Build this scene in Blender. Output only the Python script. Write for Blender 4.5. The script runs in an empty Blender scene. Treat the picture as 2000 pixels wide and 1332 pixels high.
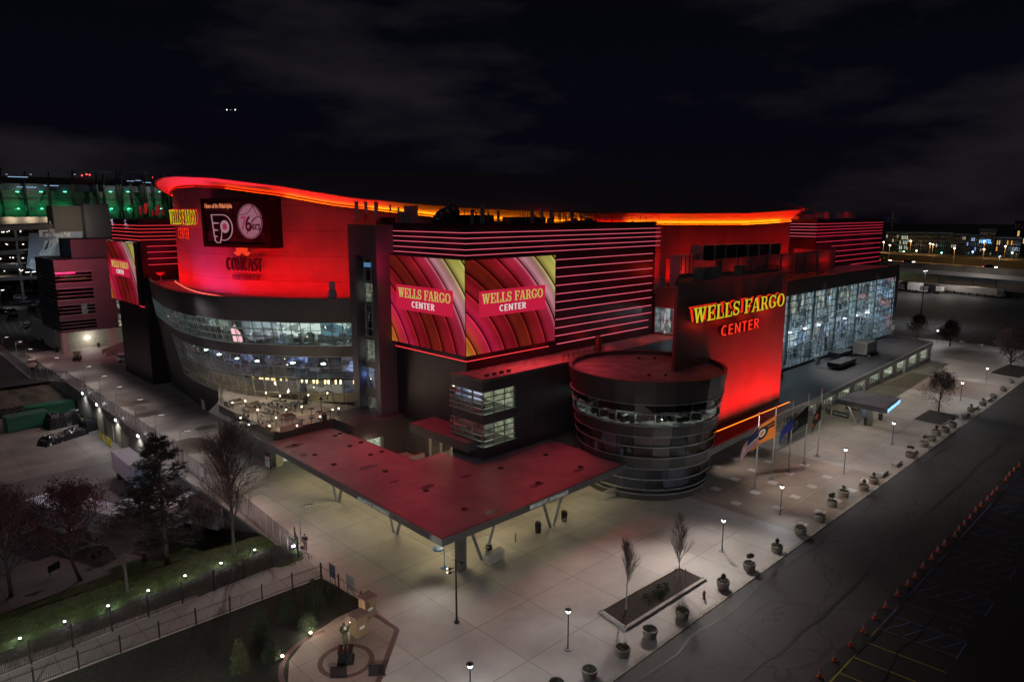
import bpy, math, random
import numpy as np
from mathutils import Vector, Matrix
R_ = math.radians
SC = bpy.context.scene
COL = SC.collection
random.seed(7)
# ------------------------------------------------------------------ camera
FPX, CX, CY, HC = 1380.0, 1000.0, 666.0, 34.0
PIT = math.atan(250 / FPX)
AZ = math.atan(1450 / math.hypot(FPX, 250))
Fv = Vector((math.cos(AZ) * math.cos(PIT), math.sin(AZ) * math.cos(PIT), -math.sin(PIT)))
Rv = Vector((math.sin(AZ), -math.cos(AZ), 0))
Uv = Rv.cross(Fv)
cd = bpy.data.cameras.new('camera')
cd.sensor_width = 36
cd.lens = FPX * 36 / 2000
cd.clip_start = 0.5
cd.clip_end = 6000
cam = bpy.data.objects.new('camera', cd)
COL.objects.link(cam)
M = Matrix((Rv, Uv, -Fv)).transposed().to_4x4()
M.translation = Vector((0, 0, HC))
cam.matrix_world = M
SC.camera = cam
# ------------------------------------------------------------------ world, added ambient sun lamp, exposure
w = bpy.data.worlds.new("World"); SC.world = w; w.use_nodes = True
nt = w.node_tree; N = nt.nodes; L = nt.links
bg = N['Background']
tc = N.new('ShaderNodeTexCoord')
mp = N.new('ShaderNodeMapping'); mp.inputs['Scale'].default_value = (1.0, 1.0, 3.6); mp.inputs['Location'].default_value = (.35, .1, .0)
L.new(tc.outputs['Generated'], mp.inputs['Vector'])
nz = N.new('ShaderNodeTexNoise'); nz.inputs['Scale'].default_value = 2.3; nz.inputs['Detail'].default_value = 6; nz.inputs['Roughness'].default_value = .55
L.new(mp.outputs['Vector'], nz.inputs['Vector'])
cr = N.new('ShaderNodeValToRGB')
cr.color_ramp.elements[0].position = .47; cr.color_ramp.elements[0].color = (0, 0, 0, 1)
cr.color_ramp.elements[1].position = .78; cr.color_ramp.elements[1].color = (1, 1, 1, 1)
L.new(nz.outputs['Fac'], cr.inputs['Fac'])
sp = N.new('ShaderNodeSeparateXYZ'); L.new(tc.outputs['Generated'], sp.inputs[0])
hr = N.new('ShaderNodeValToRGB')
e = hr.color_ramp.elements
e[0].position = 0.0; e[0].color = (.0028, .0022, .0042, 1)
e[1].position = .42; e[1].color = (.0010, .0010, .0020, 1)
e2 = hr.color_ramp.elements.new(.14); e2.color = (.0018, .0018, .0046, 1)
L.new(sp.outputs['Z'], hr.inputs['Fac'])
mx = N.new('ShaderNodeMixRGB'); mx.inputs['Color2'].default_value = (.0185, .0160, .0175, 1)
L.new(cr.outputs['Color'], mx.inputs['Fac']); L.new(hr.outputs['Color'], mx.inputs['Color1'])
L.new(mx.outputs['Color'], bg.inputs['Color']); bg.inputs['Strength'].default_value = 1.0
sd = bpy.data.lights.new('ambient_fill', 'SUN'); sd.energy = .12; sd.angle = R_(30); sd.color = (.80, .84, 1.0)  # unseen sun lamp, added as ambient fill for the walls
so = bpy.data.objects.new('ambient_fill', sd); COL.objects.link(so)
so.rotation_euler = Vector((.60, .48, -.64)).to_track_quat('-Z', 'Y').to_euler()
SC.view_settings.view_transform = 'Standard'
SC.view_settings.look = 'None'
SC.view_settings.exposure = 0
SC.view_settings.gamma = 1
SC.render.engine = 'CYCLES'
cy = SC.cycles
cy.use_denoising = True
cy.max_bounces = 5; cy.diffuse_bounces = 2; cy.glossy_bounces = 3; cy.transparent_max_bounces = 12; cy.transmission_bounces = 3
cy.sample_clamp_indirect = 2.0
cy.sample_clamp_direct = 12.0
cy.caustics_reflective = False; cy.caustics_refractive = False

# ------------------------------------------------------------------ projecting helpers (used to measure positions)
def ray(px, py): return Fv + Rv * ((px - CX) / FPX) - Uv * ((py - CY) / FPX)
O = Vector((0, 0, HC))
def G(px, py, z=0.0):
    d = ray(px, py); return O + d * ((z - HC) / d.z)
def GX(px, py, X): d = ray(px, py); return O + d * (X / d.x)
def GY(px, py, Y): d = ray(px, py); return O + d * (Y / d.y)

# ------------------------------------------------------------------ mesh builder
class MB:
    def __init__(s): s.v = []; s.f = []; s.m = []; s.cm = 0
    def mat(s, i): s.cm = i; return s
    def add(s, vs, fs):
        o = len(s.v); s.v += [tuple(p) for p in vs]
        for q in fs: s.f.append(tuple(o + i for i in q)); s.m.append(s.cm)
        return s
    def box(s, x0, x1, y0, y1, z0, z1):
        v = [(x, y, z) for z in (z0, z1) for y in (y0, y1) for x in (x0, x1)]
        return s.add(v, [(0, 2, 3, 1), (4, 5, 7, 6), (0, 1, 5, 4), (2, 6, 7, 3), (0, 4, 6, 2), (1, 3, 7, 5)])
    def ob(s, c, sz, rz=0.0, tilt=None):
        h = [q / 2 for q in sz]; m = Matrix.Rotation(rz, 3, 'Z')
        if tilt: m = m @ Matrix.Rotation(tilt[0], 3, tilt[1])
        v = [Vector(c) + m @ Vector((x * h[0], y * h[1], z * h[2])) for z in (-1, 1) for y in (-1, 1) for x in (-1, 1)]
        return s.add(v, [(0, 2, 3, 1), (4, 5, 7, 6), (0, 1, 5, 4), (2, 6, 7, 3), (0, 4, 6, 2), (1, 3, 7, 5)])
    def tube(s, a, b, r0, r1=None, n=6, cap=True):
        if r1 is None: r1 = r0
        a = Vector(a); b = Vector(b); d = (b - a)
        if d.length < 1e-6: return s
        d.normalize(); u = d.orthogonal().normalized(); w_ = d.cross(u)
        v = []
        for p, r in ((a, r0), (b, r1)):
            for k in range(n):
                t = 2 * math.pi * k / n; v.append(p + (u * math.cos(t) + w_ * math.sin(t)) * r)
        fs = [(k, (k + 1) % n, n + (k + 1) % n, n + k) for k in range(n)]
        if cap: fs += [tuple(range(n))[::-1], tuple(range(n, 2 * n))]
        return s.add(v, fs)
    def lathe(s, prof, c=(0, 0, 0), n=24, capb=True, capt=True):
        v = []; 
        for r, z in prof:
            for k in range(n):
                t = 2 * math.pi * k / n; v.append((c[0] + r * math.cos(t), c[1] + r * math.sin(t), c[2] + z))
        fs = []
        for j in range(len(prof) - 1):
            for k in range(n):
                a = j * n + k; b = j * n + (k + 1) % n; fs.append((a, b, b + n, a + n))
        if capb: fs.append(tuple(range(n))[::-1])
        if capt: fs.append(tuple(range((len(prof) - 1) * n, len(prof) * n)))
        return s.add(v, fs)
    def prism(s, pts, z0, z1):
        n = len(pts); v = [(p[0], p[1], z0) for p in pts] + [(p[0], p[1], z1) for p in pts]
        return s.add(v, [tuple(range(n))[::-1], tuple(range(n, 2 * n))] + [(k, (k + 1) % n, n + (k + 1) % n, n + k) for k in range(n)])
    def quad(s, a, b, c, d): return s.add([a, b, c, d], [(0, 1, 2, 3)])
    def grid(s, rows):
        n = len(rows[0]); v = [p for r in rows for p in r]; fs = []
        for j in range(len(rows) - 1):
            for k in range(n - 1): a = j * n + k; fs.append((a, a + 1, a + n + 1, a + n))
        return s.add(v, fs)
    def build(s, name, mats, parent=None, smooth=False, off=(0, 0, 0)):
        me = bpy.data.meshes.new(name)
        ox, oy, oz = off
        me.from_pydata([(x - ox, y - oy, z - oz) for x, y, z in s.v], [], s.f)
        if not isinstance(mats, (list, tuple)): mats = [mats]
        for m in mats: me.materials.append(m)
        if len(mats) > 1: me.polygons.foreach_set('material_index', s.m)
        if smooth: me.polygons.foreach_set('use_smooth', [True] * len(me.polygons))
        me.update()
        o = bpy.data.objects.new(name, me); COL.objects.link(o)
        if parent: o.parent = parent
        return o
def tag(o, label, cat, group=None):
    o['label'] = label; o['category'] = cat
    if group: o['group'] = group
    return o
def thing(name, label, cat, loc=(0, 0, 0), rz=0, group=None):
    o = bpy.data.objects.new(name, None); COL.objects.link(o); o.empty_display_size = .3
    o.location = loc; o.rotation_euler = (0, 0, rz); return tag(o, label, cat, group)
def struct(name, mb, m, kind='structure', smooth=False):
    o = mb.build(name, m, None, smooth); o['kind'] = kind; return o
def dup(o, parent=None, loc=None, rz=None, sc=None):
    c = o.copy(); COL.objects.link(c)
    if parent: c.parent = parent
    if loc is not None: c.location = loc
    if rz is not None: c.rotation_euler = (0, 0, rz)
    if sc is not None: c.scale = (sc, sc, sc)
    for ch in list(o.children): dup(ch, c)
    return c
def light(kind, name, loc, energy, color, parent=None, size=.2, target=None, spot=None, blend=.5, size_y=None, woff=None):
    d = bpy.data.lights.new(name, kind); d.energy = energy; d.color = color
    if kind == 'AREA':
        d.size = size
        if size_y: d.shape = 'RECTANGLE'; d.size_y = size_y
    else: d.shadow_soft_size = size
    if kind == 'SPOT': d.spot_size = R_(spot or 120); d.spot_blend = blend
    o = bpy.data.objects.new(name, d); COL.objects.link(o)
    loc = Vector(loc)
    if woff is not None: loc_l = loc - Vector(woff)
    else: loc_l = loc
    o.location = loc_l
    if target is not None: o.rotation_euler = (Vector(target) - loc).to_track_quat('-Z', 'Y').to_euler()
    if parent: o.parent = parent
    return o

# ------------------------------------------------------------------ materials
def nm(name):
    m = bpy.data.materials.new(name); m.use_nodes = True; nt = m.node_tree
    return m, nt, nt.nodes, nt.links, nt.nodes['Principled BSDF']
def mat(name, col, rough=.6, metal=0.0, amt=.25, scale=3.0, bump=0.0, bscale=None, detail=5, col2=None, spec=None, stretch=None):
    m, nt, N, L, b = nm(name)
    b.inputs['Roughness'].default_value = rough; b.inputs['Metallic'].default_value = metal
    if spec is not None: b.inputs['Specular IOR Level'].default_value = spec
    tc = N.new('ShaderNodeTexCoord'); src = tc.outputs['Object']
    if stretch:
        mp = N.new('ShaderNodeMapping'); mp.inputs['Scale'].default_value = stretch; L.new(src, mp.inputs['Vector']); src = mp.outputs['Vector']
    n = N.new('ShaderNodeTexNoise'); n.inputs['Scale'].default_value = scale; n.inputs['Detail'].default_value = detail
    L.new(src, n.inputs['Vector'])
    r = N.new('ShaderNodeValToRGB'); r.color_ramp.elements[0].position = .3; r.color_ramp.elements[1].position = .7
    c2 = col2 or tuple(min(1, c * (1 + amt)) for c in col); c1 = tuple(c * (1 - amt) for c in col)
    r.color_ramp.elements[0].color = (*c1, 1); r.color_ramp.elements[1].color = (*c2, 1)
    L.new(n.outputs['Fac'], r.inputs['Fac']); L.new(r.outputs['Color'], b.inputs['Base Color'])
    if bump:
        n2 = N.new('ShaderNodeTexNoise'); n2.inputs['Scale'].default_value = bscale or scale * 6; n2.inputs['Detail'].default_value = 4
        L.new(src, n2.inputs['Vector'])
        bp = N.new('ShaderNodeBump'); bp.inputs['Strength'].default_value = bump; bp.inputs['Distance'].default_value = .05
        L.new(n2.outputs['Fac'], bp.inputs['Height']); L.new(bp.outputs['Normal'], b.inputs['Normal'])
    return m
def emat(name, col, st=1.0):
    m = bpy.data.materials.new(name); m.use_nodes = True; N = m.node_tree.nodes; L = m.node_tree.links
    N.remove(N['Principled BSDF']); e = N.new('ShaderNodeEmission'); e.inputs['Color'].default_value = (*col, 1); e.inputs['Strength'].default_value = st
    L.new(e.outputs[0], N['Material Output'].inputs['Surface']); return m
def glassmat(name, tint=(.8, .9, .9), refl=.12, rough=.03):
    m = bpy.data.materials.new(name); m.use_nodes = True; N = m.node_tree.nodes; L = m.node_tree.links
    N.remove(N['Principled BSDF'])
    t = N.new('ShaderNodeBsdfTransparent'); t.inputs['Color'].default_value = (*tint, 1)
    g = N.new('ShaderNodeBsdfGlossy'); g.inputs['Roughness'].default_value = rough
    fr = N.new('ShaderNodeLayerWeight'); fr.inputs['Blend'].default_value = .35
    ma = N.new('ShaderNodeMath'); ma.operation = 'MULTIPLY_ADD'; ma.inputs[1].default_value = .6; ma.inputs[2].default_value = refl
    L.new(fr.outputs['Fresnel'], ma.inputs[0])
    x = N.new('ShaderNodeMixShader'); L.new(ma.outputs[0], x.inputs[0]); L.new(t.outputs[0], x.inputs[1]); L.new(g.outputs[0], x.inputs[2])
    L.new(x.outputs[0], N['Material Output'].inputs['Surface']); return m
def roommat(name, cols, st, cell=(.8, .8, .8), seed=0.0, dark=.25):  # room lamplight is put into the surface as glow
    """a lit room's far wall: shelves, doors, screens and bare wall of different brightness"""
    m = bpy.data.materials.new(name); m.use_nodes = True; N = m.node_tree.nodes; L = m.node_tree.links
    N.remove(N['Principled BSDF'])
    tc = N.new('ShaderNodeTexCoord')
    mp = N.new('ShaderNodeMapping'); mp.inputs['Scale'].default_value = cell; mp.inputs['Location'].default_value = (seed, seed * 1.7, seed * .3)
    L.new(tc.outputs['Object'], mp.inputs['Vector'])
    v = N.new('ShaderNodeTexVoronoi'); v.distance = 'CHEBYCHEV'; v.inputs['Scale'].default_value = 1; v.inputs['Randomness'].default_value = .85
    L.new(mp.outputs['Vector'], v.inputs['Vector'])
    v2 = N.new('ShaderNodeTexVoronoi'); v2.distance = 'CHEBYCHEV'; v2.inputs['Scale'].default_value = 3.1
    L.new(mp.outputs['Vector'], v2.inputs['Vector'])
    sp = N.new('ShaderNodeSeparateXYZ'); L.new(v.outputs['Color'], sp.inputs[0])
    r = N.new('ShaderNodeValToRGB'); r.color_ramp.interpolation = 'CONSTANT'
    els = r.color_ramp.elements
    for i, c in enumerate(cols):
        p = i / len(cols)
        if i == 0: els[0].position = 0; els[0].color = (*c, 1)
        elif i == 1: els[1].position = p; els[1].color = (*c, 1)
        else: q = els.new(p); q.color = (*c, 1)
    L.new(sp.outputs['X'], r.inputs['Fac'])
    s2 = N.new('ShaderNodeSeparateXYZ'); L.new(v2.outputs['Color'], s2.inputs[0])
    ma = N.new('ShaderNodeMapRange'); ma.inputs['From Min'].default_value = .35; ma.inputs['From Max'].default_value = .55; ma.inputs['To Min'].default_value = dark
    L.new(s2.outputs['Y'], ma.inputs['Value'])
    e = N.new('ShaderNodeEmission'); L.new(r.outputs['Color'], e.inputs['Color'])
    mm = N.new('ShaderNodeMath'); mm.operation = 'MULTIPLY'; mm.inputs[1].default_value = st; L.new(ma.outputs[0], mm.inputs[0])
    L.new(mm.outputs[0], e.inputs['Strength']); L.new(e.outputs[0], N['Material Output'].inputs['Surface']); return m

def panelmat(name, col, rough, metal, pu, pv, joint=.012, amt=.12, jdark=.45):
    """metal or concrete panels with thin joints; pu, pv = panel size along ground and up"""
    m, nt, N, L, b = nm(name)
    b.inputs['Roughness'].default_value = rough; b.inputs['Metallic'].default_value = metal
    g = N.new('ShaderNodeNewGeometry'); sp = N.new('ShaderNodeSeparateXYZ'); L.new(g.outputs['Position'], sp.inputs[0])
    ad = N.new('ShaderNodeMath'); ad.operation = 'ADD'; L.new(sp.outputs['X'], ad.inputs[0]); L.new(sp.outputs['Y'], ad.inputs[1])
    cb = N.new('ShaderNodeCombineXYZ'); L.new(ad.outputs[0], cb.inputs['X']); L.new(sp.outputs['Z'], cb.inputs['Y'])
    br = N.new('ShaderNodeTexBrick'); br.offset = 0; br.inputs['Scale'].default_value = 1
    br.inputs['Brick Width'].default_value = pu; br.inputs['Row Height'].default_value = pv; br.inputs['Mortar Size'].default_value = joint
    br.inputs['Color1'].default_value = (*[c * (1 - amt) for c in col], 1); br.inputs['Color2'].default_value = (*[c * (1 + amt) for c in col], 1)
    br.inputs['Mortar'].default_value = (*[c * jdark for c in col], 1); br.inputs['Mortar Smooth'].default_value = .1
    L.new(cb.outputs[0], br.inputs['Vector'])
    n = N.new('ShaderNodeTexNoise'); n.inputs['Scale'].default_value = .35; n.inputs['Detail'].default_value = 4; L.new(g.outputs['Position'], n.inputs['Vector'])
    mr = N.new('ShaderNodeMapRange'); mr.inputs['To Min'].default_value = .72; mr.inputs['To Max'].default_value = 1.25; L.new(n.outputs['Fac'], mr.inputs['Value'])
    mx = N.new('ShaderNodeVectorMath'); mx.operation = 'SCALE'; L.new(br.outputs['Color'], mx.inputs[0]); L.new(mr.outputs[0], mx.inputs['Scale'])
    L.new(mx.outputs[0], b.inputs['Base Color']); return m

def pavemat(name, col, sx, sy, joint=.03, amt=.10, jdark=.55, stain=.35, squares=None, ox=0.0, oy=0.0):
    m, nt, N, L, b = nm(name); b.inputs['Roughness'].default_value = .62
    g = N.new('ShaderNodeNewGeometry')
    mp = N.new('ShaderNodeMapping'); mp.inputs['Location'].default_value = (ox, oy, 0); L.new(g.outputs['Position'], mp.inputs['Vector'])
    br = N.new('ShaderNodeTexBrick'); br.offset = 0; br.inputs['Scale'].default_value = 1
    br.inputs['Brick Width'].default_value = sx; br.inputs['Row Height'].default_value = sy; br.inputs['Mortar Size'].default_value = joint; br.inputs['Mortar Smooth'].default_value = .2
    br.inputs['Color1'].default_value = (*[c * (1 - amt) for c in col], 1); br.inputs['Color2'].default_value = (*[c * (1 + amt) for c in col], 1)
    br.inputs['Mortar'].default_value = (*[c * jdark for c in col], 1)
    L.new(mp.outputs[0], br.inputs['Vector'])
    out = br.outputs['Color']
    n = N.new('ShaderNodeTexNoise'); n.inputs['Scale'].default_value = .16; n.inputs['Detail'].default_value = 7; n.inputs['Roughness'].default_value = .62; L.new(g.outputs['Position'], n.inputs['Vector'])
    mr = N.new('ShaderNodeMapRange'); mr.inputs['From Min'].default_value = .3; mr.inputs['From Max'].default_value = .7
    mr.inputs['To Min'].default_value = 1 - stain; mr.inputs['To Max'].default_value = 1.15; L.new(n.outputs['Fac'], mr.inputs['Value'])
    n3 = N.new('ShaderNodeTexNoise'); n3.inputs['Scale'].default_value = 14; n3.inputs['Detail'].default_value = 4; L.new(g.outputs['Position'], n3.inputs['Vector'])
    m3 = N.new('ShaderNodeMapRange'); m3.inputs['To Min'].default_value = .86; m3.inputs['To Max'].default_value = 1.14; L.new(n3.outputs['Fac'], m3.inputs['Value'])
    # small dark gum spots
    vo = N.new('ShaderNodeTexVoronoi'); vo.inputs['Scale'].default_value = .9; L.new(g.outputs['Position'], vo.inputs['Vector'])
    vm = N.new('ShaderNodeMapRange'); vm.inputs['From Min'].default_value = .035; vm.inputs['From Max'].default_value = .07; vm.inputs['To Min'].default_value = .7; L.new(vo.outputs['Distance'], vm.inputs['Value'])
    k = N.new('ShaderNodeMath'); k.operation = 'MULTIPLY'; L.new(mr.outputs[0], k.inputs[0]); L.new(m3.outputs[0], k.inputs[1])
    k2 = N.new('ShaderNodeMath'); k2.operation = 'MULTIPLY'; L.new(k.outputs[0], k2.inputs[0]); L.new(vm.outputs[0], k2.inputs[1])
    mx = N.new('ShaderNodeVectorMath'); mx.operation = 'SCALE'; L.new(out, mx.inputs[0]); L.new(k2.outputs[0], mx.inputs['Scale'])
    L.new(mx.outputs[0], b.inputs['Base Color'])
    bp = N.new('ShaderNodeBump'); bp.inputs['Strength'].default_value = .25; bp.inputs['Distance'].default_value = .02; L.new(n3.outputs['Fac'], bp.inputs['Height']); L.new(bp.outputs['Normal'], b.inputs['Normal'])
    return m

def asphaltmat(name, col, crack=True, amt=.35):
    m, nt, N, L, b = nm(name); b.inputs['Roughness'].default_value = .7
    g = N.new('ShaderNodeNewGeometry')
    n = N.new('ShaderNodeTexNoise'); n.inputs['Scale'].default_value = .12; n.inputs['Detail'].default_value = 8; n.inputs['Roughness'].default_value = .65; L.new(g.outputs['Position'], n.inputs['Vector'])
    mr = N.new('ShaderNodeMapRange'); mr.inputs['From Min'].default_value = .32; mr.inputs['From Max'].default_value = .68; mr.inputs['To Min'].default_value = 1 - amt; mr.inputs['To Max'].default_value = 1 + amt; L.new(n.outputs['Fac'], mr.inputs['Value'])
    fine = N.new('ShaderNodeTexNoise'); fine.inputs['Scale'].default_value = 22; fine.inputs['Detail'].default_value = 3; L.new(g.outputs['Position'], fine.inputs['Vector'])
    mf = N.new('ShaderNodeMapRange'); mf.inputs['To Min'].default_value = .8; mf.inputs['To Max'].default_value = 1.2; L.new(fine.outputs['Fac'], mf.inputs['Value'])
    k = N.new('ShaderNodeMath'); k.operation = 'MULTIPLY'; L.new(mr.outputs[0], k.inputs[0]); L.new(mf.outputs[0], k.inputs[1])
    last = k
    if crack:
        wn = N.new('ShaderNodeTexNoise'); wn.inputs['Scale'].default_value = .35; wn.inputs['Detail'].default_value = 6; L.new(g.outputs['Position'], wn.inputs['Vector'])
        va = N.new('ShaderNodeVectorMath'); va.operation = 'SCALE'; va.inputs['Scale'].default_value = 2.6; L.new(wn.outputs['Color'], va.inputs[0])
        vb = N.new('ShaderNodeVectorMath'); vb.operation = 'ADD'; L.new(va.outputs[0], vb.inputs[0]); L.new(g.outputs['Position'], vb.inputs[1])
        mp = N.new('ShaderNodeMapping'); mp.inputs['Scale'].default_value = (.13, .22, .2); L.new(vb.outputs[0], mp.inputs['Vector'])
        vo = N.new('ShaderNodeTexVoronoi'); vo.feature = 'DISTANCE_TO_EDGE'; vo.inputs['Scale'].default_value = 1; L.new(mp.outputs[0], vo.inputs['Vector'])
        vm = N.new('ShaderNodeMapRange'); vm.inputs['From Min'].default_value = .006; vm.inputs['From Max'].default_value = .022; vm.inputs['To Min'].default_value = .28; L.new(vo.outputs['Distance'], vm.inputs['Value'])
        k2 = N.new('ShaderNodeMath'); k2.operation = 'MULTIPLY'; L.new(k.outputs[0], k2.inputs[0]); L.new(vm.outputs[0], k2.inputs[1]); last = k2
    cc = N.new('ShaderNodeVectorMath'); cc.operation = 'SCALE'; cc.inputs[0].default_value = col; L.new(last.outputs[0], cc.inputs['Scale'])
    L.new(cc.outputs[0], b.inputs['Base Color'])
    bp = N.new('ShaderNodeBump'); bp.inputs['Strength'].default_value = .3; bp.inputs['Distance'].default_value = .02; L.new(fine.outputs['Fac'], bp.inputs['Height']); L.new(bp.outputs['Normal'], b.inputs['Normal'])
    return m

mClad = panelmat('charcoal_cladding', (.085, .080, .085), .42, .2, 3.1, 2.4)
mCladL = panelmat('grey_cladding', (.19, .18, .18), .45, .3, 2.2, 6.0)
mDrum = panelmat('pale_metal_wall', (.26, .24, .26), .46, .1, 60.0, 3.9, joint=.035, amt=.10, jdark=.35)
mRoof = mat('dark_roof_membrane', (.030, .028, .032), .75, amt=.2, scale=.2)
mSoffit = mat('white_soffit', (.6, .6, .6), .6, amt=.03, scale=.3)
mDeck = mat('roof_ballast', (.24, .22, .22), .85, amt=.4, scale=1.2, bump=.4)
mFascia = mat('grey_fascia_metal', (.15, .148, .145), .45, .3, amt=.1, scale=.7)
mMull = mat('silver_mullion', (.42, .45, .45), .4, .5, amt=.08)
mMullD = mat('dark_mullion', (.06, .06, .065), .4, .4, amt=.1)
mGlass = glassmat('window_glass')
mGlassD = glassmat('tinted_glass', (.22, .23, .26), .10)
mRail = glassmat('railing_glass', (.88, .9, .9), .05)
mPost = mat('galvanised_post', (.30, .31, .32), .45, .6, amt=.15)
mBlack = mat('black_metal', (.018, .018, .02), .5, .3, amt=.2)
mConc = mat('pale_concrete', (.42, .39, .35), .8, amt=.14, scale=2.5, bump=.3)
mConcD = mat('weathered_concrete', (.20, .185, .17), .85, amt=.3, scale=.6, bump=.3)
mWhite = mat('white_paint', (.75, .75, .75), .5, amt=.04)
mSteel = mat('galvanised_steel', (.50, .50, .48), .4, .5, amt=.15)
# ================================================================== ground
ground = MB(); ground.quad((-400, -700, -.12), (2600, -700, -.12), (2600, 30.0, -.12), (-400, 30.0, -.12))
ground.quad((-400, 30, -.12), (4, 30, -.12), (4, 2600, -.12), (-400, 2600, -.12))
ground.quad((32.2, 62, -.12), (2600, 62, -.12), (2600, 2600, -.12), (32.2, 2600, -.12))
ground.quad((4, 168, -.12), (32.2, 168, -.12), (32.2, 2600, -.12), (4, 2600, -.12))
ground.quad((4, 30, -.12), (2600, 30, -.12), (2600, 62, -.12), (4, 62, -.12))
mGround = asphaltmat('dark_asphalt', (.035, .034, .036), crack=False, amt=.3)
struct('ground', ground, mGround)
KY = 28.5
mPlaza = pavemat('concrete_paving', (.42, .385, .35), 6.1, 6.1, joint=.030, amt=.09, jdark=.38, stain=.30, ox=1.4, oy=2.0)
pl = MB()
pl.prism([(-40, KY + .35), (215, KY + .35), (215, 66), (112, 66), (112, 110), (30, 110), (30.2, 62.2), (4.5, 62.2), (4.5, 45), (-40, 45)], -.3, 0)
struct('plaza', pl, mPlaza)
pl2 = MB(); pl2.prism([(32.6, 110.01), (112, 110.01), (112, 206), (32.6, 206)], -.3, 0)
struct('service_plaza', pl2, pavemat('service_concrete', (.30, .275, .265), 12.0, 12.0, joint=.03, amt=.04, jdark=.6, stain=.45))
# browner paving bay with pale squares beside the rotunda
bx0, bx1 = G(1240, 1040).x + 6, G(1560, 905).x + 6
by = pavemat('tan_paving', (.27, .215, .17), 7.4, 7.4, joint=.05, amt=.08, jdark=1.6, stain=.2, ox=.5, oy=3.5)
tb = MB(); P = [G(1345, 978), G(1553, 1052)]
tanx0, tanx1 = 72.0, 96.0
tb.prism([(tanx0, KY + .36), (tanx1, KY + .36), (tanx1, 47.6), (tanx0, 47.6)], .0, .006)
struct('tan_paving_bay', tb, by)
sq = MB(); rs = random.Random(5)
for i in range(5):
    for j in range(5):
        for q in range(1):
            x = tanx0 + 2.4 + i * 4.7 + (j % 2) * 2.3; y = KY + 2.0 + j * 4.0
            if x > tanx1 - 1: continue
            sq.box(x - .55, x + .55, y - .55, y + .55, .006, .012)
struct('pale_paving_squares', sq, mat('pale_paver', (.55, .50, .48), .6, amt=.08))
# tan crossing bands in front of the entrance wing
tb2 = MB(); tb2.prism([(150, KY + .36), (166, KY + .36), (166, 47.2), (150, 47.2)], .0, .006)
struct('tan_paving_band', tb2, mat('tan_brick_paving', (.26, .20, .165), .7, amt=.15, scale=4))
# manhole-like dark patches / wet stains
# kerb
kb = MB(); kb.prism([(-40, KY), (230, KY), (230, KY + .36), (-40, KY + .36)], -.3, .012)
struct('kerb', kb, mat('kerb_stone', (.36, .33, .27), .8, amt=.25, scale=2))
# road
rd = MB(); rd.quad((-60, -2.2, -.14 + .09), (330, -2.2, -.05), (330, KY, -.05), (-60, KY, -.05))
rdm = asphaltmat('worn_asphalt', (.036, .034, .032), True, .4)
RY0 = G(1601, 1320).y + .3   # cone line
ro = MB(); ro.quad((-60, RY0, -.045), (330, RY0, -.045), (330, KY, -.045), (-60, KY, -.045)); struct('road', ro, rdm)
mNewA = asphaltmat('new_asphalt', (.011, .011, .012), False, .3)
ro = MB(); ro.quad((-60, -160, -.045), (900, -160, -.045), (900, RY0, -.045), (-60, RY0, -.045)); struct('parking_lot', ro, mNewA)
# parking lot to the right, beyond the building
LOT = MB(); LOT.quad((200, RY0 + .01, -.07), (620, RY0 + .01, -.07), (620, 330, -.07), (222, 330, -.07))
struct('far_parking_lot', LOT, asphaltmat('faded_asphalt', (.085, .082, .082), False, .25))
# markings
def stripe(mb, a, b, wd, z):
    a = Vector((a[0], a[1], 0)); b = Vector((b[0], b[1], 0)); d = (b - a).normalized(); n = Vector((-d.y, d.x, 0)) * wd / 2
    mb.quad((a + n).to_tuple()[:2] + (z,), (a - n).to_tuple()[:2] + (z,), (b - n).to_tuple()[:2] + (z,), (b + n).to_tuple()[:2] + (z,))
my = MB(); EY = RY0 - 1.1
xs0 = G(1702, 1221).x
p0 = G(1597, 1332); stripe(my, (-20, EY), (xs0, EY), .13, -.028)
SLX = -.0
for k in range(-1, 3):
    x = G(1680, 1248).x - k * 2.75
    stripe(my, (x, EY - .07), (x + .3, EY - 5.6), .11, -.024)
struct('yellow_bay_lines', my, mat('yellow_paint', (.40, .36, .03), .6, amt=.2, scale=9))
mbl = MB(); stripe(mbl, (xs0, EY), (260, EY), .12, -.028)
for k in range(40):
    x = xs0 + k * 2.9
    stripe(mbl, (x, EY - .07), (x + .3, EY - 5.6), .10, -.024)
    if k % 3 == 0:
        stripe(mbl, (x, EY - 5.66), (x + 2.9, EY - 5.66), .12, -.024)
        for q in range(4): stripe(mbl, (x + .15 + q * .2, EY - .4 - q * 1.35), (x + 2.8, EY - 1.5 - q * 1.3), .10, -.020)
    else:
        stripe(mbl, (x + 1.2, EY - 4.2), (x + 1.8, EY - 4.2), .09, -.020); stripe(mbl, (x + 1.45, EY - 4.35), (x + 1.45, EY - 4.9), .09, -.020); stripe(mbl, (x + 1.5, EY - 4.9), (x + 2.0, EY - 4.7), .09, -.020)
struct('blue_bay_lines', mbl, mat('blue_paint', (.09, .13, .30), .6, amt=.25, scale=9))
# faded bay lines on the far lot
fl = MB(); rs = random.Random(3)
for row in range(9):
    for k in range(34):
        x = 205 + row * 17; y = 10 + k * 3.1
        if y > 20 + row * 45 + 120: continue
        stripe(fl, (x, y), (x + 9.5, y + .2), .14, -.016)
struct('faded_bay_lines', fl, mat('faded_white_paint', (.26, .26, .27), .7, amt=.4, scale=2))
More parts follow.
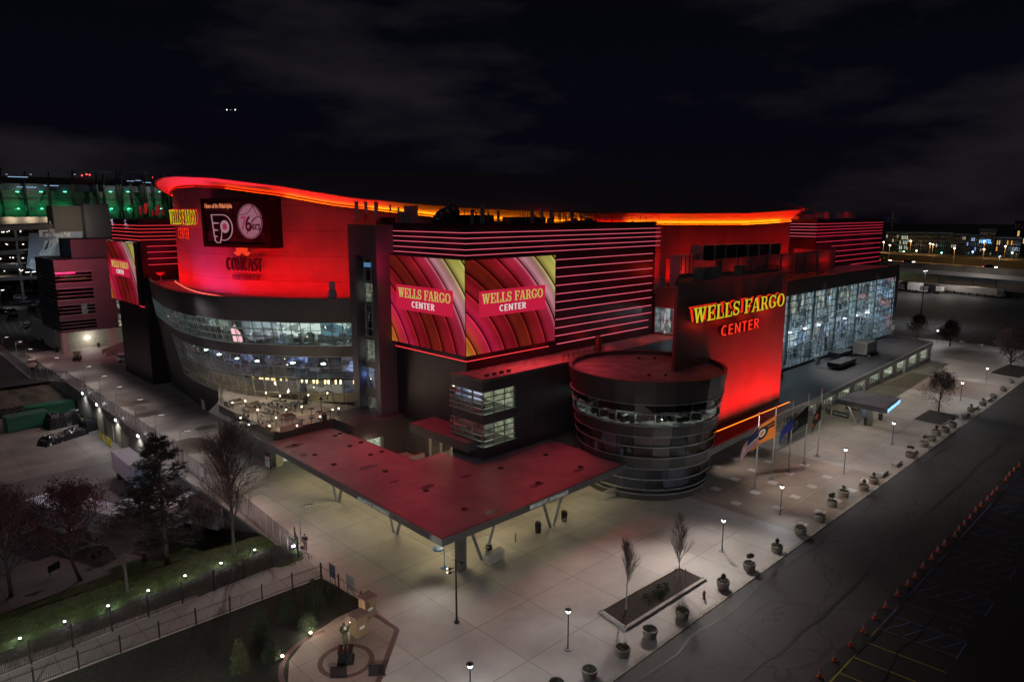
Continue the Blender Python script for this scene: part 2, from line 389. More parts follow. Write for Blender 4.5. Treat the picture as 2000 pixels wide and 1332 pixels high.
# longitudinal tar seams on the road
ts = MB()
for y0, wd in ((KY - 1.2, .22), (KY - 6.8, .3), (KY - 11.2, .25), (KY - 13.6, .14)):
    x = -5; y = y0
    while x < 250:
        nx = x + rs.uniform(2, 6); ny = y0 + rs.uniform(-.35, .35)
        stripe(ts, (x, y), (nx, ny), wd * rs.uniform(.6, 1.3), -.020); x, y = nx, ny
struct('tar_seams', ts, mat('tar', (.004, .004, .004), .6, amt=.2))
# yard below the terrace wall, lawn, planted corner
YZ = -5.0
yd = MB(); yd.quad((-120, 66, YZ), (32.3, 84, YZ), (32.3, 240, YZ), (-120, 240, YZ))
struct('loading_yard', yd, pavemat('yard_concrete', (.20, .175, .165), 9.0, 9.0, joint=.05, amt=.12, jdark=.5, stain=.5))
yd = MB(); yd.quad((-120, 80, YZ + .02), (29, 93, YZ + .02), (29, 122, YZ + .02), (-120, 122, YZ + .02))
struct('yard_driveway', yd, asphaltmat('yard_asphalt', (.075, .07, .072), False, .25))
# ramp of lawn: flat at the walk, falling to the yard at the back
lw = MB(); rows = []
def lawn_z(x, y):
    t = max(0, min(1, (y - 68) / 14.0)); return -.02 - 4.9 * (t * t * (3 - 2 * t)) - .25 * max(0, (30 - x) / 30)
for j in range(30):
    y = 60.4 + j * .8; rows.append([(x, y, lawn_z(x, y) + .12 * math.sin(x * .7) * math.cos(y * .9)) for x in np.linspace(-40, 32.0, 46)])
lw.grid(rows)
struct('lawn', lw, mat('lawn_grass', (.060, .095, .024), .95, amt=.5, scale=1.5, bump=.8, bscale=40))
# grass blades (uncountable)
gb = MB(); rs = random.Random(11)
for i in range(14000):
    x = rs.uniform(2, 31.5); y = rs.uniform(61.0, 77)
    if x + y * .2 > 47: continue
    z = lawn_z(x, y); h = rs.uniform(.06, .2); a = rs.uniform(0, 6.28); dx, dy = math.cos(a) * .04, math.sin(a) * .04
    gb.add([(x - dx, y - dy, z), (x + dx, y + dy, z), (x + rs.uniform(-.06, .06), y + rs.uniform(-.06, .06), z + h)], [(0, 1, 2)])
o = struct('grass', gb, mat('grass_blades', (.085, .12, .035), .9, amt=.5, scale=2), 'stuff')
# garden walk
wk = MB()
F1a, F1b = G(0, 1321), G(583, 1088); F2a, F2b = G(83, 1332), G(627, 1127)
def ext(a, b, t): return a + (b - a) * t
A1 = ext(F1b, F1a, 1.5); A2 = ext(F2b, F2a, 1.7)
wk.prism([A2.to_tuple()[:2], F2b.to_tuple()[:2], (F2b.x + .3, F2b.y), (F1b.x + .6, F1b.y), F1b.to_tuple()[:2], A1.to_tuple()[:2]], -.2, .010)
struct('garden_walk', wk, pavemat('walk_concrete', (.27, .25, .235), 3.0, 40, joint=.04, amt=.05, stain=.3))
# planted corner with statue court
C0 = G(627, 1130); C1 = G(712, 1185)
gd = MB(); gd.prism([(-30, 30), (20, 30), (24.6, 40.2), (29.6, 45.6), (30.6, 50.6), (F2b.x, F2b.y - .1), (A2.x, A2.y - .1)], -.2, .012)
struct('garden_soil', gd, mat('garden_mulch', (.012, .014, .008), .95, amt=.6, scale=3, bump=.8, bscale=14))
SCn = G(676, 1290)   # statue
ct = MB(); V_ = [G(775, 1228), G(722, 1370), G(560, 1370), G(565, 1290), G(600, 1245), G(660, 1205), G(722, 1178)]
ct.prism([p.to_tuple()[:2] for p in V_], .0, .02); struct('statue_court', ct, pavemat('court_paving', (.27, .20, .165), 2.2, 2.2, joint=.03, stain=.25, amt=.08))
rg = MB()
def ring(mb, c, r0, r1, z, n=40, a0=0, a1=2 * math.pi):
    rows = [[(c[0] + r * math.cos(a0 + (a1 - a0) * k / n), c[1] + r * math.sin(a0 + (a1 - a0) * k / n), z) for k in range(n + 1)] for r in (r0, r1)]
    mb.grid(rows)
ring(rg, SCn, 1.75, 2.15, .026)
ring(rg, SCn, 4.6, 5.0, .024, 40, 1.4, 4.4)
stripe(rg, G(776, 1229), G(722, 1378), .45, .028); stripe(rg, G(776, 1229), G(700, 1180), .4, .027)
struct('brick_paving_border', rg, mat('red_brick_paving', (.10, .045, .04), .75, amt=.25, scale=6))

wp = MB()
for px, py, a, b in ((261, 788, 2.6, .9), (286, 809, 2.2, .8), (270, 797, 1.4, 1.0), (372, 869, 3.4, 2.0), (402, 835, 1.8, .7), (240, 770, 1.6, .5), (205, 752, 1.3, .4)):
    c = G(px, py); n = 22; wp.add([(c.x + a * math.cos(k * 6.283 / n) * rs.uniform(.8, 1.15), c.y + b * 2 * math.sin(k * 6.283 / n) * rs.uniform(.8, 1.15), .004) for k in range(n)], [tuple(range(n))])
struct('wet_patches', wp, mat('wet_concrete', (.10, .085, .07), .35, amt=.3, scale=1))
# ================================================================== arena
ARO = (53.9, 82.3, 0)
arena = thing('arena', 'huge arena washed in red light with curved glass wing, video screens and low domed roof', 'arena', ARO)
def part(name, mb, m, parent=None, smooth=False):
    return mb.build(name, m, parent or arena, smooth, off=ARO)
def alight(kind, loc, energy, color, **kw):
    return light(kind, 'wash_light', loc, energy, color, parent=arena, woff=ARO, **kw)  # name shared by real washes and added fill lights without fixtures
RED = (1.0, .012, .006)
# ---- bowl wall, roof
DX, DY, DA, DB = 128.45, 127.43, 82.67, 58.48
def prof(tab, th):
    """height by angle; the table covers the near side, mirrored behind"""
    th = (th + 180) % 360 - 180
    t = th if th <= 0 else -th
    t = max(-180, min(0, t))
    return float(np.interp(t, [a for a, b in tab], [b for a, b in tab]))
RIM = [(-180, 40.1), (-177, 40.1), (-167, 39.5), (-156, 38.1), (-146, 36.3), (-133.5, 34.95), (-121.5, 34.3), (-108, 34.05), (-93, 34.1), (-78, 34.7), (-64, 35.0), (-30, 36), (0, 37)]
DRT = [(-180, 38.6), (-176, 38.6), (-168, 38.2), (-158, 37.0), (-150, 35.5), (-137, 33.75), (-127, 32.95), (-120, 32.65), (-106, 32.3), (-90, 32.1), (-68, 32.5), (-30, 33.5), (0, 34)]
def el(th, o=0.0): t = R_(th); return DX + (DA + o) * math.cos(t), DY + (DB + o) * math.sin(t)
ths = [k * .75 for k in range(481)]
dr = MB(); dr.grid([[(*el(t), z if z else prof(DRT, t)) for t in ths] for z in (0.0, 20.0, None)])
part('bowl_wall', dr, mDrum)
sf = MB(); sf.grid([[(*el(t, .0), prof(DRT, t)) for t in ths], [(*el(t, 2.5), prof(RIM, t) - .25) for t in ths]])
part('soffit', sf, mSoffit, smooth=True)
rf = MB(); rows = [[(*el(t, 2.5), prof(RIM, t) - .252) for t in ths], [(*el(t, 2.9), prof(RIM, t) - .12) for t in ths], [(*el(t, 2.8), prof(RIM, t)) for t in ths]]
for k in range(1, 13):
    s = 1 - k / 12.0
    rows.append([(DX + (DA + 2.6) * s * math.cos(R_(t)), DY + (DB + 2.6) * s * math.sin(R_(t)), prof(RIM, t) * s * s + 43.2 * (1 - s * s)) for t in ths])
rf.grid(rows); roof = part('domed_roof', rf, mat('roof_dome_membrane', (.10, .075, .085), .5, amt=.15, scale=.08), smooth=True)
rv = MB()
for t in range(-172, -40, 14):
    x, y = el(t, -6); rv.box(x - .3, x + .3, y - .3, y + .3, prof(RIM, t) + .1, prof(RIM, t) + 1.1)
# cove strip of orange lamps at the top of the bowl wall
cv = MB(); tt = [t for t in np.arange(-196, -58, 1.5)]
cv.grid([[(*el(t, .35), prof(DRT, t) - .45) for t in tt], [(*el(t, .35), prof(DRT, t) - .35) for t in tt], [(*el(t, .05), prof(DRT, t) - .35) for t in tt]])
part('cove_ledge', cv, mFascia)
for ta, tb, nm_, c_, e_ in ((-197.5, -168, 'red_cove_lamp', (1, .010, .0005), 6), (-168, -157, 'deep_orange_cove_lamp', (1, .035, .001), 13), (-157, -145, 'orange_cove_lamp', (1, .09, .002), 17), (-145, -118, 'amber_cove_lamp', (1, .20, .003), 24), (-118, -112, 'red_cove_lamp', (1, .04, .003), 6), (-112, -76, 'amber_cove_lamp', (1, .20, .003), 24), (-76, -66, 'orange_cove_lamp', (1, .12, .003), 16), (-66, -58, 'red_cove_lamp', (1, .04, .003), 12)):
    tq = np.linspace(ta, tb, max(3, int((tb - ta) / 1.5))); q = MB(); q.grid([[(*el(t, .06), prof(DRT, t) - .32) for t in tq], [(*el(t, .30), prof(DRT, t) - .32) for t in tq]])
    part('cove_lamp', q, bpy.data.materials.get(nm_) or emat(nm_, c_, e_))
# ---- curved wing
WC = np.array([(55.5, 88.0), (53.9, 89.5), (48.4, 94.8), (44.7, 100.2), (41.1, 106.3), (39.4, 115.8), (39.9, 126.4), (43.1, 142.6), (45.5, 150.5)])
def catmull(P, n=8):
    out = []; Q = np.vstack([2 * P[0] - P[1], P, 2 * P[-1] - P[-2]])
    for i in range(1, len(Q) - 2):
        for k in range(n):
            t = k / n; a, b, c, d = Q[i - 1:i + 3]
            out.append(.5 * ((2 * b) + (-a + c) * t + (2 * a - 5 * b + 4 * c - d) * t * t + (-a + 3 * b - 3 * c + d) * t ** 3))
    out.append(P[-1]); return np.array(out)
WW = catmull(WC, 10); TT = np.gradient(WW, axis=0); TT /= np.linalg.norm(TT, axis=1)[:, None]; NN = np.c_[TT[:, 1], -TT[:, 0]]
SL = np.r_[0, np.cumsum(np.linalg.norm(np.diff(WW, axis=0), axis=1))]
def wing(s, z, o=0.0):
    """point on the leaning curved wall; s metres along, o metres outward"""
    x = np.interp(s, SL, WW[:, 0]); y = np.interp(s, SL, WW[:, 1]); nx = np.interp(s, SL, NN[:, 0]); ny = np.interp(s, SL, NN[:, 1])
    k = float(np.interp(s, [0, SL[-1] - 30, SL[-1] - 14, SL[-1]], [.24, .25, .20, .10])) * (21.8 - z) - o
    return (float(x + nx * k), float(y + ny * k), z)
SE = SL[-1]
def wgrid(mb, s0, s1, z0, z1, o=0.0, n=None):
    n = n or max(2, int((s1 - s0) / 1.2)); ss = np.linspace(s0, s1, n + 1)
    mb.grid([[wing(s, z, o) for s in ss] for z in (z0, z1)])
wl = MB()
bandA = (0.5, SE - 3.0, 14.5, 18.1); bandB = (0.5, SE - 19.5, 5.3, 12.8)
wgrid(wl, 0, SE, 18.1, 21.8); wgrid(wl, 0, SE, 12.8, 14.5)
wgrid(wl, SE - 3, SE, 14.5, 18.1); wgrid(wl, SE - 19.5, SE, 5.3, 12.8); wgrid(wl, 0, SE, 0, 5.3)
# parapet top lip and inner side
ss = np.linspace(0, SE, 50)
wl.grid([[wing(s, 21.8) for s in ss], [(*wing(s, 21.8, -.5)[:2], 21.8) for s in ss], [(*wing(s, 21.8, -.5)[:2], 20.8) for s in ss]])
wing_o = part('curved_wing', wl, mClad, smooth=False)
dk = MB(); dk.grid([[(*wing(s, 21.8, -.5)[:2], 20.85) for s in ss], [(*wing(s, 21.8, -16)[:2], 20.85) for s in ss]])
part('wing_deck', dk, mDeck)
def strip_along(mb, s0, s1, z, o, hw, hh, n=60):
    q = np.linspace(s0, s1, n)
    a = [[wing(s, z - hh, o - hw) for s in q], [wing(s, z - hh, o + hw) for s in q], [wing(s, z + hh, o + hw) for s in q], [wing(s, z + hh, o - hw) for s in q], [wing(s, z - hh, o - hw) for s in q]]
    mb.grid(a)
def wing_windows(s0, s1, z0, z1, nrow, step, gl, roomm, depth, name, mull, rz=None):
    g = MB(); wgrid(g, s0, s1, z0, z1, -.12); w = part('window_band', g, gl)
    f = MB(); n = int((s1 - s0) / step)
    for k in range(n + 1):
        s = s0 + (s1 - s0) * k / n; a = wing(s, z0, .04); b = wing(s, z1, .04); f.tube(a, b, .06, n=4)
    for zz in (rz or np.linspace(z0, z1, nrow + 1)): strip_along(f, s0, s1, zz, .02, .05, .05)
    part('window_frame', f, mull, w)
    return w
def wing_room(w, s0, s1, z0, z1, depth, m_back, m_floor, m_ceil, parts=None):
    b = MB(); q = np.linspace(s0, s1, 50)
    b.grid([[(*wing(s, z0, -depth)[:2], z0) for s in q], [(*wing(s, z0, -depth)[:2], z1) for s in q]]); part('interior_wall', b, m_back, w)
    fl = MB(); fl.grid([[wing(s, z0, -.2) for s in q], [(*wing(s, z0, -depth)[:2], z0) for s in q]])
    part('interior_floor', fl, m_floor, w)
    c = MB(); c.grid([[(wing(s, z1, -.2)) for s in q], [(*wing(s, z0, -depth)[:2], z1) for s in q]]); part('interior_ceiling', c, m_ceil, w)
gcol = [(.55, .72, .62), (.75, .88, .78), (.08, .12, .11), (.42, .55, .50), (.85, .95, .85), (.12, .25, .30), (.60, .66, .50), (.25, .35, .33)]
mRoomA = roommat('office_back_wall', gcol, .95, (.22, .22, .42), 3.0, .35)
mRoomFl = roommat('office_floor', [(.10, .13, .12), (.20, .26, .24), (.04, .05, .05), (.30, .38, .35)], .6, (.45, .45, .4), 7.0, .4)
mRoomCl = emat('office_ceiling', (.75, .9, .82), .8)  # ceiling glows evenly in place of its lamps
w1 = wing_windows(*bandA, 3, 1.55, mGlass, None, 3.5, 'a', mMull)
wing_room(w1, bandA[0], bandA[1], 14.5, 18.1, 5.0, mRoomA, mRoomFl, mRoomCl)
# desks and people-sized clutter inside the upper office band
fu = MB(); rs = random.Random(21)
for k in range(90):
    s = rs.uniform(bandA[0] + 1, bandA[1] - 1); d = rs.uniform(1.5, 4.4); p = wing(s, 14.5, -d)
    h = rs.uniform(.6, 1.5); fu.mat(rs.randrange(3)).ob((p[0], p[1], 14.5 + h / 2), (rs.uniform(.5, 1.8), rs.uniform(.4, .9), h), rs.uniform(0, 3))
part('office_furniture', fu, [mat('dark_furniture', (.05, .06, .06)), mat('pale_furniture', (.5, .55, .5)), mat('grey_furniture', (.2, .22, .22))], w1)
w2 = wing_windows(*bandB, 5, 1.9, mGlass, None, 5, 'b', mMull, rz=[5.3, 6.6, 8.6, 9.3, 11.0, 12.75])
pcol = [(.20, .17, .15), (.28, .24, .20), (.05, .05, .06), (.13, .12, .14), (.36, .30, .24), (.08, .08, .12)]
mRoomB = roommat('club_back_wall', pcol, .75, (.24, .24, .5), 9.0, .4)
ucol = [(.10, .10, .16), (.30, .38, .80), (.05, .05, .07), (.14, .13, .16), (.42, .48, .85), (.06, .06, .08)]
mRoomU = roommat('suite_back_wall', ucol, .85, (.30, .30, .42), 15.0, .3)
wing_room(w2, bandB[0], bandB[1], 5.3, 8.9, 5.5, mRoomB, mat('club_floor', (.3, .25, .2)), mat('club_ceiling', (.12, .11, .11)))
wing_room(w2, bandB[0], bandB[1], 9.2, 12.75, 5.0, mRoomU, mat('suite_floor', (.15, .15, .17)), mat('suite_ceiling', (.10, .10, .11)))
# wall sconces and pendant lamps in the club
mWarm = emat('warm_lamp', (1.0, .62, .25), 9.0); mCool = emat('cool_lamp', (.85, 1.0, .85), 12.0)
for k in range(16):
    s = 3.0 + k * (bandB[1] - 4) / 16 + (k % 2) * .4; p = wing(s, 5.3, -5.2)
    if k < 26:
        lm = MB(); lm.ob((p[0], p[1], 7.2), (.22, .22, .55), .8); lm.ob((wing(s + .9, 5.3, -5.2)[0], wing(s + .9, 5.3, -5.2)[1], 7.2), (.2, .2, .55), .8)
        part('wall_sconce', lm, mWarm, w2)
for k in range(9):
    s = 8 + k * 6.2; p = wing(s, 9.2, -2.2); lm = MB(); lm.lathe([(.05, 0), (.38, -.12), (.34, -.24), (.0, -.25)], (p[0], p[1], 11.2), 10); part('pendant_lamp', lm, mCool, w2)
for k in range(6):
    p = wing(8 + k * 10, 5.3, -3.0); alight('POINT', (p[0], p[1], 8.3), 60, (1, .8, .6), size=.2)
# white steel door in the concrete base and dark service door
dd = MB(); c = G(403, 802); dd.ob((c.x - .10, c.y + .9, 1.25), (.14, 1.1, 2.4), .05); d_ = part('door', dd, mWhite); 
h_ = MB(); h_.ob((c.x - .22, c.y + .6, 1.2), (.08, .12, .12)); part('door_handle', h_, mBlack, d_)
dd = MB(); dd.box(45.6, 46.9, 149.28, 149.44, 0, 2.5); part('door', dd, mBlack)
# red wash lights on the deck and the thin glowing line
ln = MB(); strip_along(ln, 1.0, SE - 6, 20.87, -4.0, .04, .05, 70)
def dwing(s, o): p = wing(s, 21.8, o); return p
ln = MB(); q = np.linspace(1, SE - 5, 80)
ln.grid([[(*dwing(s, -4.6)[:2], 20.95) for s in q], [(*dwing(s, -4.66)[:2], 21.06) for s in q], [(*dwing(s, -4.74)[:2], 20.95) for s in q]])
part('deck_light_line', ln, emat('pink_red_tube', (1, .12, .08), 2.2))
for k, s in enumerate(np.linspace(1, SE - 6, 15)):
    p = dwing(s, -1.6); q_ = dwing(s, -9)
    alight('SPOT', (p[0], p[1], 21.4), 5200 if k not in (9, 10, 11) else 4000, (1.0, .035, .16) if k in (8, 9) else (1.0, .003, .004), size=.8, target=(q_[0] + 1, q_[1], 29), spot=140, blend=1)
for s in (SE - 16, SE - 24):
    p = dwing(s, 1.2); q_ = dwing(s, -9); alight('SPOT', (p[0], p[1], 22.2), 1100, (1.0, .16, .42), size=.5, target=(q_[0], q_[1], 32), spot=80, blend=1)
# ---- lit blocks with light strips
mPurp = panelmat('dark_block_cladding', (.030, .022, .036), .38, .4, 3.0, 1.5)
mStripM = emat('magenta_light_strip', (1.0, .15, .22), 1.15)
mStripR = emat('red_light_strip', (1.0, .05, .06), 1.5)
mStripP = emat('pink_light_strip', (1.0, .04, .10), 1.1)
TIGHT = [31.57, 30.9, 30.25, 29.5, 28.8]; WIDE = [27.55, 26.4, 25.15, 23.95, 22.75, 21.6, 20.4, 19.1, 17.9, 16.75, 15.56]
def block(x0, x1, y0, y1, z0=0.0, zt=32.3, m=None, dz=None):
    b = MB(); b.box(x0, x1, y0, y1, z0, dz or zt); b.box(x0 - .12, x1 + .05, y0 - .12, y0 + .25, zt, zt + .35); b.box(x0 - .12, x0 + .25, y0 + .251, y1, zt, zt + .35)
    if dz: b.box(x0, x1, y0, y0 + .24, dz, zt - .001); b.box(x0, x0 + .24, y0 + .241, y1, dz, zt - .001)
    return part('corner_block', b, m or mPurp)
def lstrip(p, q, m, parent):
    s = MB(); a = Vector(p); b = Vector(q); c = (a + b) / 2; d = b - a
    s.ob(c, (d.length, .10, .055), math.atan2(d.y, d.x)); part('light_strip', s, m, parent)
B1 = block(56.8, 97.2, 67.0, 86.0, 5.2, dz=31.0)
for z in TIGHT: lstrip((56.72, 82.2, z), (56.72, 66.92, z), mStripM, B1); lstrip((56.72, 66.9, z), (98.4, 66.9, z), mStripM, B1)
for i, z in enumerate(WIDE): lstrip((72.9 if i < 10 else 73.6, 66.9, z), (96.5 if i < 9 else 95.8, 66.9, z), mStripM, B1)
lstrip((56.6, 82.2, 15.5), (56.6, 66.8, 15.5), mStripR, B1); lstrip((56.6, 66.8, 15.5), (71.8, 66.8, 15.5), mStripR, B1)
B2 = block(44.3, 70.0, 149.6, 167.4, 0)
for z in TIGHT: lstrip((44.2, 167.3, z), (44.2, 149.5, z), mStripR, B2); lstrip((44.2, 149.48, z), (52, 149.48, z), mStripR, B2)
for z in WIDE[:4]: lstrip((45.4, 149.5, z), (52, 149.5, z), mStripR, B2)
lstrip((43.9, 166.4, 15.75), (43.9, 149.2, 15.75), mStripR, B2)
B3 = block(158.6, 199.3, 67.0, 90, 5)
for z in TIGHT: lstrip((158.5, 66.92, z), (158.5, 74, z), mStripM, B3); lstrip((158.5, 66.9, z), (199.3, 66.9, z), mStripP, B3)
for i, z in enumerate(WIDE[:7]): lstrip(((159.0, 167.5, 170, 170, 170, 180, 197)[i], 66.9, z), (198.9 - i * .1, 66.9, z), mStripP, B3)
# added area lights that boost the spill of the strips
for y in (71, 78): alight('AREA', (55.6, y, 30.2), 8, (1, .02, .12), size=3, target=(57, y, 30.2))
for x in (62, 74, 86): alight('AREA', (x, 65.6, 30.0), 8, (1, .02, .14), size=4, target=(x, 67, 30))
for x in (79, 88): 
    for z in (18, 24): alight('AREA', (x, 65.3, z), 8, (1, .02, .14), size=4, target=(x, 67, z))
for x in (168, 180, 192): alight('AREA', (x, 65.3, 27), 12, (1, .01, .16), size=5, target=(x, 67, 27))
alight('AREA', (48, 147.8, 26), 40, (1, .01, .12), size=4, target=(48, 150, 26))
# ---- video screens
def screenmat(name, u_axis, u0, u1, z0, z1, gain=1.0, flip=False):
    m = bpy.data.materials.new(name); m.use_nodes = True; N = m.node_tree.nodes; L = m.node_tree.links
    N.remove(N['Principled BSDF'])
    g = N.new('ShaderNodeNewGeometry'); sp = N.new('ShaderNodeSeparateXYZ'); L.new(g.outputs['Position'], sp.inputs[0])
    def mrn(src, a, b):
        r = N.new('ShaderNodeMapRange'); r.clamp = False; r.inputs['From Min'].default_value = a; r.inputs['From Max'].default_value = b; L.new(src, r.inputs['Value']); return r.outputs[0]
    def mth(op, a, b=None, c=None):
        k = N.new('ShaderNodeMath'); k.operation = op
        for i, v in enumerate((a, b, c)):
            if v is None: continue
            if isinstance(v, (int, float)): k.inputs[i].default_value = v
            else: L.new(v, k.inputs[i])
        return k.outputs[0]
    u = mrn(sp.outputs[u_axis], u0, u1); v = mrn(sp.outputs['Z'], z0, z1)
    # distance from a far lower-left centre -> arcs falling to the right
    du = mth('ADD', u, .75); dv = mth('ADD', v, .35)
    r2 = mth('ADD', mth('MULTIPLY', du, du), mth('MULTIPLY', mth('MULTIPLY', dv, dv), .95)); r = mth('SQRT', r2)
    # spacing wobble
    rr = mth('ADD', r, mth('MULTIPLY', mth('SINE', mth('MULTIPLY', u, 2.2)), .05))
    rampn = N.new('ShaderNodeValToRGB'); L.new(mrn(rr, .72, 2.12), rampn.inputs['Fac']); e = rampn.color_ramp.elements
    stops = [(0.0, (.62, .50, .06)), (.07, (.70, .42, .06)), (.13, (.80, .20, .03)), (.20, (.85, .05, .06)), (.28, (.80, .02, .10)), (.36, (.50, .015, .03)), (.46, (.25, .008, .014)), (.55, (.20, .018, .008)), (.63, (.28, .012, .014)), (.72, (.45, .015, .03)), (.80, (.55, .03, .08)), (.86, (.75, .32, .38)), (.90, (.50, .25, .22)), (.96, (.60, .52, .12)), (1.0, (.70, .65, .15))]
    for i, (p, c) in enumerate(stops):
        if i == 0: q = e[0]; q.position = p
        elif i == 1: q = e[1]; q.position = p
        else: q = e.new(p)
        q.color = (*[x * gain for x in c], 1)
    ph = mth('FRACT', mth('MULTIPLY', rr, 6.4))
    shade = N.new('ShaderNodeValToRGB'); L.new(ph, shade.inputs['Fac']); e = shade.color_ramp.elements
    e[0].position = 0; e[0].color = (.03, .03, .03, 1); e[1].position = 1; e[1].color = (.75, .75, .75, 1)
    for p, c in ((.05, .05), (.10, .55), (.35, 1.05), (.80, .95), (.93, 1.5), (.965, 1.7), (.98, .06)): q = e.new(p); q.color = (c, c, c, 1)
    # broad glow patches of the picture itself
    cmb = N.new('ShaderNodeCombineXYZ'); L.new(u, cmb.inputs[0]); L.new(v, cmb.inputs[1])
    nz = N.new('ShaderNodeTexNoise'); nz.inputs['Scale'].default_value = 2.4; nz.inputs['Detail'].default_value = 1; L.new(cmb.outputs[0], nz.inputs['Vector'])
    k = N.new('ShaderNodeMapRange'); k.inputs['From Min'].default_value = .3; k.inputs['From Max'].default_value = .7; k.inputs['To Min'].default_value = .50; k.inputs['To Max'].default_value = 1.0; L.new(nz.outputs['Fac'], k.inputs['Value'])
    mu = N.new('ShaderNodeVectorMath'); mu.operation = 'MULTIPLY'; L.new(rampn.outputs['Color'], mu.inputs[0]); L.new(shade.outputs['Color'], mu.inputs[1])
    e = N.new('ShaderNodeEmission'); L.new(mu.outputs[0], e.inputs['Color']); L.new(k.outputs[0], e.inputs['Strength'])
    L.new(e.outputs[0], N['Material Output'].inputs['Surface']); return m
def screen(xa, xb, ya, yb, z0, z1, face, m, name='video_screen'):
    """thin cabinet; face 'x' looks to -X, 'y' to -Y"""
    c = MB(); c.box(xa, xb, ya, yb, z0, z1); o = part(name, c, mBlack)
    f = MB()
    if face == 'x': f.quad((xa - .02, yb - .15, z0 + .12), (xa - .02, ya + .02, z0 + .12), (xa - .02, ya + .02, z1 - .12), (xa - .02, yb - .15, z1 - .12))
    else: f.quad((xa + .02, ya - .02, z0 + .12), (xb - .15, ya - .02, z0 + .12), (xb - .15, ya - .02, z1 - .12), (xa + .02, ya - .02, z1 - .12))
    part('screen_face', f, m, o); return o
s1 = screen(56.1, 56.72, 66.32, 82.7, 16.2, 28.4, 'x', screenmat('screen_picture_one', 'Y', 82.6, 66.3, 16.2, 28.4, .72))
s2 = screen(56.12, 72.6, 66.3, 66.88, 16.2, 28.38, 'y', screenmat('screen_picture_two', 'X', 56.1, 72.5, 16.2, 28.4, .72))
s3 = screen(43.4, 44.15, 150.9, 169.2, 15.9, 28.3, 'x', screenmat('screen_picture_three', 'Y', 169.2, 150.9, 15.9, 28.4, .62))
s4 = screen(72.62, 72.62 + .01, 66.5, 66.6, 20, 20.1, 'y', mBlack) if False else None
alight('AREA', (55.2, 74.5, 21), 1350, (1, .05, .09), size=9, target=(48, 72, 3)).data.spread = R_(110); alight('AREA', (55.0, 80.0, 27), 90, (1, .02, .12), size=4, target=(56, 82.4, 27.5))  # added area lights, boosting the screens' glow on canopy and tower
alight('AREA', (64.5, 65.4, 21), 900, (1, .06, .08), size=9, target=(63, 58, 3)).data.spread = R_(105)
# ================================================================== lettering
def slab(ch):
    """slab-serif capital as outline strokes on a 1-high grid -> list of polygons and its width"""
    T, S = .20, .085      # stem, serif thickness
    P = []
    def bar(x0, y0, x1, y1, w):   # slanted stem of horizontal width w
        P.append([(x0, y0), (x0 + w, y0), (x1 + w, y1), (x1, y1)])
    def box(x0, x1, y0, y1): P.append([(x0, y0), (x1, y0), (x1, y1), (x0, y1)])
    def arc(cx, cy, rx, ry, a0, a1, wx, wy, n=14):
        for k in range(n):
            t0 = R_(a0 + (a1 - a0) * k / n); t1 = R_(a0 + (a1 - a0) * (k + 1) / n)
            P.append([(cx + rx * math.cos(t0), cy + ry * math.sin(t0)), (cx + rx * math.cos(t1), cy + ry * math.sin(t1)), (cx + (rx - wx) * math.cos(t1), cy + (ry - wy) * math.sin(t1)), (cx + (rx - wx) * math.cos(t0), cy + (ry - wy) * math.sin(t0))])
    if ch == 'W':
        bar(.10, 1 - S, .30, .0, T); bar(.52, 1 - S, .32, 0, T * .6); bar(.52, 1 - S, .74, 0, T); bar(1.0, 1 - S, .78, 0, T * .6)
        box(0, .42, 1 - S, 1); box(.86, 1.22, 1 - S, 1); box(.45, .80, 1 - S, 1); return P, 1.22
    if ch == 'E':
        box(.10, .10 + T, S, 1 - S); box(0, .78, 0, S); box(0, .76, 1 - S, 1); box(.30, .55, .46, .55); box(.69, .78, S, .30); box(.67, .76, .72, 1 - S); box(.50, .58, .36, .46); box(.50, .58, .55, .65); return P, .80
    if ch == 'L':
        box(.10, .10 + T, S, 1 - S); box(0, .74, 0, S); box(0, .42, 1 - S, 1); box(.65, .74, S, .34); return P, .76
    if ch == 'S':
        arc(.36, .735, .32, .265, 20, 200, .15, .10); arc(.36, .735, .32, .265, 200, 265, .16, .12, 6); arc(.36, .265, .34, .265, 85, 20, .17, .12, 6); arc(.36, .265, .34, .265, 20, -160, .16, .10)
        P.append([(.10, .50), (.30, .62), (.62, .48), (.42, .36)]); box(.60, .67, .66, .98); box(.02, .09, .02, .34); return P, .72
    if ch == 'F':
        box(.10, .10 + T, S, 1 - S); box(0, .42, 0, S); box(0, .76, 1 - S, 1); box(.30, .54, .45, .54); box(.67, .76, .70, 1 - S); box(.50, .58, .35, .45); box(.50, .58, .54, .64); return P, .72
    if ch == 'A':
        bar(.10, S, .38, 1, .10); bar(.66, S, .40, 1, T); box(0, .32, 0, S); box(.54, .98, 0, S); box(.28, .66, .28, .36); return P, .96
    if ch == 'R':
        box(.10, .10 + T, S, 1 - S); box(0, .42, 0, S); box(0, .45, 1 - S, 1); box(.30, .45, .44, .52); arc(.44, .72, .30, .28, 90, -90, .17, .085); bar(.60, S, .42, .48, .19); box(.62, .90, 0, S); return P, .88
    if ch == 'G':
        arc(.44, .5, .44, .5, 40, 322, .20, .09, 26); box(.64, .83, .08, .44); box(.50, .94, .36, .44); box(.76, .84, .62, .96); return P, .94
    if ch == 'O':
        arc(.46, .5, .46, .5, 0, 360, .20, .09, 30); return P, .92
    return [], .38
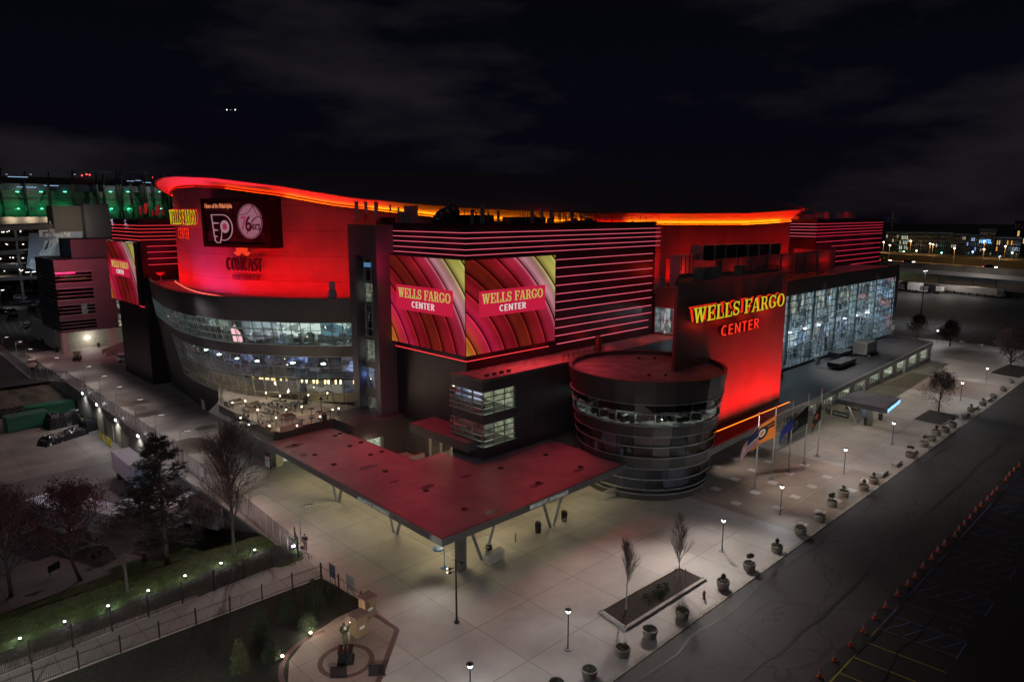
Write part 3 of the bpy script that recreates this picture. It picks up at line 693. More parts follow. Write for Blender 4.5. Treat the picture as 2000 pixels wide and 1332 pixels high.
def sans(ch):
    """plain narrow capital, strokes of width w"""
    P = []; w = .15; W_ = .52
    def box(x0, x1, y0, y1): P.append([(x0, y0), (x1, y0), (x1, y1), (x0, y1)])
    def bar(x0, y0, x1, y1, ww=w): P.append([(x0, y0), (x0 + ww, y0), (x1 + ww, y1), (x1, y1)])
    def arc(cx, cy, rx, ry, a0, a1, n=14):
        for k in range(n):
            t0 = R_(a0 + (a1 - a0) * k / n); t1 = R_(a0 + (a1 - a0) * (k + 1) / n)
            P.append([(cx + rx * math.cos(t0), cy + ry * math.sin(t0)), (cx + rx * math.cos(t1), cy + ry * math.sin(t1)), (cx + (rx - w) * math.cos(t1), cy + (ry - w * .9) * math.sin(t1)), (cx + (rx - w) * math.cos(t0), cy + (ry - w * .9) * math.sin(t0))])
    if ch == 'C': arc(.34, .5, .34, .5, 50, 310, 22); return P, .60
    if ch == 'O': arc(.36, .5, .36, .5, 0, 360, 26); return P, .72
    if ch == 'E': box(0, w, 0, 1); box(w, .48, 0, .13); box(w, .44, .44, .57); box(w, .48, .87, 1); return P, .50
    if ch == 'N': box(0, w, 0, 1); box(.45, .45 + w, 0, 1); bar(w, 1, .45, 0, -.0) if False else P.append([(w, 1), (w, .70), (.45, 0), (.45, .30)]); return P, .60
    if ch == 'T': box(0, .56, .87, 1); box(.28 - w / 2, .28 + w / 2, 0, .87); return P, .56
    if ch == 'R': box(0, w, 0, 1); arc(.24, .74, .28, .26, 90, -90, 10); box(w, .24, .88, 1); box(w, .24, .48, .60); bar(.40, 0, .20, .48); return P, .56
    if ch == 'M': box(0, w, 0, 1); box(.65, .65 + w, 0, 1); P.append([(w, 1), (w, .66), (.40, .08), (.40, .42)]); P.append([(.40, .42), (.40, .08), (.65, .66), (.65, 1)]); return P, .80
    if ch == 'A': bar(0, 0, .27, 1); bar(.55, 0, .28, 1); box(.14, .56, .26, .38); return P, .70
    if ch == 'S': arc(.27, .74, .26, .26, 20, 265, 14); arc(.27, .27, .27, .27, 85, -160, 14); return P, .54
    return [], .30
def word(txt, fn, sp=.10, bold=0.0):
    out = []; x = 0
    for ch in txt:
        ps, w_ = fn(ch); out += [[(x + a, b) for a, b in p] for p in ps]; x += w_ + sp
    return out, x - sp
def put(polys, width, org, right, up, W, H, depth, mb, out):
    """lay polygons on a wall: org lower-left, unit vectors right/up/out, W x H metres, each stroke a solid"""
    org = Vector(org); right = Vector(right); up = Vector(up); out = Vector(out)
    for i, p in enumerate(polys):
        e = (i % 7) * .0022
        A = [org + right * (x / width * W) + up * (y * H) + out * (depth + e) for x, y in p]
        B = [a - out * (depth + e - .0) for a in A]
        n = len(p); mb.mat(0).add(A, [tuple(range(n))]); mb.mat(1).add(A + B, [(k, n + k, n + (k + 1) % n, (k + 1) % n) for k in range(n)])
def textmesh(body, size, m, loc, right, up, extrude=.03, bold=.0, parent=None, name='lettering', align='LEFT', off=(0, 0, 0), width=None):
    cu = bpy.data.curves.new(name, 'FONT'); cu.body = body; cu.size = size; cu.extrude = extrude; cu.offset = bold; cu.align_x = align
    t = bpy.data.objects.new('tmp', cu); COL.objects.link(t); bpy.context.view_layer.update()
    me = bpy.data.meshes.new_from_object(t.evaluated_get(bpy.context.evaluated_depsgraph_get())); bpy.data.objects.remove(t)
    right = Vector(right).normalized(); up = Vector(up).normalized(); out = right.cross(up)
    if width:
        xs = [v.co.x for v in me.vertices]; k = width / (max(xs) - min(xs))
        for v in me.vertices: v.co.x *= k
    loc = Vector(loc) - Vector(off)
    for v in me.vertices: v.co = loc + right * v.co.x + up * v.co.y + out * v.co.z
    me.materials.append(m); me.name = name
    o = bpy.data.objects.new(name, me); COL.objects.link(o)
    if parent: o.parent = parent
    return o
X_, Y_, Z_ = (1, 0, 0), (0, 1, 0), (0, 0, 1)
mSideD = mat('dark_sign_side', (.03, .012, .008), .5); mYel = emat('yellow_sign_face', (.95, .78, .03), .62); mRedS = emat('red_sign_face', (1.0, .035, .015), 1.1); mHalo = emat('red_halo_glow', (1.0, .03, .01), .9)
mCream = emat('cream_screen_letters', (.85, .66, .16), .62); mWhiteE = emat('white_screen_letters', (.85, .80, .80), .8); mRedP = emat('red_screen_panel', (.62, .015, .055), .8)
WFP, WFW = word('WELLS FARGO', slab, .07)
CEN, CENW = word('CENTER', sans, .16)
def screen_logo(scr, org, right, out, W):
    H = W * .275
    up = Vector(Z_); o = Vector(org)
    pn = MB(); r = Vector(right); a = o; pn.quad(a, a + r * W, a + r * W + up * H, a + up * H); part('logo_panel', pn, mRedP, scr)
    m1 = MB(); put(WFP, WFW, o + r * W * .04 + up * H * .50, right, Z_, W * .92, H * .38, .03, m1, out); part('logo_lettering', m1, [mCream, mCream], scr)
    m2 = MB(); put(CEN, CENW, o + r * W * .29 + up * H * .14, right, Z_, W * .40, H * .25, .03, m2, out); part('logo_lettering', m2, [mWhiteE, mWhiteE], scr)
screen_logo(s1, (56.03, 80.9, 21.0), (0, -1, 0), (-1, 0, 0), 12.3)
screen_logo(s2, (58.3, 66.23, 21.0), (1, 0, 0), (0, -1, 0), 12.1)
screen_logo(s3, (43.33, 167.0, 21.2), (0, -1, 0), (-1, 0, 0), 12.3)
# dark board on the bowl wall with the team emblems
pa = GX(0, 0, 1)
BA, BB = Vector((45.6, 118.6, 0)), Vector((50.5, 104.8, 0))       # plan ends of the board, just proud of the curved wall
rt = (BB - BA).normalized(); ot = Vector((rt.y, -rt.x, 0)); BW = (BB - BA).length
if ot.x > 0: ot = -ot
BA = BA + ot * .9
bd = MB(); z0, z1 = 28.6, 36.3
def bpt(u, v, d=0): return BA + rt * (u * BW) + Vector((0, 0, z0 + (z1 - z0) * v)) + ot * d
def bbox(mb, u0, u1, v0, v1, d0, d1):
    c = [bpt(u, v, d) for d in (d0, d1) for v in (v0, v1) for u in (u0, u1)]
    mb.add(c, [(0, 2, 3, 1), (4, 5, 7, 6), (0, 1, 5, 4), (2, 6, 7, 3), (0, 4, 6, 2), (1, 3, 7, 5)])
bbox(bd, 0, 1, 0, 1, -2.5, 0.0)
bd.mat(0)
for u0, u1, v0, v1 in ((0, 1, 0, .07), (0, 1, .94, 1), (0, .05, .071, .939), (.93, 1, .071, .939)): bbox(bd, u0, u1, v0, v1, 0.002, .25)
board = part('emblem_board', bd, mat('dark_board_frame', (.006, .005, .006), .5, spec=.1))
fc = MB(); a = [bpt(.055, .08, .03), bpt(.925, .08, .03), bpt(.925, .93, .03), bpt(.055, .93, .03)]; fc.quad(*a)
m = mat('glossy_dark_board', (.012, .016, .026), .45, amt=.8, scale=.5, detail=1, spec=.08); part('board_glass', fc, m, board)
mPinkL = emat('pink_emblem_line', (.62, .30, .36), .55); mPinkF = emat('pink_emblem_fill', (.55, .20, .27), .5); mNavy = mat('navy_emblem', (.02, .025, .09), .5); mRose = emat('rose_emblem', (.5, .06, .14), .5)
def poly_line(mb, pts, w_, d, closed=False):
    n = len(pts)
    for k in range(n if closed else n - 1):
        a = Vector(pts[k]); b = Vector(pts[(k + 1) % n]); t = (b - a)
        if t.length < 1e-6: continue
        t.normalize(); nn = Vector((-t.y, t.x)) * w_ / 2; e = d + (k % 5) * .003
        q = [a - nn - t * w_ * .3, b - nn + t * w_ * .3, b + nn + t * w_ * .3, a + nn - t * w_ * .3]
        mb.quad(*[bpt(p.x, p.y * 1, e) for p in q])
AS = BW / (z1 - z0)
def arcp(cx, cy, r, a0, a1, n=24): return [(cx + r * math.cos(R_(a0 + (a1 - a0) * k / n)) / AS, cy + r * math.sin(R_(a0 + (a1 - a0) * k / n))) for k in range(n + 1)]
def disc(mb, cx, cy, r, d, n=32): mb.add([bpt(*p, d) for p in arcp(cx, cy, r, 0, 360, n)[:-1]], [tuple(range(n))])
em = MB()
outl = [(.14, .66), (.30, .66)] + arcp(.31, .40, .26, 88, -110, 22) + [(.275, .22), (.25, .09), (.20, .09), (.175, .13), (.17, .21), (.21, .215), (.165, .225), (.16, .34), (.225, .345), (.16, .36), (.150, .48), (.245, .49), (.15, .50), (.14, .66)]
poly_line(em, outl, .018, .06); poly_line(em, [(.275, .22), (.29, .40)], .012, .075)
part('winged_emblem', em, mPinkL, board)
em = MB(); disc(em, .335, .42, .13, .08); part('emblem_disc', em, mPinkL, board)
em = MB(); disc(em, .335, .42, .07, .10); part('emblem_disc', em, mRose, board)
em = MB(); disc(em, .71, .53, .345, .08, 40); part('emblem_disc', em, mPinkF, board)
em = MB(); poly_line(em, arcp(.71, .53, .325, 0, 360, 40), .012, .09); poly_line(em, arcp(.60, 1.0, .34, -100, -20, 12), .010, .09); poly_line(em, arcp(.92, .15, .50, 100, 165, 14), .010, .095); poly_line(em, [(.76, .84), (.84, .62)], .010, .095); poly_line(em, arcp(.83, .42, .2, 20, 160, 10), .010, .095); poly_line(em, arcp(.74, .0, .4, 40, 100, 10), .010, .095)
part('ball_seams', em, mNavy, board)
def btext(txt, u, v, size, m, wd=None, bold=.0): return textmesh(txt, size, m, bpt(u, v, .40), rt, Z_, .02, bold, board, 'board_lettering', off=ARO, width=wd)
btext('7', .60, .36, 3.0, mRose, wd=1.1, bold=.04); btext('6', .66, .34, 3.3, mNavy, wd=1.3, bold=.04); btext('ers', .755, .37, 1.9, mNavy, wd=1.8, bold=.02)
btext('Home of the Philadelphia', .075, .80, .95, emat('orange_letters', (.95, .28, .12), .6), wd=6.0, bold=.03)
# comcast lettering and fan emblem below the board
def dpt(px, py):  # point on the bowl wall
    d = ray(px, py); A, B = DA, DB
    qa = (d.x / A) ** 2 + (d.y / B) ** 2; qb = 2 * (-DX * d.x / A ** 2 - DY * d.y / B ** 2); qc = (DX / A) ** 2 + (DY / B) ** 2 - 1
    D = qb * qb - 4 * qa * qc; t = (-qb - math.sqrt(max(D, 0))) / 2 / qa; return O + d * t
p0 = dpt(452, 527); p1 = dpt(520, 530); r_ = Vector((p1.x - p0.x, p1.y - p0.y, 0)); wd = r_.length; r_.normalize(); o_ = Vector((r_.y, -r_.x, 0)); o_ = o_ if o_.x < 0 else -o_
mInk = mat('black_letters', (.012, .012, .02), .4)
mb = MB(); pp, wv = word('COMCAST', sans, .12); put(pp, wv, p0 + o_ * .75, r_, Z_, wd, 2.1, .3, mb, o_); part('wall_lettering', mb, [mInk, mInk])
textmesh('YOUR PROUD HOST', 1.1, mInk, Vector((p0.x, p0.y, p0.z - 1.5)) + r_ * .8 + o_ * .7, r_, Z_, .05, .02, arena, 'wall_lettering', off=ARO, width=wd - 1.4)
pk = MB(); c = p0 + r_ * wd * .46 + Vector((0, 0, 2.35)) + o_ * .8
for i, a in enumerate((20, 48, 75, 105, 132, 160)):
    d_ = r_ * math.cos(R_(a)) + Vector(Z_) * math.sin(R_(a)); n_ = r_ * -math.sin(R_(a)) + Vector(Z_) * math.cos(R_(a))
    pts = [c + o_ * (.02 * i) + d_ * .3, c + o_ * (.02 * i) + d_ * 1.1 + n_ * .36, c + o_ * (.02 * i) + d_ * 1.6 + n_ * .2, c + o_ * (.02 * i) + d_ * 1.75, c + o_ * (.02 * i) + d_ * 1.6 - n_ * .2, c + o_ * (.02 * i) + d_ * 1.1 - n_ * .36]
    pk.add(pts, [tuple(range(6))])
part('fan_emblem', pk, emat('red_emblem', (1, .05, .02), .9))
# WELLS FARGO CENTER on the bowl wall, far left, following the curve
def wall_sign(pl, pr, H1, name='sign_lettering'):
    a = Vector(pl); b = Vector(pr); r_ = Vector((b.x - a.x, b.y - a.y, 0)); W = r_.length; r_.normalize(); o_ = Vector((r_.y, -r_.x, 0)); o_ = o_ if (o_.x + o_.y) < 0 else -o_
    m1 = MB(); put(WFP, WFW, a + o_ * .35, r_, Z_, W, H1, .12, m1, o_); part(name, m1, [mYel, mSideD])
    hb = MB(); put([[(x, y) for x, y in p] for p in WFP], WFW, a + o_ * .05 - r_ * .10 + Vector((0, 0, .12)), r_, Z_, W, H1, .02, hb, o_); part('sign_halo', hb, [mHalo, mHalo])  # halo glow is built in as an offset copy of the letters
    m2 = MB(); put(CEN, CENW, a + r_ * W * .30 + o_ * .35 - Vector((0, 0, H1 * .95)), r_, Z_, W * .42, H1 * .72, .1, m2, o_); part(name, m2, [mRedS, mSideD])
    for t in (.15, .5, .85): 
        c = a + r_ * W * t + o_ * .9; alight('POINT', c - Vector((0, 0, .5)), 90, (1, .02, .01), size=.3)
a = dpt(337, 432); wall_sign((45.35, 134.0, 32.0), (44.95, 120.6, 32.2), 2.5)
# ================================================================== stair tower, lower blocks
def window_flat(face, c, a0, a1, z0, z1, ncol, nrow, gl, room, mull, depth=3.0, name='window', parent=None, fr=.06, rooms=True, floor=None, ceil=None):
    """glazed opening in a wall plane: face 'x' -> plane X=c looking to -X, spans Y a0..a1 ; face 'y' -> plane Y=c looking to -Y, spans X"""
    def p(a, d, z): return (c + d, a, z) if face == 'x' else (a, c + d, z)
    g = MB(); g.quad(p(a0, .05, z0), p(a1, .05, z0), p(a1, .05, z1), p(a0, .05, z1)); w_ = part(name, g, gl, parent)
    f = MB()
    for k in range(ncol + 1):
        a = a0 + (a1 - a0) * k / ncol; f.tube(p(a, 0, z0), p(a, 0, z1), fr, n=4)
    for k in range(nrow + 1):
        z = z0 + (z1 - z0) * k / nrow; f.tube(p(a0, 0, z), p(a1, 0, z), fr, n=4)
    part('window_frame', f, mull, w_)
    if rooms:
        b = MB(); b.quad(p(a0, depth, z0), p(a1, depth, z0), p(a1, depth, z1), p(a0, depth, z1)); b.quad(p(a0, .2, z0), p(a0, depth, z0), p(a0, depth, z1), p(a0, .2, z1)); b.quad(p(a1, .2, z0), p(a1, depth, z0), p(a1, depth, z1), p(a1, .2, z1))
        part('interior_wall', b, room, w_)
        b = MB(); b.quad(p(a0, .2, z0), p(a1, .2, z0), p(a1, depth, z0), p(a0, depth, z0)); part('interior_floor', b, floor or mFloorG, w_)
        b = MB(); b.quad(p(a0, .2, z1), p(a1, .2, z1), p(a1, depth, z1), p(a0, depth, z1)); part('interior_ceiling', b, ceil or mCeilG, w_)
    return w_
mFloorG = mat('interior_floor_grey', (.25, .25, .22)); mCeilG = mat('interior_ceiling_grey', (.4, .4, .36))
tw = MB(); X0 = 53.9; y0, y1 = 82.3, 89.4; r0, r1 = 83.5, 87.9
zt = GX(700, 497, 54.9).z; zb = 5.75
tw.box(X0 + 2.0, 62, y0 + .01, y1, zb, 32.2)
tw.box(X0, X0 + 1.99, y0, r0, zb, zt); tw.box(X0, X0 + 1.99, r1, y1, zb, zt); tw.box(X0, X0 + 1.995, y0, y1, zt, 32.4); tw.box(X0, 56.79, y0 - .005, y0 + .02, zb, 32.4)
for a_, b_ in ((497, 505), (701, 714), (752, 770), (805, 812)): tw.box(X0 + .95, X0 + 1.98, r0 + .01, r1 - .01, GX(710, b_, 54.85).z, GX(710, a_, 54.85).z)
tower = part('stair_tower', tw, mat('tower_cladding', (.115, .105, .125), .42, .25, amt=.12, scale=.25))
mRoomG = roommat('stair_lit_wall', [(.60, .62, .45), (.45, .47, .36), (.72, .74, .55), (.20, .20, .16)], 1.1, (.5, .5, .8), 2.0, .5)
mRoomBl = roommat('stair_blue_wall', [(.15, .22, .60), (.35, .45, .95), (.6, .7, 1.0), (.05, .07, .2)], .9, (.6, .6, .9), 5.0, .4)
mRoomK = mat('dark_interior', (.012, .012, .016))
def twin(ya, yb_, room, gl=mGlass, nr=2):
    z1, z0 = GX(705, ya, 54.85).z, GX(712, yb_, 54.85).z
    window_flat('x', 54.85, r0 + .1, r1 - .9, z0, z1, 2, nr, gl, room, mMull, .9, parent=tower, rooms=True)
twin(505, 548, mRoomK, mGlassD); twin(551, 589, mRoomG); twin(592, 655, mRoomK, mGlassD, 4); twin(660, 701, mRoomG); twin(714, 752, mRoomBl); twin(770, 805, mRoomG)
sg = MB(); c = GX(709, 514, 54.7); sg.box(54.6, 54.7, 85.0, 86.6, c.z - .5, c.z + .1); part('hanging_logo', sg, emat('blue_logo', (.2, .5, .9), .35), tower)
alight('POINT', (55.3, 87.2, GX(712, 733, 54.8).z), 25, (.2, .4, 1), size=.3)
# main block foot, seen below the screens
lb = MB(); lb.box(56.95, 97.0, 67.2, 88.0, 0, 5.19); part('block_foot', lb, mClad)
# office bay with two corner windows
BXx, BYy = 54.2, 61.0
def zb_(py): return GY(945, py, 61.0).z
bz = [4.6, h0 := 5.9, 8.7, 9.6, 12.8, 14.3]
bz = [4.61, GX(945, 875, BXx).z, GX(945, 831, BXx).z, GX(945, 812, BXx).z, GX(945, 768, BXx).z, GX(945, 748, BXx).z]
XE = 98.0; BYB = 67.19
bay = MB()
XW = GY(1005, 800, BYy).x; YW = GX(881, 800, BXx).y
YB2 = 66.9
for za, zc in ((0, bz[1]), (bz[2], bz[3]), (bz[4], bz[5])): bay.box(BXx, XE, BYy, YB2, za, zc)
for za, zc in ((bz[1], bz[2]), (bz[3], bz[4])): bay.box(XW, XE, BYy, YB2, za, zc); bay.box(BXx + .0, XW, YW - .02, YB2, za, zc)
# red-lit gravel roof of the low wing with its parapet
bay_o = part('low_wing', bay, mClad)
rr_ = MB(); rr_.box(BXx + .5, XE, BYy + .5, YB2 + .25, bz[5] + .003, bz[5] + .02); part('wing_roof', rr_, mDeck, bay_o)
pr = MB(); pr.box(BXx - .1, XE, BYy - .1, BYy + .3, bz[5] + .001, bz[5] + .35); pr.box(BXx - .1, BXx + .3, BYy + .301, YB2, bz[5] + .001, bz[5] + .35); part('parapet', pr, mFascia, bay_o)
mRoomO = roommat('meeting_room_wall', [(.48, .50, .30), (.55, .56, .34), (.34, .36, .24), (.60, .62, .42), (.22, .23, .17)], .62, (.33, .33, .3), 4.0, .55)
for za, zc in ((bz[1], bz[2]), (bz[3], bz[4])):
    g = MB(); g.box(BXx + .10, XW, BYy + .10, YW, za, zc)
    g = MB(); g.quad((BXx + .1, BYy + .1, za), (XW, BYy + .1, za), (XW, BYy + .1, zc), (BXx + .1, BYy + .1, zc)); g.quad((BXx + .1, BYy + .1, za), (BXx + .1, YW, za), (BXx + .1, YW, zc), (BXx + .1, BYy + .1, zc))
    w_ = part('corner_window', g, mGlass, bay_o)
    f = MB()
    for k in range(4):
        x = BXx + (XW - BXx) * k / 3; y = BYy + (YW - BYy) * k / 3
        f.tube((x + .02, BYy + .02, za), (x + .02, BYy + .02, zc), .06, n=4)
        if k: f.tube((BXx + .02, y, za), (BXx + .02, y, zc), .06, n=4)
    for k in range(5):
        z = za + (zc - za) * k / 4; f.tube((BXx, BYy, z), (XW, BYy, z), .06, n=4); f.tube((BXx, BYy, z), (BXx, YW, z), .06, n=4)
        if k < 4: f.ob(((BXx + XW) / 2, BYy - .2, z + .1), (XW - BXx, .3, .05)); f.ob((BXx - .2, (BYy + YW) / 2, z + .1), (.3, YW - BYy, .05))
    part('window_frame', f, mMull, w_)
    b = MB(); b.quad((XW - .01, BYy + .2, za), (XW - .01, YW, za), (XW - .01, YW, zc), (XW - .01, BYy + .2, zc)); b.quad((BXx + .2, YW - .03, za), (XW, YW - .03, za), (XW, YW - .03, zc), (BXx + .2, YW - .03, zc)); part('interior_wall', b, mRoomO, w_)
    t_ = MB(); t_.box(55.6, 57.2, 62.4, 64.2, za + .7, za + .78); t_.tube((56.4, 63.3, za), (56.4, 63.3, za + .7), .1); t_.ob((55.2, 63.2, za + .45), (.5, .5, .9)); part('interior_table', t_, mBlack, w_)
    alight('AREA', ((BXx + XW) / 2 + .3, (BYy + YW) / 2 + .3, zc - .15), 60, (1, .98, .68), size=2.5, target=((BXx + XW) / 2 + .3, (BYy + YW) / 2 + .3, za))
# door recess with hood in the canopy notch
hd = MB(); yA, yB = 66.95, GX(799, 824, 52.6).y
hz1 = GX(799, 826, 52.6).z; hz0 = GX(799, 842, 52.6).z
hd.box(52.6, 56.9, 61.5, yB, hz0, hz1) if False else hd.box(52.6, 56.94, 67.0, yB, hz0, hz1); hd.box(52.6, 54.19, 62.0, 66.99, hz0, hz1)
part('door_hood', hd, mFascia)
for y in (67.6, 70.0, 72.4, 74.8): ds = MB(); ds.box(56.7, 56.95, y, y + .35, 0, 3.4); part('door_pier', ds, mConc)
for y in (68.9, 71.3, 73.8):
    dr_ = MB(); dr_.box(56.90, 56.94, y - .85, y + .85, 0, 2.6); part('door', dr_, mFascia)
    alight('POINT', (55.9, y, hz0 - .25), 38, (1, .80, .50), size=.15)
wl_ = MB(); wl_.box(52.4, 56.6, 76.0, 76.4, 0, 1.1); part('ramp_wall', wl_, mConc)
# ledge box beneath the tower with the lit side entrance
lx0 = 48.4; lg = MB(); lg.box(lx0, 56.94, 80.95, 88.5, 3.2, 5.7); lg.box(53.2, 56.94, 80.96, 88.4, 0, 3.2)
part('entry_ledge', lg, mClad)
window_flat('y', 81.4, 48.8, 53.0, 0, 3.15, 4, 2, mGlass, mRoomG, mMull, 1.6, 'side_entrance')
alight('POINT', (50.8, 80.4, 2.6), 60, (1, .85, .55), size=.2)
# ---- terrace over the box office
TZ = 5.75
tA, tB = G(534, 843, TZ), G(427, 790, TZ); tC = wing(SE - 38.5, 5.3, .1); tD = (lx0 - .02, tA.y)
TP = [(tA.x, tA.y), (tB.x, tB.y), (tC[0], tC[1] + 1), (48, 101), (54.0, 89.6), (54.0, 88.52), (lx0 - .02, 88.52), (lx0 - .02, tA.y)]
tr = MB(); tr.prism(TP[::-1], TZ - 1.15, TZ - .06)
terrace = part('terrace', tr, mClad)
td = MB(); td.prism([(x * .999 + .05, y) for x, y in TP][::-1], TZ - .055, TZ); part('terrace_paving', td, pavemat('terrace_paver', (.50, .44, .36), 1.2, 1.2, joint=.02, stain=.1), terrace)
EDG = [(tC[0] + .2, tC[1] + .8), (tB.x + .12, tB.y - .1), (tA.x + .12, tA.y + .12), (lx0 - .1, tA.y + .12), (lx0 - .1, 88.4), (53.8, 88.5)]
gr = MB(); rl = MB(); lp = MB(); npost = 0; posts = []
for a, b in zip(EDG[:-1], EDG[1:]):
    L_ = math.hypot(b[0] - a[0], b[1] - a[1]); n = max(1, round(L_ / 1.6))
    gr.quad((*a, TZ + .05), (*b, TZ + .05), (*b, TZ + 1.15), (*a, TZ + 1.15)); rl.tube((*a, TZ + 1.17), (*b, TZ + 1.17), .03, n=5)
    for k in range(n): p = (a[0] + (b[0] - a[0]) * k / n, a[1] + (b[1] - a[1]) * k / n); rl.tube((*p, TZ), (*p, TZ + 1.17), .03, n=5); posts.append(p)
part('glass_railing', gr, mRail, terrace); part('handrail', rl, mSteel, terrace)
mLampC = emat('terrace_lamp', (1.0, .86, .60), 14.0)
bl = [(471, 822), (487, 848 - 12), (527, 838), (540, 822), (560, 806), (581, 838), (504, 806), (480, 788), (520, 772), (548, 778), (563, 770), (626, 820), (650, 806), (662, 803), (640, 772), (603, 776), (590, 800), (455, 792)]
for i, (px, py) in enumerate(bl):
    q = G(px, py + 8, TZ); b_ = MB(); b_.tube((q.x, q.y, TZ), (q.x, q.y, TZ + .95), .07, n=8); o_b = part('bollard_light', b_, mFascia, terrace)
    b2 = MB(); b2.tube((q.x, q.y, TZ + .96), (q.x, q.y, TZ + 1.08), .075, n=8); part('bollard_lamp', b2, mLampC, o_b) if False else part('bollard_lamp', b2, mLampC, terrace)
    if i % 2 == 0: alight('POINT', (q.x - .1, q.y, TZ + 1.25), 75, (1, .80, .50), size=.1)
# box office below the terrace
bo = MB(); xw = 40.3; bo.box(xw, 49.5, 89.2, 106.8, 0, 3.85)
boxo = part('box_office', bo, mCladL)
gp = MB(); gp.box(40.6, 41.6, 88.0, 89.19, 0, 3.85); part('lobby_glass', gp, mat('pale_frosted_panel', (.45, .45, .33), .4), boxo)  # plain pale yellowish panel colour
window_flat('y', 88.6, 42.0, 48.0, .2, 3.6, 5, 1, mGlass, mRoomG, mMull, .5, 'ticket_window')
e_ = GX(470, 848, xw); textmesh('TICKET BOX OFFICE', .95, emat('blue_white_letters', (.30, .62, .95), 1.6), (xw - .03, GX(467, 848, xw).y, 2.6), (0, -1, 0), Z_, .04, .03, boxo, 'sign_lettering', off=ARO, width=GX(467, 848, xw).y - GX(502, 868, xw).y)
# ---- canopy (Broad Street)
CZ = 4.6; cx, cyy = 37.4, 47.9
eL = G(407.5, 803.6, CZ); RC, RCY = 73.6, 51.4     # rotunda centre
can = [(cx, cyy), (cx + .5, 70), (cx + .9, 88), (eL.x, eL.y), (45.2, 112), (45.2, 88.5), (48.4, 86.0), (48.35, 81.0), (48.2, 80.95)]
nk = [G(740, 869, CZ), G(809, 899, CZ), G(893, 872, CZ)]
xn, yn = G(809, 899, CZ).x, G(809, 899, CZ).y
cp = MB()
def slab_poly(pts, z0, z1): cp.prism(pts, z0, z1)
slab_poly([(cx, cyy), (xn, cyy), (xn, 81.2), (cx + .75, 81.2)], CZ - .75, CZ)
slab_poly([(cx + .751, 81.201), (xn - .3, 81.201), (xn - .3, 88.4), (xn - 5, 112), (eL.x, eL.y), (cx + .9, 88)], CZ - .75, CZ - .001)
slab_poly([(xn + .001, cyy + .001), (66.8, cyy + .3), (65.4, 51.4), (66, 60.99), (xn + .001, 60.99)], CZ - .75, CZ)
slab_poly([(xn + .001, 60.991), (54.19, 60.991), (54.19, yn), (xn + .001, yn)], CZ - .75, CZ)
canopy = part('entrance_canopy', cp, mFascia)
cm = MB(); i_ = .25
cm.prism([(cx + i_, cyy + i_), (xn - i_, cyy + i_), (xn - i_, 81.0), (cx + .72 + i_, 81.0)], CZ + .001, CZ + .012)
cm.prism([(cx + .72 + i_, 81.0), (xn - .5, 81.0), (xn - .5, 85.4), (cx + .8 + i_, 85.4)], CZ + .0011, CZ + .0121)
cm.prism([(xn - i_, cyy + i_), (66.6, cyy + .5), (65.2, 51.4), (65.8, 60.97), (xn - i_, 60.97)], CZ + .0012, CZ + .0122)
cm.prism([(xn + i_, 60.97), (54.1, 60.97), (54.1, yn - i_), (xn + i_, yn - i_)], CZ + .0013, CZ + .0123)
cm.prism([(xn - i_, 60.97), (xn + i_, 60.97), (xn + i_, yn - i_), (xn - i_, yn - i_)], CZ + .0011, CZ + .0123)
mMemb = pavemat('white_canopy_membrane', (.34, .30, .31), 3.1, 27, joint=.035, amt=.05, jdark=.6, stain=.42); mMemb.node_tree.nodes['Principled BSDF'].inputs['Roughness'].default_value = .42
part('canopy_roof', cm, mMemb, canopy)
dn = MB()
for px, py in ((576, 869), (615, 888), (652, 907), (655, 851), (664, 847), (683, 871), (705, 864), (724, 888), (746, 882), (752, 920), (832, 958), (907, 994), (1051, 943), (978, 914), (1066, 888), (1134, 912)):
    q = G(px, py, CZ + .02); dn.lathe([(.34, 0), (.30, .10), (.0, .14)], (q.x, q.y, CZ + .013), 12, capt=False)
part('roof_drain', dn, mBlack, canopy)
pd = MB(); rs = random.Random(12)
for px, py, a, b in ((720, 912, 1.5, .7), (835, 950, 1.1, .5), (592, 888, .6, .5), (575, 870, 1.3, .6), (909, 930, .9, .5), (1048, 947, 1.2, .4), (960, 1000, 1.0, .5), (770, 940, .7, .3), (1130, 918, .9, .4)):
    c = G(px, py, CZ + .02); n = 20; pd.add([(c.x + a * math.cos(k * 6.283 / n) * rs.uniform(.7, 1.2), c.y + b * math.sin(k * 6.283 / n) * rs.uniform(.7, 1.2), CZ + .0150) for k in range(n)], [tuple(range(n))])
part('puddle', pd, mat('roof_puddle', (.22, .18, .19), .2, amt=.3), canopy)
tf = mat('pale_letters', (.70, .72, .68), .5)
tA_, tB_ = GX(697, 976, cx - .02), GX(757, 1003, cx - .02)
lt = emat('faint_lit_letters', (.62, .64, .58), .42)
textmesh('BROAD ST. ENTRANCE', .62, lt, (cx + .10, tA_.y, CZ - .60), (0, -1, 0), Z_, .004, .0, canopy, 'canopy_lettering', off=ARO, width=tA_.y - tB_.y)
a_, b_ = GY(1035, 1002, cyy - .02), GY(1109, 970, cyy - .02)
textmesh('BROAD ST. ENTRANCE', .62, lt, (a_.x, cyy - .03, CZ - .60), X_, Z_, .004, .0, canopy, 'canopy_lettering', off=ARO, width=b_.x - a_.x)
def vcol(x, y, parent, h=CZ - .75, big=True, dirx=True, spread=1.7):
    v = MB()
    for s in (-1, 1):
        a = (x + s * .25, y, 0) if dirx else (x, y + s * .25, 0); b = (x + s * spread, y, h) if dirx else (x, y + s * spread, h)
        v.tube(a, b, .17, .17, 10)
    return part('v_column', v, mPost, parent)
c1 = MB(); c1.box(40.2, 41.0, 48.7, 49.5, 0, CZ - .75); part('column', c1, mFascia, canopy)
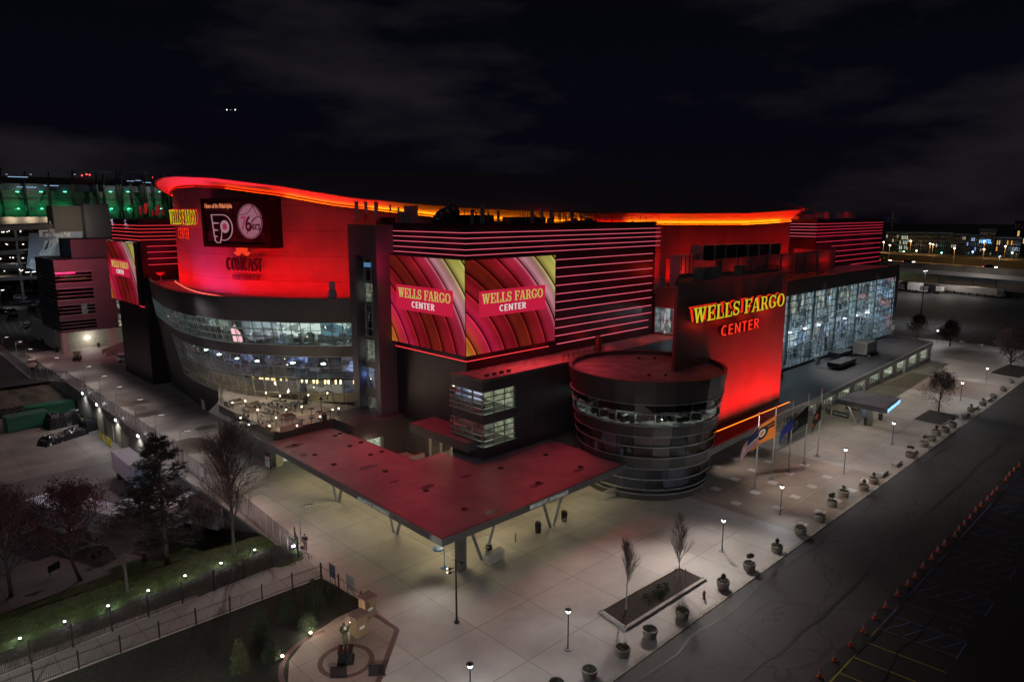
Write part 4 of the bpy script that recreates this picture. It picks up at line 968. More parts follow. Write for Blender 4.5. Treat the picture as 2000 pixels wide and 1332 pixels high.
vcol(43.6, 49.2, canopy); vcol(53.9, 49.4, canopy); vcol(40.6, 60, canopy, dirx=False); vcol(40.6, 72, canopy, dirx=False)
rl = MB()
for y in (54, 64, 74, 84): 
    for x in (42, 50): 
        if x > 46 and y > 64: continue
        rl.lathe([(.25, 0), (.25, -.04), (.0, -.05)], (x, y, CZ - .752), 10)
for x in (56, 63): rl.lathe([(.25, 0), (.25, -.04), (.0, -.05)], (x, 52, CZ - .752), 10)
part('downlight', rl, emat('downlight_lens', (1, .9, .6), 4), canopy)
for x, y in ((41, 52), (41, 59), (41, 66), (41, 73), (41, 80), (48, 52), (48, 60), (56, 51.5), (63, 52)):
    alight('POINT', (x, y, CZ - 1.0), 260, (1.0, .86, .50), size=.3)
# back wall below the canopy
bw = MB(); bw.box(47.5, 48.3, 70, 80.9, 0, 3.8) if False else bw.box(57, 66, 66.0, 66.4, 0, 3.8); part('lobby_wall', bw, mConc, canopy)
# ---- rotunda
def rz(z): return 8.0 + (9.95 - 8.0) * z / 15.0
def rcirc(z, o=0.0, n=48, a0=0, a1=360): return [(RC + (rz(z) + o) * math.cos(R_(a0 + (a1 - a0) * k / n)), RCY + (rz(z) + o) * math.sin(R_(a0 + (a1 - a0) * k / n)), z) for k in range(n + 1)]
def zr(py):   # height of a line at the rotunda's near face
    X = RC - .82 * 9.0; Y = RCY - .57 * 9.0
    lo, hi = 0, 20
    for _ in range(40):
        mid = (lo + hi) / 2; P = Vector((RC - .82 * rz(mid), RCY - .57 * rz(mid), mid)) - O; yy = CY - FPX * P.dot(Uv) / P.dot(Fv)
        if yy > py: lo = mid
        else: hi = mid
    return lo
zl = [zr(y) for y in (791, 809.5, 832.5, 854, 873.5, 894.5, 916, 936.5, 956, 965)]
rt_ = MB()
def rband(mb, za, zc, o=0.0, n=26): mb.grid([rcirc(za, o, n), rcirc(zc, o, n)])
rband(rt_, 0, zl[9]); rband(rt_, zl[6], zl[5]); rband(rt_, zl[3], zl[2]); rband(rt_, zl[0], 15)
rt_.grid([rcirc(15, 0, 26), rcirc(15, -.45, 26)]); rt_.grid([rcirc(15, -.45, 26), [(x, y, 14.3) for x, y, z in rcirc(15, -.45, 26)]])
rot = part('rotunda', rt_, panelmat('rotunda_cladding', (.105, .095, .095), .38, .3, 50, 50, amt=.15))
rr2 = MB(); rr2.add([(x, y, 14.45) for x, y, z in rcirc(15, -.44, 26)[:-1]], [tuple(range(26))]); part('rotunda_roof', rr2, mat('wet_roof_membrane', (.24, .20, .20), .42, amt=.5, scale=.5, bump=.15, bscale=2.5), rot)
dn = MB()
for px, py in ((1248, 700), (1278, 700), (1267, 733), (1300, 733)): q = G(px, py, 14.5); dn.lathe([(.2, 0), (.15, .2), (0, .25)], (q.x, q.y, 14.45), 8)
part('roof_vent', dn, mBlack, rot)
fr = MB()
for z in [zl[0], zl[1], zl[2], zl[3], zl[4], zl[5], zl[6], zl[7], zl[8], zl[9]]:
    fr.grid([rcirc(z - .05, -.02, 40), rcirc(z - .05, .08, 40), rcirc(z + .05, .08, 40), rcirc(z + .05, -.02, 40)])
def rwin(za, zc, gl, nm_, n=26):
    g = MB(); rband(g, za, zc, -.12, n); w_ = part('window_band', g, gl, rot)
    f = MB(); c0 = rcirc(za, .0, n); c1_ = rcirc(zc, .0, n)
    for a, b in zip(c0[:-1], c1_[:-1]): f.tube(a, b, .045, n=4)
    part('window_frame', f, nm_, w_); return w_
wa = rwin(zl[1], zl[0], mGlassD, mMullD, 26); wb = rwin(zl[2], zl[1], mGlass, mMull, 26)
wc = rwin(zl[4], zl[3], mGlassD, mMullD); wd_ = rwin(zl[5], zl[4], mGlassD, mMullD); we = rwin(zl[7], zl[6], mGlassD, mMullD, 20); wf = rwin(zl[8], zl[7], mGlassD, mMullD, 20); wg = rwin(zl[9], zl[8], mGlassD, mMullD, 20)
part('rotunda_rings', fr, mMull, rot)
ri = MB(); ri.grid([[(x, y, zl[2]) for x, y, z in rcirc(9, -3.8, 26)], [(x, y, zl[0]) for x, y, z in rcirc(9, -3.8, 26)]])
mRoomR = roommat('rotunda_office_wall', [(.50, .52, .42), (.62, .64, .55), (.16, .17, .16), (.40, .42, .36), (.70, .70, .62)], .70, (.5, .5, .5), 6.0, .35)
part('interior_wall', ri, mRoomR, wb)
ri = MB(); ri.grid([[(x, y, zl[2] + .01) for x, y, z in rcirc(9, -.3, 26)], [(x, y, zl[2] + .01) for x, y, z in rcirc(9, -3.8, 26)]]); part('interior_floor', ri, roommat('rotunda_office_floor', [(.18, .18, .15), (.35, .36, .30), (.08, .08, .08)], .55, (.8, .8, .8), 2.0, .4), wb)
ri = MB(); ri.grid([[(x, y, zl[1] + .05) for x, y, z in rcirc(9, -.3, 26)], [(x, y, zl[0]) for x, y, z in rcirc(9, -3.8, 26)]]); part('interior_ceiling', ri, mat('rotunda_ceiling', (.05, .05, .05)), wb)
ds = MB(); rs = random.Random(4)
for k in range(26):
    a = R_(150 + k * 6.0); r = rs.uniform(6.4, 8.1); ds.ob((RC + r * math.cos(a), RCY + r * math.sin(a), zl[2] + .4), (rs.uniform(.6, 1.4), .6, rs.uniform(.5, 1.1)), a + rs.uniform(-.5, .5))
part('office_furniture', ds, mBlack, wb)
for za, zc in ((zl[5], zl[3]), (zl[9], zl[6])):
    ri = MB(); ri.grid([[(x, y, za) for x, y, z in rcirc(5, -2.2, 26)], [(x, y, zc) for x, y, z in rcirc(5, -2.2, 26)]])
    part('interior_wall', ri, roommat('rotunda_dim_wall', [(.05, .05, .06), (.12, .12, .14), (.02, .02, .02), (.18, .19, .22)], .35, (.4, .4, .12), 8.0 + za, .6), rot)
for k in range(6):
    a = R_(170 + k * 26); alight('POINT', (RC + 6.8 * math.cos(a), RCY + 6.8 * math.sin(a), zl[1] - .1), 22, (1, 1, .85), size=.2)
# ---- sign wall
SY = 47.7; sx0, sx1 = 74.3, 104.0; sz0, sz1 = 4.7, 25.15
sw = MB(); sw.prism([(sx0, SY), (sx1, SY), (sx1, SY + 1.5), (sx0 + 12, SY + 7.5), (sx0 + 1.0, SY + 1.1)], sz0, sz1)
sign = part('sign_wall', sw, panelmat('sign_wall_cladding', (.155, .13, .115), .5, .2, 60, .62, joint=.018, amt=.05, jdark=.7))
pq = MB()
for a, b in (((sx0, SY), (sx1, SY)), ((sx0 + 1.0, SY + 1.1), (sx0 + 12, SY + 7.5)), ((sx0 + 12, SY + 7.5), (sx1, SY + 1.5))):
    t = Vector((b[0] - a[0], b[1] - a[1], 0)); L_ = t.length; c = Vector(((a[0] + b[0]) / 2, (a[1] + b[1]) / 2, sz1 + .2)); pq.ob(c, (L_, .22, .38), math.atan2(t.y, t.x))
part('parapet', pq, mFascia, sign)
pb, pe = GY(1350, 632, SY - .3), GY(1528, 600, SY - .3)
wh = (GY(1350, 600, SY - .3).z - pb.z) * .93
def sgn(px, py, d=.3): return GY(px, py, SY - d)
m1 = MB(); put(WFP, WFW, (pb.x, SY - .25, pb.z + .0), X_, Z_, pe.x - pb.x, wh, .3, m1, (0, -1, 0)); part('sign_lettering', m1, [mYel, mSideD], sign)
# dark sides; red halo on the wall put in as a glowing letter copy
hb = MB(); put(WFP, WFW, (pb.x - .22, SY - .02, pb.z + .10), X_, Z_, pe.x - pb.x, wh, .02, hb, (0, -1, 0)); part('sign_halo', hb, [mHalo, mHalo], sign)
c0 = GY(1404, 657, SY - .3); c1_ = GY(1478, 640, SY - .3)
m2 = MB(); put(CEN, CENW, (c0.x, SY - .2, c0.z), X_, Z_, c1_.x - c0.x, wh * .74, .4, m2, (0, -1, 0)); part('sign_lettering', m2, [mRedS, mSideD], sign)
for t in (.1, .35, .6, .85): alight('POINT', (pb.x + (pe.x - pb.x) * t, SY - 1.3, pb.z - .7), 60, (1, .03, .01), size=.25)
for k in range(7): alight('SPOT', (sx0 + 9.5 + k * 3.3, SY - 3.0, 5.4), 6800, (1.0, .003, .002), size=.6, target=(sx0 + 11.5 + k * 3.0, SY + .5, 12.5), spot=125, blend=1)
gt = MB(); gt.tube((G(1388, 851, 5.0).x, 46.3, 5.2), (104.6, 46.3, 5.2), .07, n=6); part('orange_tube', gt, emat('orange_tube', (1.0, .22, .02), 2.6), sign)
for x, y, s in ((85, 50.6, 1.6), (87.6, 50.4, 1.5), (93, 49.4, 1.2)): un = MB(); un.box(x, x + s, y, y + s, sz1 + .01, sz1 + 1.5); part('rooftop_box', un, mConcD, sign)
fr_ = MB()
for x in (97, 103): fr_.tube((x, SY + 1.2, sz1), (x, SY + 1.2, sz1 + 1.1), .06, n=5)
fr_.tube((97, SY + 1.2, sz1 + 1.1), (103, SY + 1.2, sz1 + 1.1), .06, n=5); part('roof_railing', fr_, mBlack, sign)
# ---- atrium
AY = 57.0; ax0, ax1 = 97.6, 181.0; az0, az1, az2 = 5.6, 19.3, 22.0
at = MB(); at.box(ax0, ax1 + 1.5, AY - .3, 66.99, az1, az2 - .5)
at.box(ax0, ax1 + 1.5, AY - .3, AY + .3, az2 - .499, az2); at.box(ax0, ax0 + .4, AY + .31, 66.9, az2 - .499, az2)
at.box(ax0, ax0 + .3, AY, 66.98, 14.3 - .01, 14.5); at.box(ax0 + .0, ax0 + .3, AY, 66.98, 18.75, az1 - .001)
at.box(ax0, ax1, AY, AY + .2, 0, az0)
atr = part('atrium_block', at, mat('brown_grey_cladding', (.10, .085, .075), .5, .2, amt=.12, scale=.3))
dk_ = MB(); dk_.box(ax0 + .4, ax1 + 1.4, AY + .31, 68.9, az2 - .498, az2 - .47); part('atrium_deck', dk_, mDeck, atr)
# side window of the atrium above the low roof
w_ = window_flat('x', ax0, 57.4, 66.9, 14.5, 18.75, 8, 2, mGlass, roommat('lounge_wall', [(.50, .60, .60), (.35, .42, .42), (.60, .66, .62), (.12, .14, .14)], .6, (.5, .5, .5), 3.0, .5), mMull, 7, parent=atr)
# curtain wall
g = MB(); g.quad((ax0, AY - .02, az0), (ax1, AY - .02, az0), (ax1, AY - .02, az1), (ax0, AY - .02, az1)); cw = part('curtain_wall', g, glassmat('curtain_glass', (.80, .90, .92), .08), atr)
f = MB(); n = 46
for k in range(n + 1): x = ax0 + (ax1 - ax0) * k / n; f.tube((x, AY - .08, az0), (x, AY - .08, az1), .10, n=4)
for k in range(12): z = az0 + (az1 - az0) * k / 11; f.tube((ax0, AY - .08, z), (ax1, AY - .08, z), .10, n=4)
part('window_frame', f, mat('blue_grey_mullion', (.35, .42, .44), .4, .4), cw)
mAtW = roommat('atrium_back_wall', [(.40, .44, .44), (.10, .12, .13), (.52, .56, .54), (.05, .06, .07), (.30, .38, .42), (.45, .42, .34), (.16, .20, .24)], 1.0, (.26, .26, .22), 11.0, .30)
mAtL = roommat('concourse_wall', [(.20, .24, .36), (.45, .42, .34), (.30, .42, .60), (.08, .08, .10), (.55, .60, .66), (.38, .20, .20), (.15, .18, .24)], 1.15, (.35, .35, .5), 2.0, .3)
b = MB(); b.quad((ax0, AY + 8, 13.0), (ax1, AY + 8, 13.0), (ax1, AY + 8, az1), (ax0, AY + 8, az1)); part('interior_wall', b, mAtW, cw)
b = MB(); b.quad((ax0, AY + 8, az0), (ax1, AY + 8, az0), (ax1, AY + 8, 12.2), (ax0, AY + 8, 12.2)); b.quad((ax1 - .1, AY + .2, az0), (ax1 - .1, AY + 8, az0), (ax1 - .1, AY + 8, az1), (ax1 - .1, AY + .2, az1)); part('interior_wall', b, mAtL, cw)
b = MB(); b.box(112, ax1 - .2, AY + 2.6, AY + 7.99, 12.2, 13.0); b.box(ax0, ax1 - .2, AY + .2, AY + 7.98, az0 - .3, az0); part('interior_floor', b, mat('concourse_floor', (.30, .32, .34), .4), cw)
b = MB(); b.box(ax0 + .3, ax1 - .2, AY + .2, AY + 7.9, az1 - .3, az1 - .01); part('interior_ceiling', b, mat('atrium_ceiling', (.30, .32, .32)), cw)
for x in (106, 117, 128, 139, 150, 161, 172):
    c = MB(); c.tube((x, AY + 1.6, az0), (x, AY + 1.6, az1 - .3), .75, n=18); part('column', c, mat('atrium_column', (.62, .66, .68), .5), cw, True) if x == 106 else part('column', c, bpy.data.materials['atrium_column'], cw, True)
fu = MB(); rs = random.Random(8)
for k in range(60):
    x = rs.uniform(112, 178); z = 13.0 if k % 2 else az0; y = AY + rs.uniform(3, 7); h = rs.uniform(.6, 1.7); fu.mat(k % 3).ob((x, y, z + h / 2), (rs.uniform(.5, 2), rs.uniform(.4, 1), h), rs.uniform(0, 1))
part('concourse_furniture', fu, [bpy.data.materials['dark_furniture'], bpy.data.materials['pale_furniture'], bpy.data.materials['grey_furniture']], cw)
st_ = MB()
for k in range(16): st_.box(131 + k * .55, 131.6 + k * .55, AY + 3, AY + 5.4, az0 + k * .42, az0 + .2 + k * .42)
part('staircase', st_, mWhite, cw)
for k in range(9): lm = MB(); lm.lathe([(.05, 0), (.3, -.1), (.28, -.2), (0, -.2)], (118 + k * 6.6, AY + 2.0, 11.6), 8); part('pendant_lamp', lm, emat('atrium_lamp', (.9, 1, 1), 14) if k == 0 else bpy.data.materials['atrium_lamp'], cw)
bn = MB(); bn.box(110.9, 112.1, AY + .7, AY + .75, az0 + 1, az0 + 5); bn.box(145, 146, AY + .7, AY + .75, az0 + .5, az0 + 3.6); part('hanging_banner', bn, mat('red_banner', (.5, .04, .08)), cw)
sc_ = MB(); sc_.box(150.5, 152.5, AY + 3, AY + 3.1, 15.5, 16.7); part('television', sc_, emat('blue_television', (.4, .65, .9), 1.6), cw)
for k in range(8):
    alight('POINT', (104 + k * 10.3, AY + 4.5, az1 - 1.3), 700, (.80, .95, 1.0), size=.5)
    alight('POINT', (104 + k * 10.3, AY + 3.5, 11.2), 450, (.75, .88, 1.0), size=.5)
# corner shop windows at the far end
en = MB(); en.box(ax1 + .01, ax1 + 6, AY + 1, 66.9, 0, az1 - .01); part('end_block', en, mClad, atr)
for z in (9.0, 13.0): window_flat('y', AY + .96, ax1 + 1.5, ax1 + 5, z, z + 2.6, 3, 3, mGlass, mRoomG, mMull, .9, parent=atr)
# penthouse screens on the deck
ph = MB(); pz0, pz1 = 21.55, 26.3; px0 = 104.2; PY = 60.0
ph.box(px0, px0 + .2, PY, 69.5, pz0, pz1); ph.box(px0 + .21, 152.5, PY, PY + .2, pz0 + .8, pz1); ph.box(152.3, 152.5, PY + .21, 69, pz0 + .8, pz1)
pent = part('equipment_screen', ph, mat('corrugated_screen', (.16, .13, .13), .6, .2, amt=.35, scale=1.2, stretch=(6, 6, .02)))
ps = MB()
for x in np.arange(106, 152, 5.4): ps.box(x, x + .2, PY - .2, PY - .01, pz0, pz1 + .12)
ps.box(px0, 152.5, PY - .12, PY - .011, pz1, pz1 + .25); ps.box(px0, 152.5, PY - .12, PY - .011, 24, 24.15); part('screen_posts', ps, mFascia, pent)
# red flood on decks and wall at the right
for x in (103, 112, 121, 130, 139, 148, 156):
    alight('SPOT', (x, 66.9, 22.6), 4200, (1.0, .003, .002), size=.5, target=(x, 69.8, 27.5), spot=160, blend=1)
for x in (112, 130, 148, 165, 178): alight('POINT', (x, 58.6, 24.6), 120, (1.0, .01, .006), size=.4)
alight('POINT', (100.5, 62.5, 24.5), 330, (1, .03, .01), size=.4); alight('POINT', (101.5, 52.5, 22.0), 0.1, (1, .02, .01), size=.3)
alight('AREA', (95.0, 60.5, 19.5), 260, (1, .05, .02), size=2, target=(98, 62, 17)); 
for x in (62, 72, 82, 91): alight('POINT', (x, 64.2, bz[5] + 1.2), 45, (1, .03, .015), size=.3)
alight('POINT', (67, 61.5, 20.5), 1100, (1, .03, .06), size=.5); alight('POINT', (70, 63.5, 18), 120, (1, .03, .02), size=.5)  # added points in the air that redden the rotunda roof
# ---- entrance wing: low roof, fascia, glazed shops
EZ = 5.2
F_ = [G(x, y, EZ) for x, y in ((1384, 880), (1400, 871), (1455, 844), (1517, 813), (1607, 773), (1720, 718), (1823, 668))]
ew = MB(); pts = [(p.x, p.y) for p in F_] + [(F_[-1].x + 2, AY - .4), (76, AY - .4), (76, 50)]
n = len(pts)
ew.prism(pts, EZ - .85, EZ)
wing2 = part('entrance_wing', ew, mFascia)
er = MB(); pts2 = [(p.x + .3, p.y + .4) for p in F_] + [(F_[-1].x + 1.6, AY - .42), (76.3, AY - .42), (76.3, 50)]
er.prism(pts2, EZ + .001, EZ + .012); part('wing_roof', er, mat('dark_ballast_roof', (.016, .016, .020), .6, amt=.5, scale=.35, bump=.4, bscale=3, stretch=(.25, 1, 1)), wing2)
bk = MB(); WY = 48.3; bk.box(112, 181, WY, WY + .3, 0, .9); bk.box(91, 112, 50.4, 50.7, 0, EZ - .86) ; bk.box(181, 181.3, WY, AY, 0, EZ - .86)
for x in np.arange(112, 181, 7.6): bk.box(x, x + 1.3, WY - .25, WY + .31, 0, EZ - .86)
part('ground_floor_wall', bk, mCladL, wing2)
x = 113.4
while x < 178:
    window_flat('y', WY + .1, x, x + 6.15, .92, EZ - .9, 5, 3, mGlass, mRoomG, mWhite, 2.2, parent=wing2, fr=.05); x += 7.6
for x in (118.3, 141, 163.8):
    d_ = MB(); d_.box(x, x + 1.5, WY - .05, WY + .02, 0, 2.6); part('door', d_, mWhite, wing2)
for x in np.arange(114, 180, 7.5): alight('POINT', (x, WY - 1.3, EZ - 1.1), 60, (1, .90, .55), size=.2)
# roof plant on the low roof
ru = MB(); q = G(1725, 700, EZ); 
ru.box(150, 155.5, 51.2, 54, EZ + .3, EZ + 2.7); ru.box(150.4, 152.6, 51.14, 51.19, EZ + 1.2, EZ + 2.4)
for x_ in (150.3, 155): ru.box(x_, x_ + .2, 50.6, 53.8, EZ + .02, EZ + .29)
tag(ru.build('rooftop_air_handler', mConcD), 'big pale grey air handling unit standing on the dark low entrance roof', 'air handler')
ru = MB(); ru.box(133, 141, 49.9, 52.2, EZ + .35, EZ + 1.2); ru.tube((131, 52.6, EZ + .3), (142, 49.0, EZ + .3), .08, n=5)
for x_ in (134, 139): ru.tube((x_, 50.5, EZ + .02), (x_, 50.5, EZ + .4), .1, n=6)
tag(ru.build('rooftop_duct_box', mBlack), 'long black duct box on short legs, nearest the flags on the low entrance roof', 'duct box')
ru = MB(); ru.box(141.5, 148, 53.2, 55.6, EZ + .4, EZ + 1.5); ru.tube((141, 53, EZ + .2), (149, 53, EZ + .2), .1, n=5); tag(ru.build('rooftop_duct_box', mBlack), 'low black duct box right under the lit curtain wall, beside the air handler', 'duct box')
ru = MB(); ru.lathe([(.45, 0), (.45, 1.1), (.42, 1.5), (.2, 1.75), (0, 1.8)], (135.8, 55.2, EZ + .02), 14); tag(ru.build('roof_vent_cowl', mSteel), 'pale round topped vent cowl on the low entrance roof', 'vent')
ru = MB(); ru.box(117.5, 119.2, 54.2, 55.2, EZ + .02, EZ + .8); tag(ru.build('roof_hatch', mConcD), 'small pale hatch box on the low entrance roof near the sign wall', 'hatch')
# ---- gate canopy
gz = 4.3; ga = [G(1641, 780, gz), G(1635, 773, gz)]
gc = MB(); gA, gB, gC, gD = G(1632, 779, gz), G(1733, 799, gz), G(1759, 778, gz), G(1676, 762, gz)
gc.prism([(p.x, p.y) for p in (gA, gB, gC, gD)], gz - .75, gz)
gcan = part('gate_canopy', gc, mat('black_canopy_metal', (.05, .05, .055), .4, .3, amt=.15))
gr_ = MB(); cen = (gA + gB + gC + gD) / 4; gr_.prism([((p.x - cen.x) * .94 + cen.x, (p.y - cen.y) * .94 + cen.y) for p in (gA, gB, gC, gD)], gz + .002, gz + .02); part('gate_roof', gr_, mat('gate_roof_membrane', (.20, .19, .21), .6, amt=.25, scale=.4), gcan)
cb = G(1703, 833); c1 = MB(); c1.box(cb.x, cb.x + .8, cb.y + .2, cb.y + 1.0, 0, gz - .76); part('column', c1, mFascia, gcan)
vb = G(1676, 826); v = MB(); 
for s in (-1, 1): v.tube((vb.x, vb.y + s * .2 + .3, 0), (vb.x, vb.y + .3 + s * 2.0, gz - .76), .17, n=10)
part('v_column', v, mPost, gcan)
d_ = (gC - gB); L_ = d_.length; d_.normalize(); n_ = Vector((d_.y, -d_.x, 0))
textmesh('ENTRANCE', .72, emat('blue_gate_letters', (.25, .60, .95), 1.8), gB + d_ * .3 + n_ * .03 - Vector((0, 0, .64)), d_, Z_, .03, .02, gcan, 'gate_lettering', off=ARO, width=L_ - .6)
for p in ((gA + gB) / 2, cen, (gB + gC) / 2 - n_ * 1): alight('POINT', (p.x, p.y + .6, gz - 1.2), 90, (1, .88, .62), size=.2)
# ================================================================== street furniture
ORD = ['nearest', 'second', 'third', 'fourth', 'fifth', 'sixth', 'seventh', 'eighth', 'ninth', 'tenth', 'eleventh', 'twelfth', 'thirteenth', 'fourteenth', 'fifteenth', 'sixteenth', 'seventeenth', 'eighteenth', 'nineteenth', 'twentieth', 'twenty-first', 'twenty-second', 'twenty-third', 'twenty-fourth', 'twenty-fifth', 'twenty-sixth', 'twenty-seventh', 'twenty-eighth']
mPoleG = mat('grey_green_pole', (.10, .14, .13), .4, .5, amt=.15)
mRedCap = mat('dark_lamp_cap', (.06, .05, .055), .5)
mLampW = emat('white_v_lamp', (.85, .95, 1.0), 22)
# plaza lamps
lamp = thing('plaza_lamp', 'slim plaza lamp post with glowing V shaped head, cut by the bottom edge', 'lamp post', G(919, 1383), 0, 'slim plaza lamps along the kerb')
q = MB(); q.tube((0, 0, .05), (0, 0, 3.15), .055, .05, 10); q.build('pole', mPoleG, lamp)
q = MB(); q.lathe([(.30, 0), (.30, .05), (.09, .10), (.08, .3)], n=16); q.build('base_plate', mPost, lamp)
q = MB(); q.lathe([(.0, 3.42), (.26, 3.42), (.27, 3.47), (.16, 3.55), (0, 3.57)], n=18, capb=False, capt=False); cap_ = q.build('lamp_cap', mRedCap, lamp)
q = MB()
for s in (-1, 1): 
    q.tube((s * .02, -s * .02, 3.14), (s * .15, -s * .15, 3.41), .035, .045, 6)
q.build('glowing_head', mLampW, lamp)
light('POINT', 'lamp_light', (0, 0, 3.33), 520, (.93, .95, 1.0), parent=lamp, size=.09)
lpos = [(1109, 1268), (1410, 1076), (1524, 1004), (1648, 925), (1742, 868), (1876, 782), (1925, 751), (1829, 670), (1979, 690)]
llab = ['slim plaza lamp post left of the long planting bed, second from the bottom edge', 'slim plaza lamp post between the planting bed and the flagpoles, glowing on pale paving', 'slim plaza lamp post on the tan paving with pale squares', 'slim plaza lamp post right behind the last flagpole', 'slim plaza lamp post in front of the round tree at the gate canopy', 'slim plaza lamp post just beyond the round tree', 'slim plaza lamp post beside the big dark tree near the right edge', 'far slim plaza lamp post between the two small round trees', 'slim plaza lamp post behind the big dark tree at the right edge']
for p, l in zip(lpos, llab):
    c = dup(lamp, loc=G(*p)); c['label'] = l
# planters
mPlant = mat('planter_concrete', (.36, .33, .27), .85, amt=.15, scale=4, bump=.3)
mSoil = mat('planter_soil', (.035, .028, .02), .95, amt=.5, scale=12, bump=.6)
mTwig = mat('dry_twig', (.14, .11, .09), .9); mLeafD = mat('dark_green_leaf', (.045, .06, .028), .6, amt=.5, scale=5); mLeafY = mat('yellowed_leaf', (.30, .26, .05), .7, amt=.4, scale=5)
def planter_base(t, r=.62, h=.72):
    b = MB(); b.lathe([(r * .78, 0), (r * .84, .06), (r * .98, h * .8), (r, h * .82), (r, h), (r * .88, h), (r * .86, h - .1)], n=28, capt=False); b.build('pot', mPlant, t, True)
    s = MB(); s.lathe([(r * .86, h - .12), (r * .5, h - .06), (0, h - .03)], n=20, capb=False, capt=False); s.build('soil', mSoil, t)
def leaves(mb, c, rad, n, sz, rs, squash=.8, shell=.0):
    for _ in range(n):
        while True:
            v = Vector((rs.uniform(-1, 1), rs.uniform(-1, 1), rs.uniform(-1, 1)))
            if shell < v.length < 1: break
        p = Vector(c) + Vector((v.x * rad, v.y * rad, v.z * rad * squash)); a = Vector((rs.gauss(0, 1), rs.gauss(0, 1), rs.gauss(0, 1))).normalized(); b = a.orthogonal().normalized(); s = sz * rs.uniform(.6, 1.3)
        mb.add([p - a * s, p + b * s * .45, p + a * s, p - b * s * .45], [(0, 1, 2, 3)])
def planter_plant(t, kind, rs, h=.72):
    if kind == 'bare' or kind == 'twigs':
        q = MB()
        for _ in range(22 if kind == 'twigs' else 8):
            a = rs.uniform(0, 6.28); r = rs.uniform(0, .3); e = rs.uniform(.3, .75) if kind == 'twigs' else rs.uniform(.08, .25)
            q.tube((math.cos(a) * r, math.sin(a) * r, h - .05), (math.cos(a) * (r + .25), math.sin(a) * (r + .25), h + e), .012, .004, 4)
        q.build('dry_twigs', mTwig, t)
        q = MB()
        for _ in range(5): leaves(q, (rs.uniform(-.3, .3), rs.uniform(-.3, .3), h + .04), .12, 26, .05, rs, .5)
        q.build('low_leaves', mLeafY if kind == 'twigs' else mLeafD, t)
    elif kind == 'spike':
        q = MB(); q.tube((0, 0, h - .05), (.02, 0, h + .55), .05, .03, 6); leaves(q, (0, 0, h + .42), .2, 90, .13, rs, 1.2)
        q.build('spiky_plant', mLeafD, t)
        q = MB()
        for k in range(6): a = k * 1.05; leaves(q, (math.cos(a) * .38, math.sin(a) * .38, h + .03), .1, 22, .05, rs, .5)
        q.build('low_leaves', mLeafD, t)
    else:
        q = MB(); q.tube((0, 0, h - .05), (0, 0, h + .45), .035, .03, 6); q.build('stem', mTwig, t)
        q = MB()
        for k in range(9): a = rs.uniform(0, 6.28); r = rs.uniform(.05, .34); leaves(q, (math.cos(a) * r, math.sin(a) * r, h + rs.uniform(.5, .85)), .2, 60, .07, rs)
        q.build('leafy_crown', mLeafD, t)
        q = MB()
        for k in range(7): a = k * .9; leaves(q, (math.cos(a) * .4, math.sin(a) * .4, h + .03), .1, 22, .05, rs, .5)
        q.build('low_leaves', mLeafD, t)
PL = [(1087, 1348, 'bare'), (1151, 1322, 'bare'), (1216, 1279, 'twigs'), (1269, 1243, 'bare'), (1332, 1205, 'twigs'), (1412, 1147, 'spike'), (1463, 1112, 'bush'), (1518, 1077, 'spike'), (1563, 1041, 'twigs'), (1601, 1016, 'twigs'), (1624, 988, 'bush'), (1647, 969, 'spike'), (1688, 957, 'spike'), (1709, 944, 'spike'), (1778, 893, 'bush'), (1804, 872, 'bush'), (1819, 861, 'bare'), (1828, 849, 'spike'), (1848, 844, 'bare'), (1862, 834, 'bush'), (1896, 804, 'spike'), (1920, 792, 'spike'), (1943, 778, 'bare'), (1959, 763, 'bare'), (1974, 748, 'bare'), (1915, 677, 'bare'), (1879, 671, 'spike')]
DESC = {'bare': 'bare soil and low leaves', 'twigs': 'dry leafless twigs', 'spike': 'a dark spiky plant', 'bush': 'a bushy green shrub'}
rs = random.Random(77); first = {}
for i, (px, py, k) in enumerate(PL):
    p = G(px, py)
    if i < 25: p.y = min(max(p.y, KY + 1.0), KY + 2.6)
    lab = 'round concrete planter with %s, %s from the nearest along the kerb' % (DESC[k], ORD[i] if i else 'the very')
    if i == 0: lab = 'round concrete planter at the bottom edge, nearest of the kerb row, mostly cut off'
    if i >= 25: lab = 'far round concrete planter beyond the small round trees, ' + ('right one of two' if i == 25 else 'left one of two')
    key = (k, i % 3)
    if key not in first:
        t = thing('planter', lab, 'planter', p, rs.uniform(0, 6), 'round concrete planters'); planter_base(t); planter_plant(t, k, rs); first[key] = t
    else:
        c = dup(first[key], loc=p, rz=rs.uniform(0, 6), sc=rs.uniform(.92, 1.1)); c['label'] = lab
# benches: solid concrete blocks
BN = [(1727, 928), (1756, 909), (1794, 888), (1886, 812), (1904, 798), (1930, 783)]
b0 = None
for i, p in enumerate(BN):
    q = G(*p); q.y = min(max(q.y, KY + 1.2), KY + 2.4)
    lab = 'pale concrete block bench among the kerb planters, %s from the nearest' % (ORD[i] if i else 'the very')
    if not b0:
        b0 = thing('block_bench', lab, 'bench', q, 0, 'concrete block benches'); m_ = MB(); m_.box(-1.1, 1.1, -.35, .35, .10, .48); m_.build('seat', mConc, b0); m_ = MB(); m_.box(-.9, .9, -.27, .27, 0, .099); m_.build('plinth', mConcD, b0)
    else: c = dup(b0, loc=q); c['label'] = lab
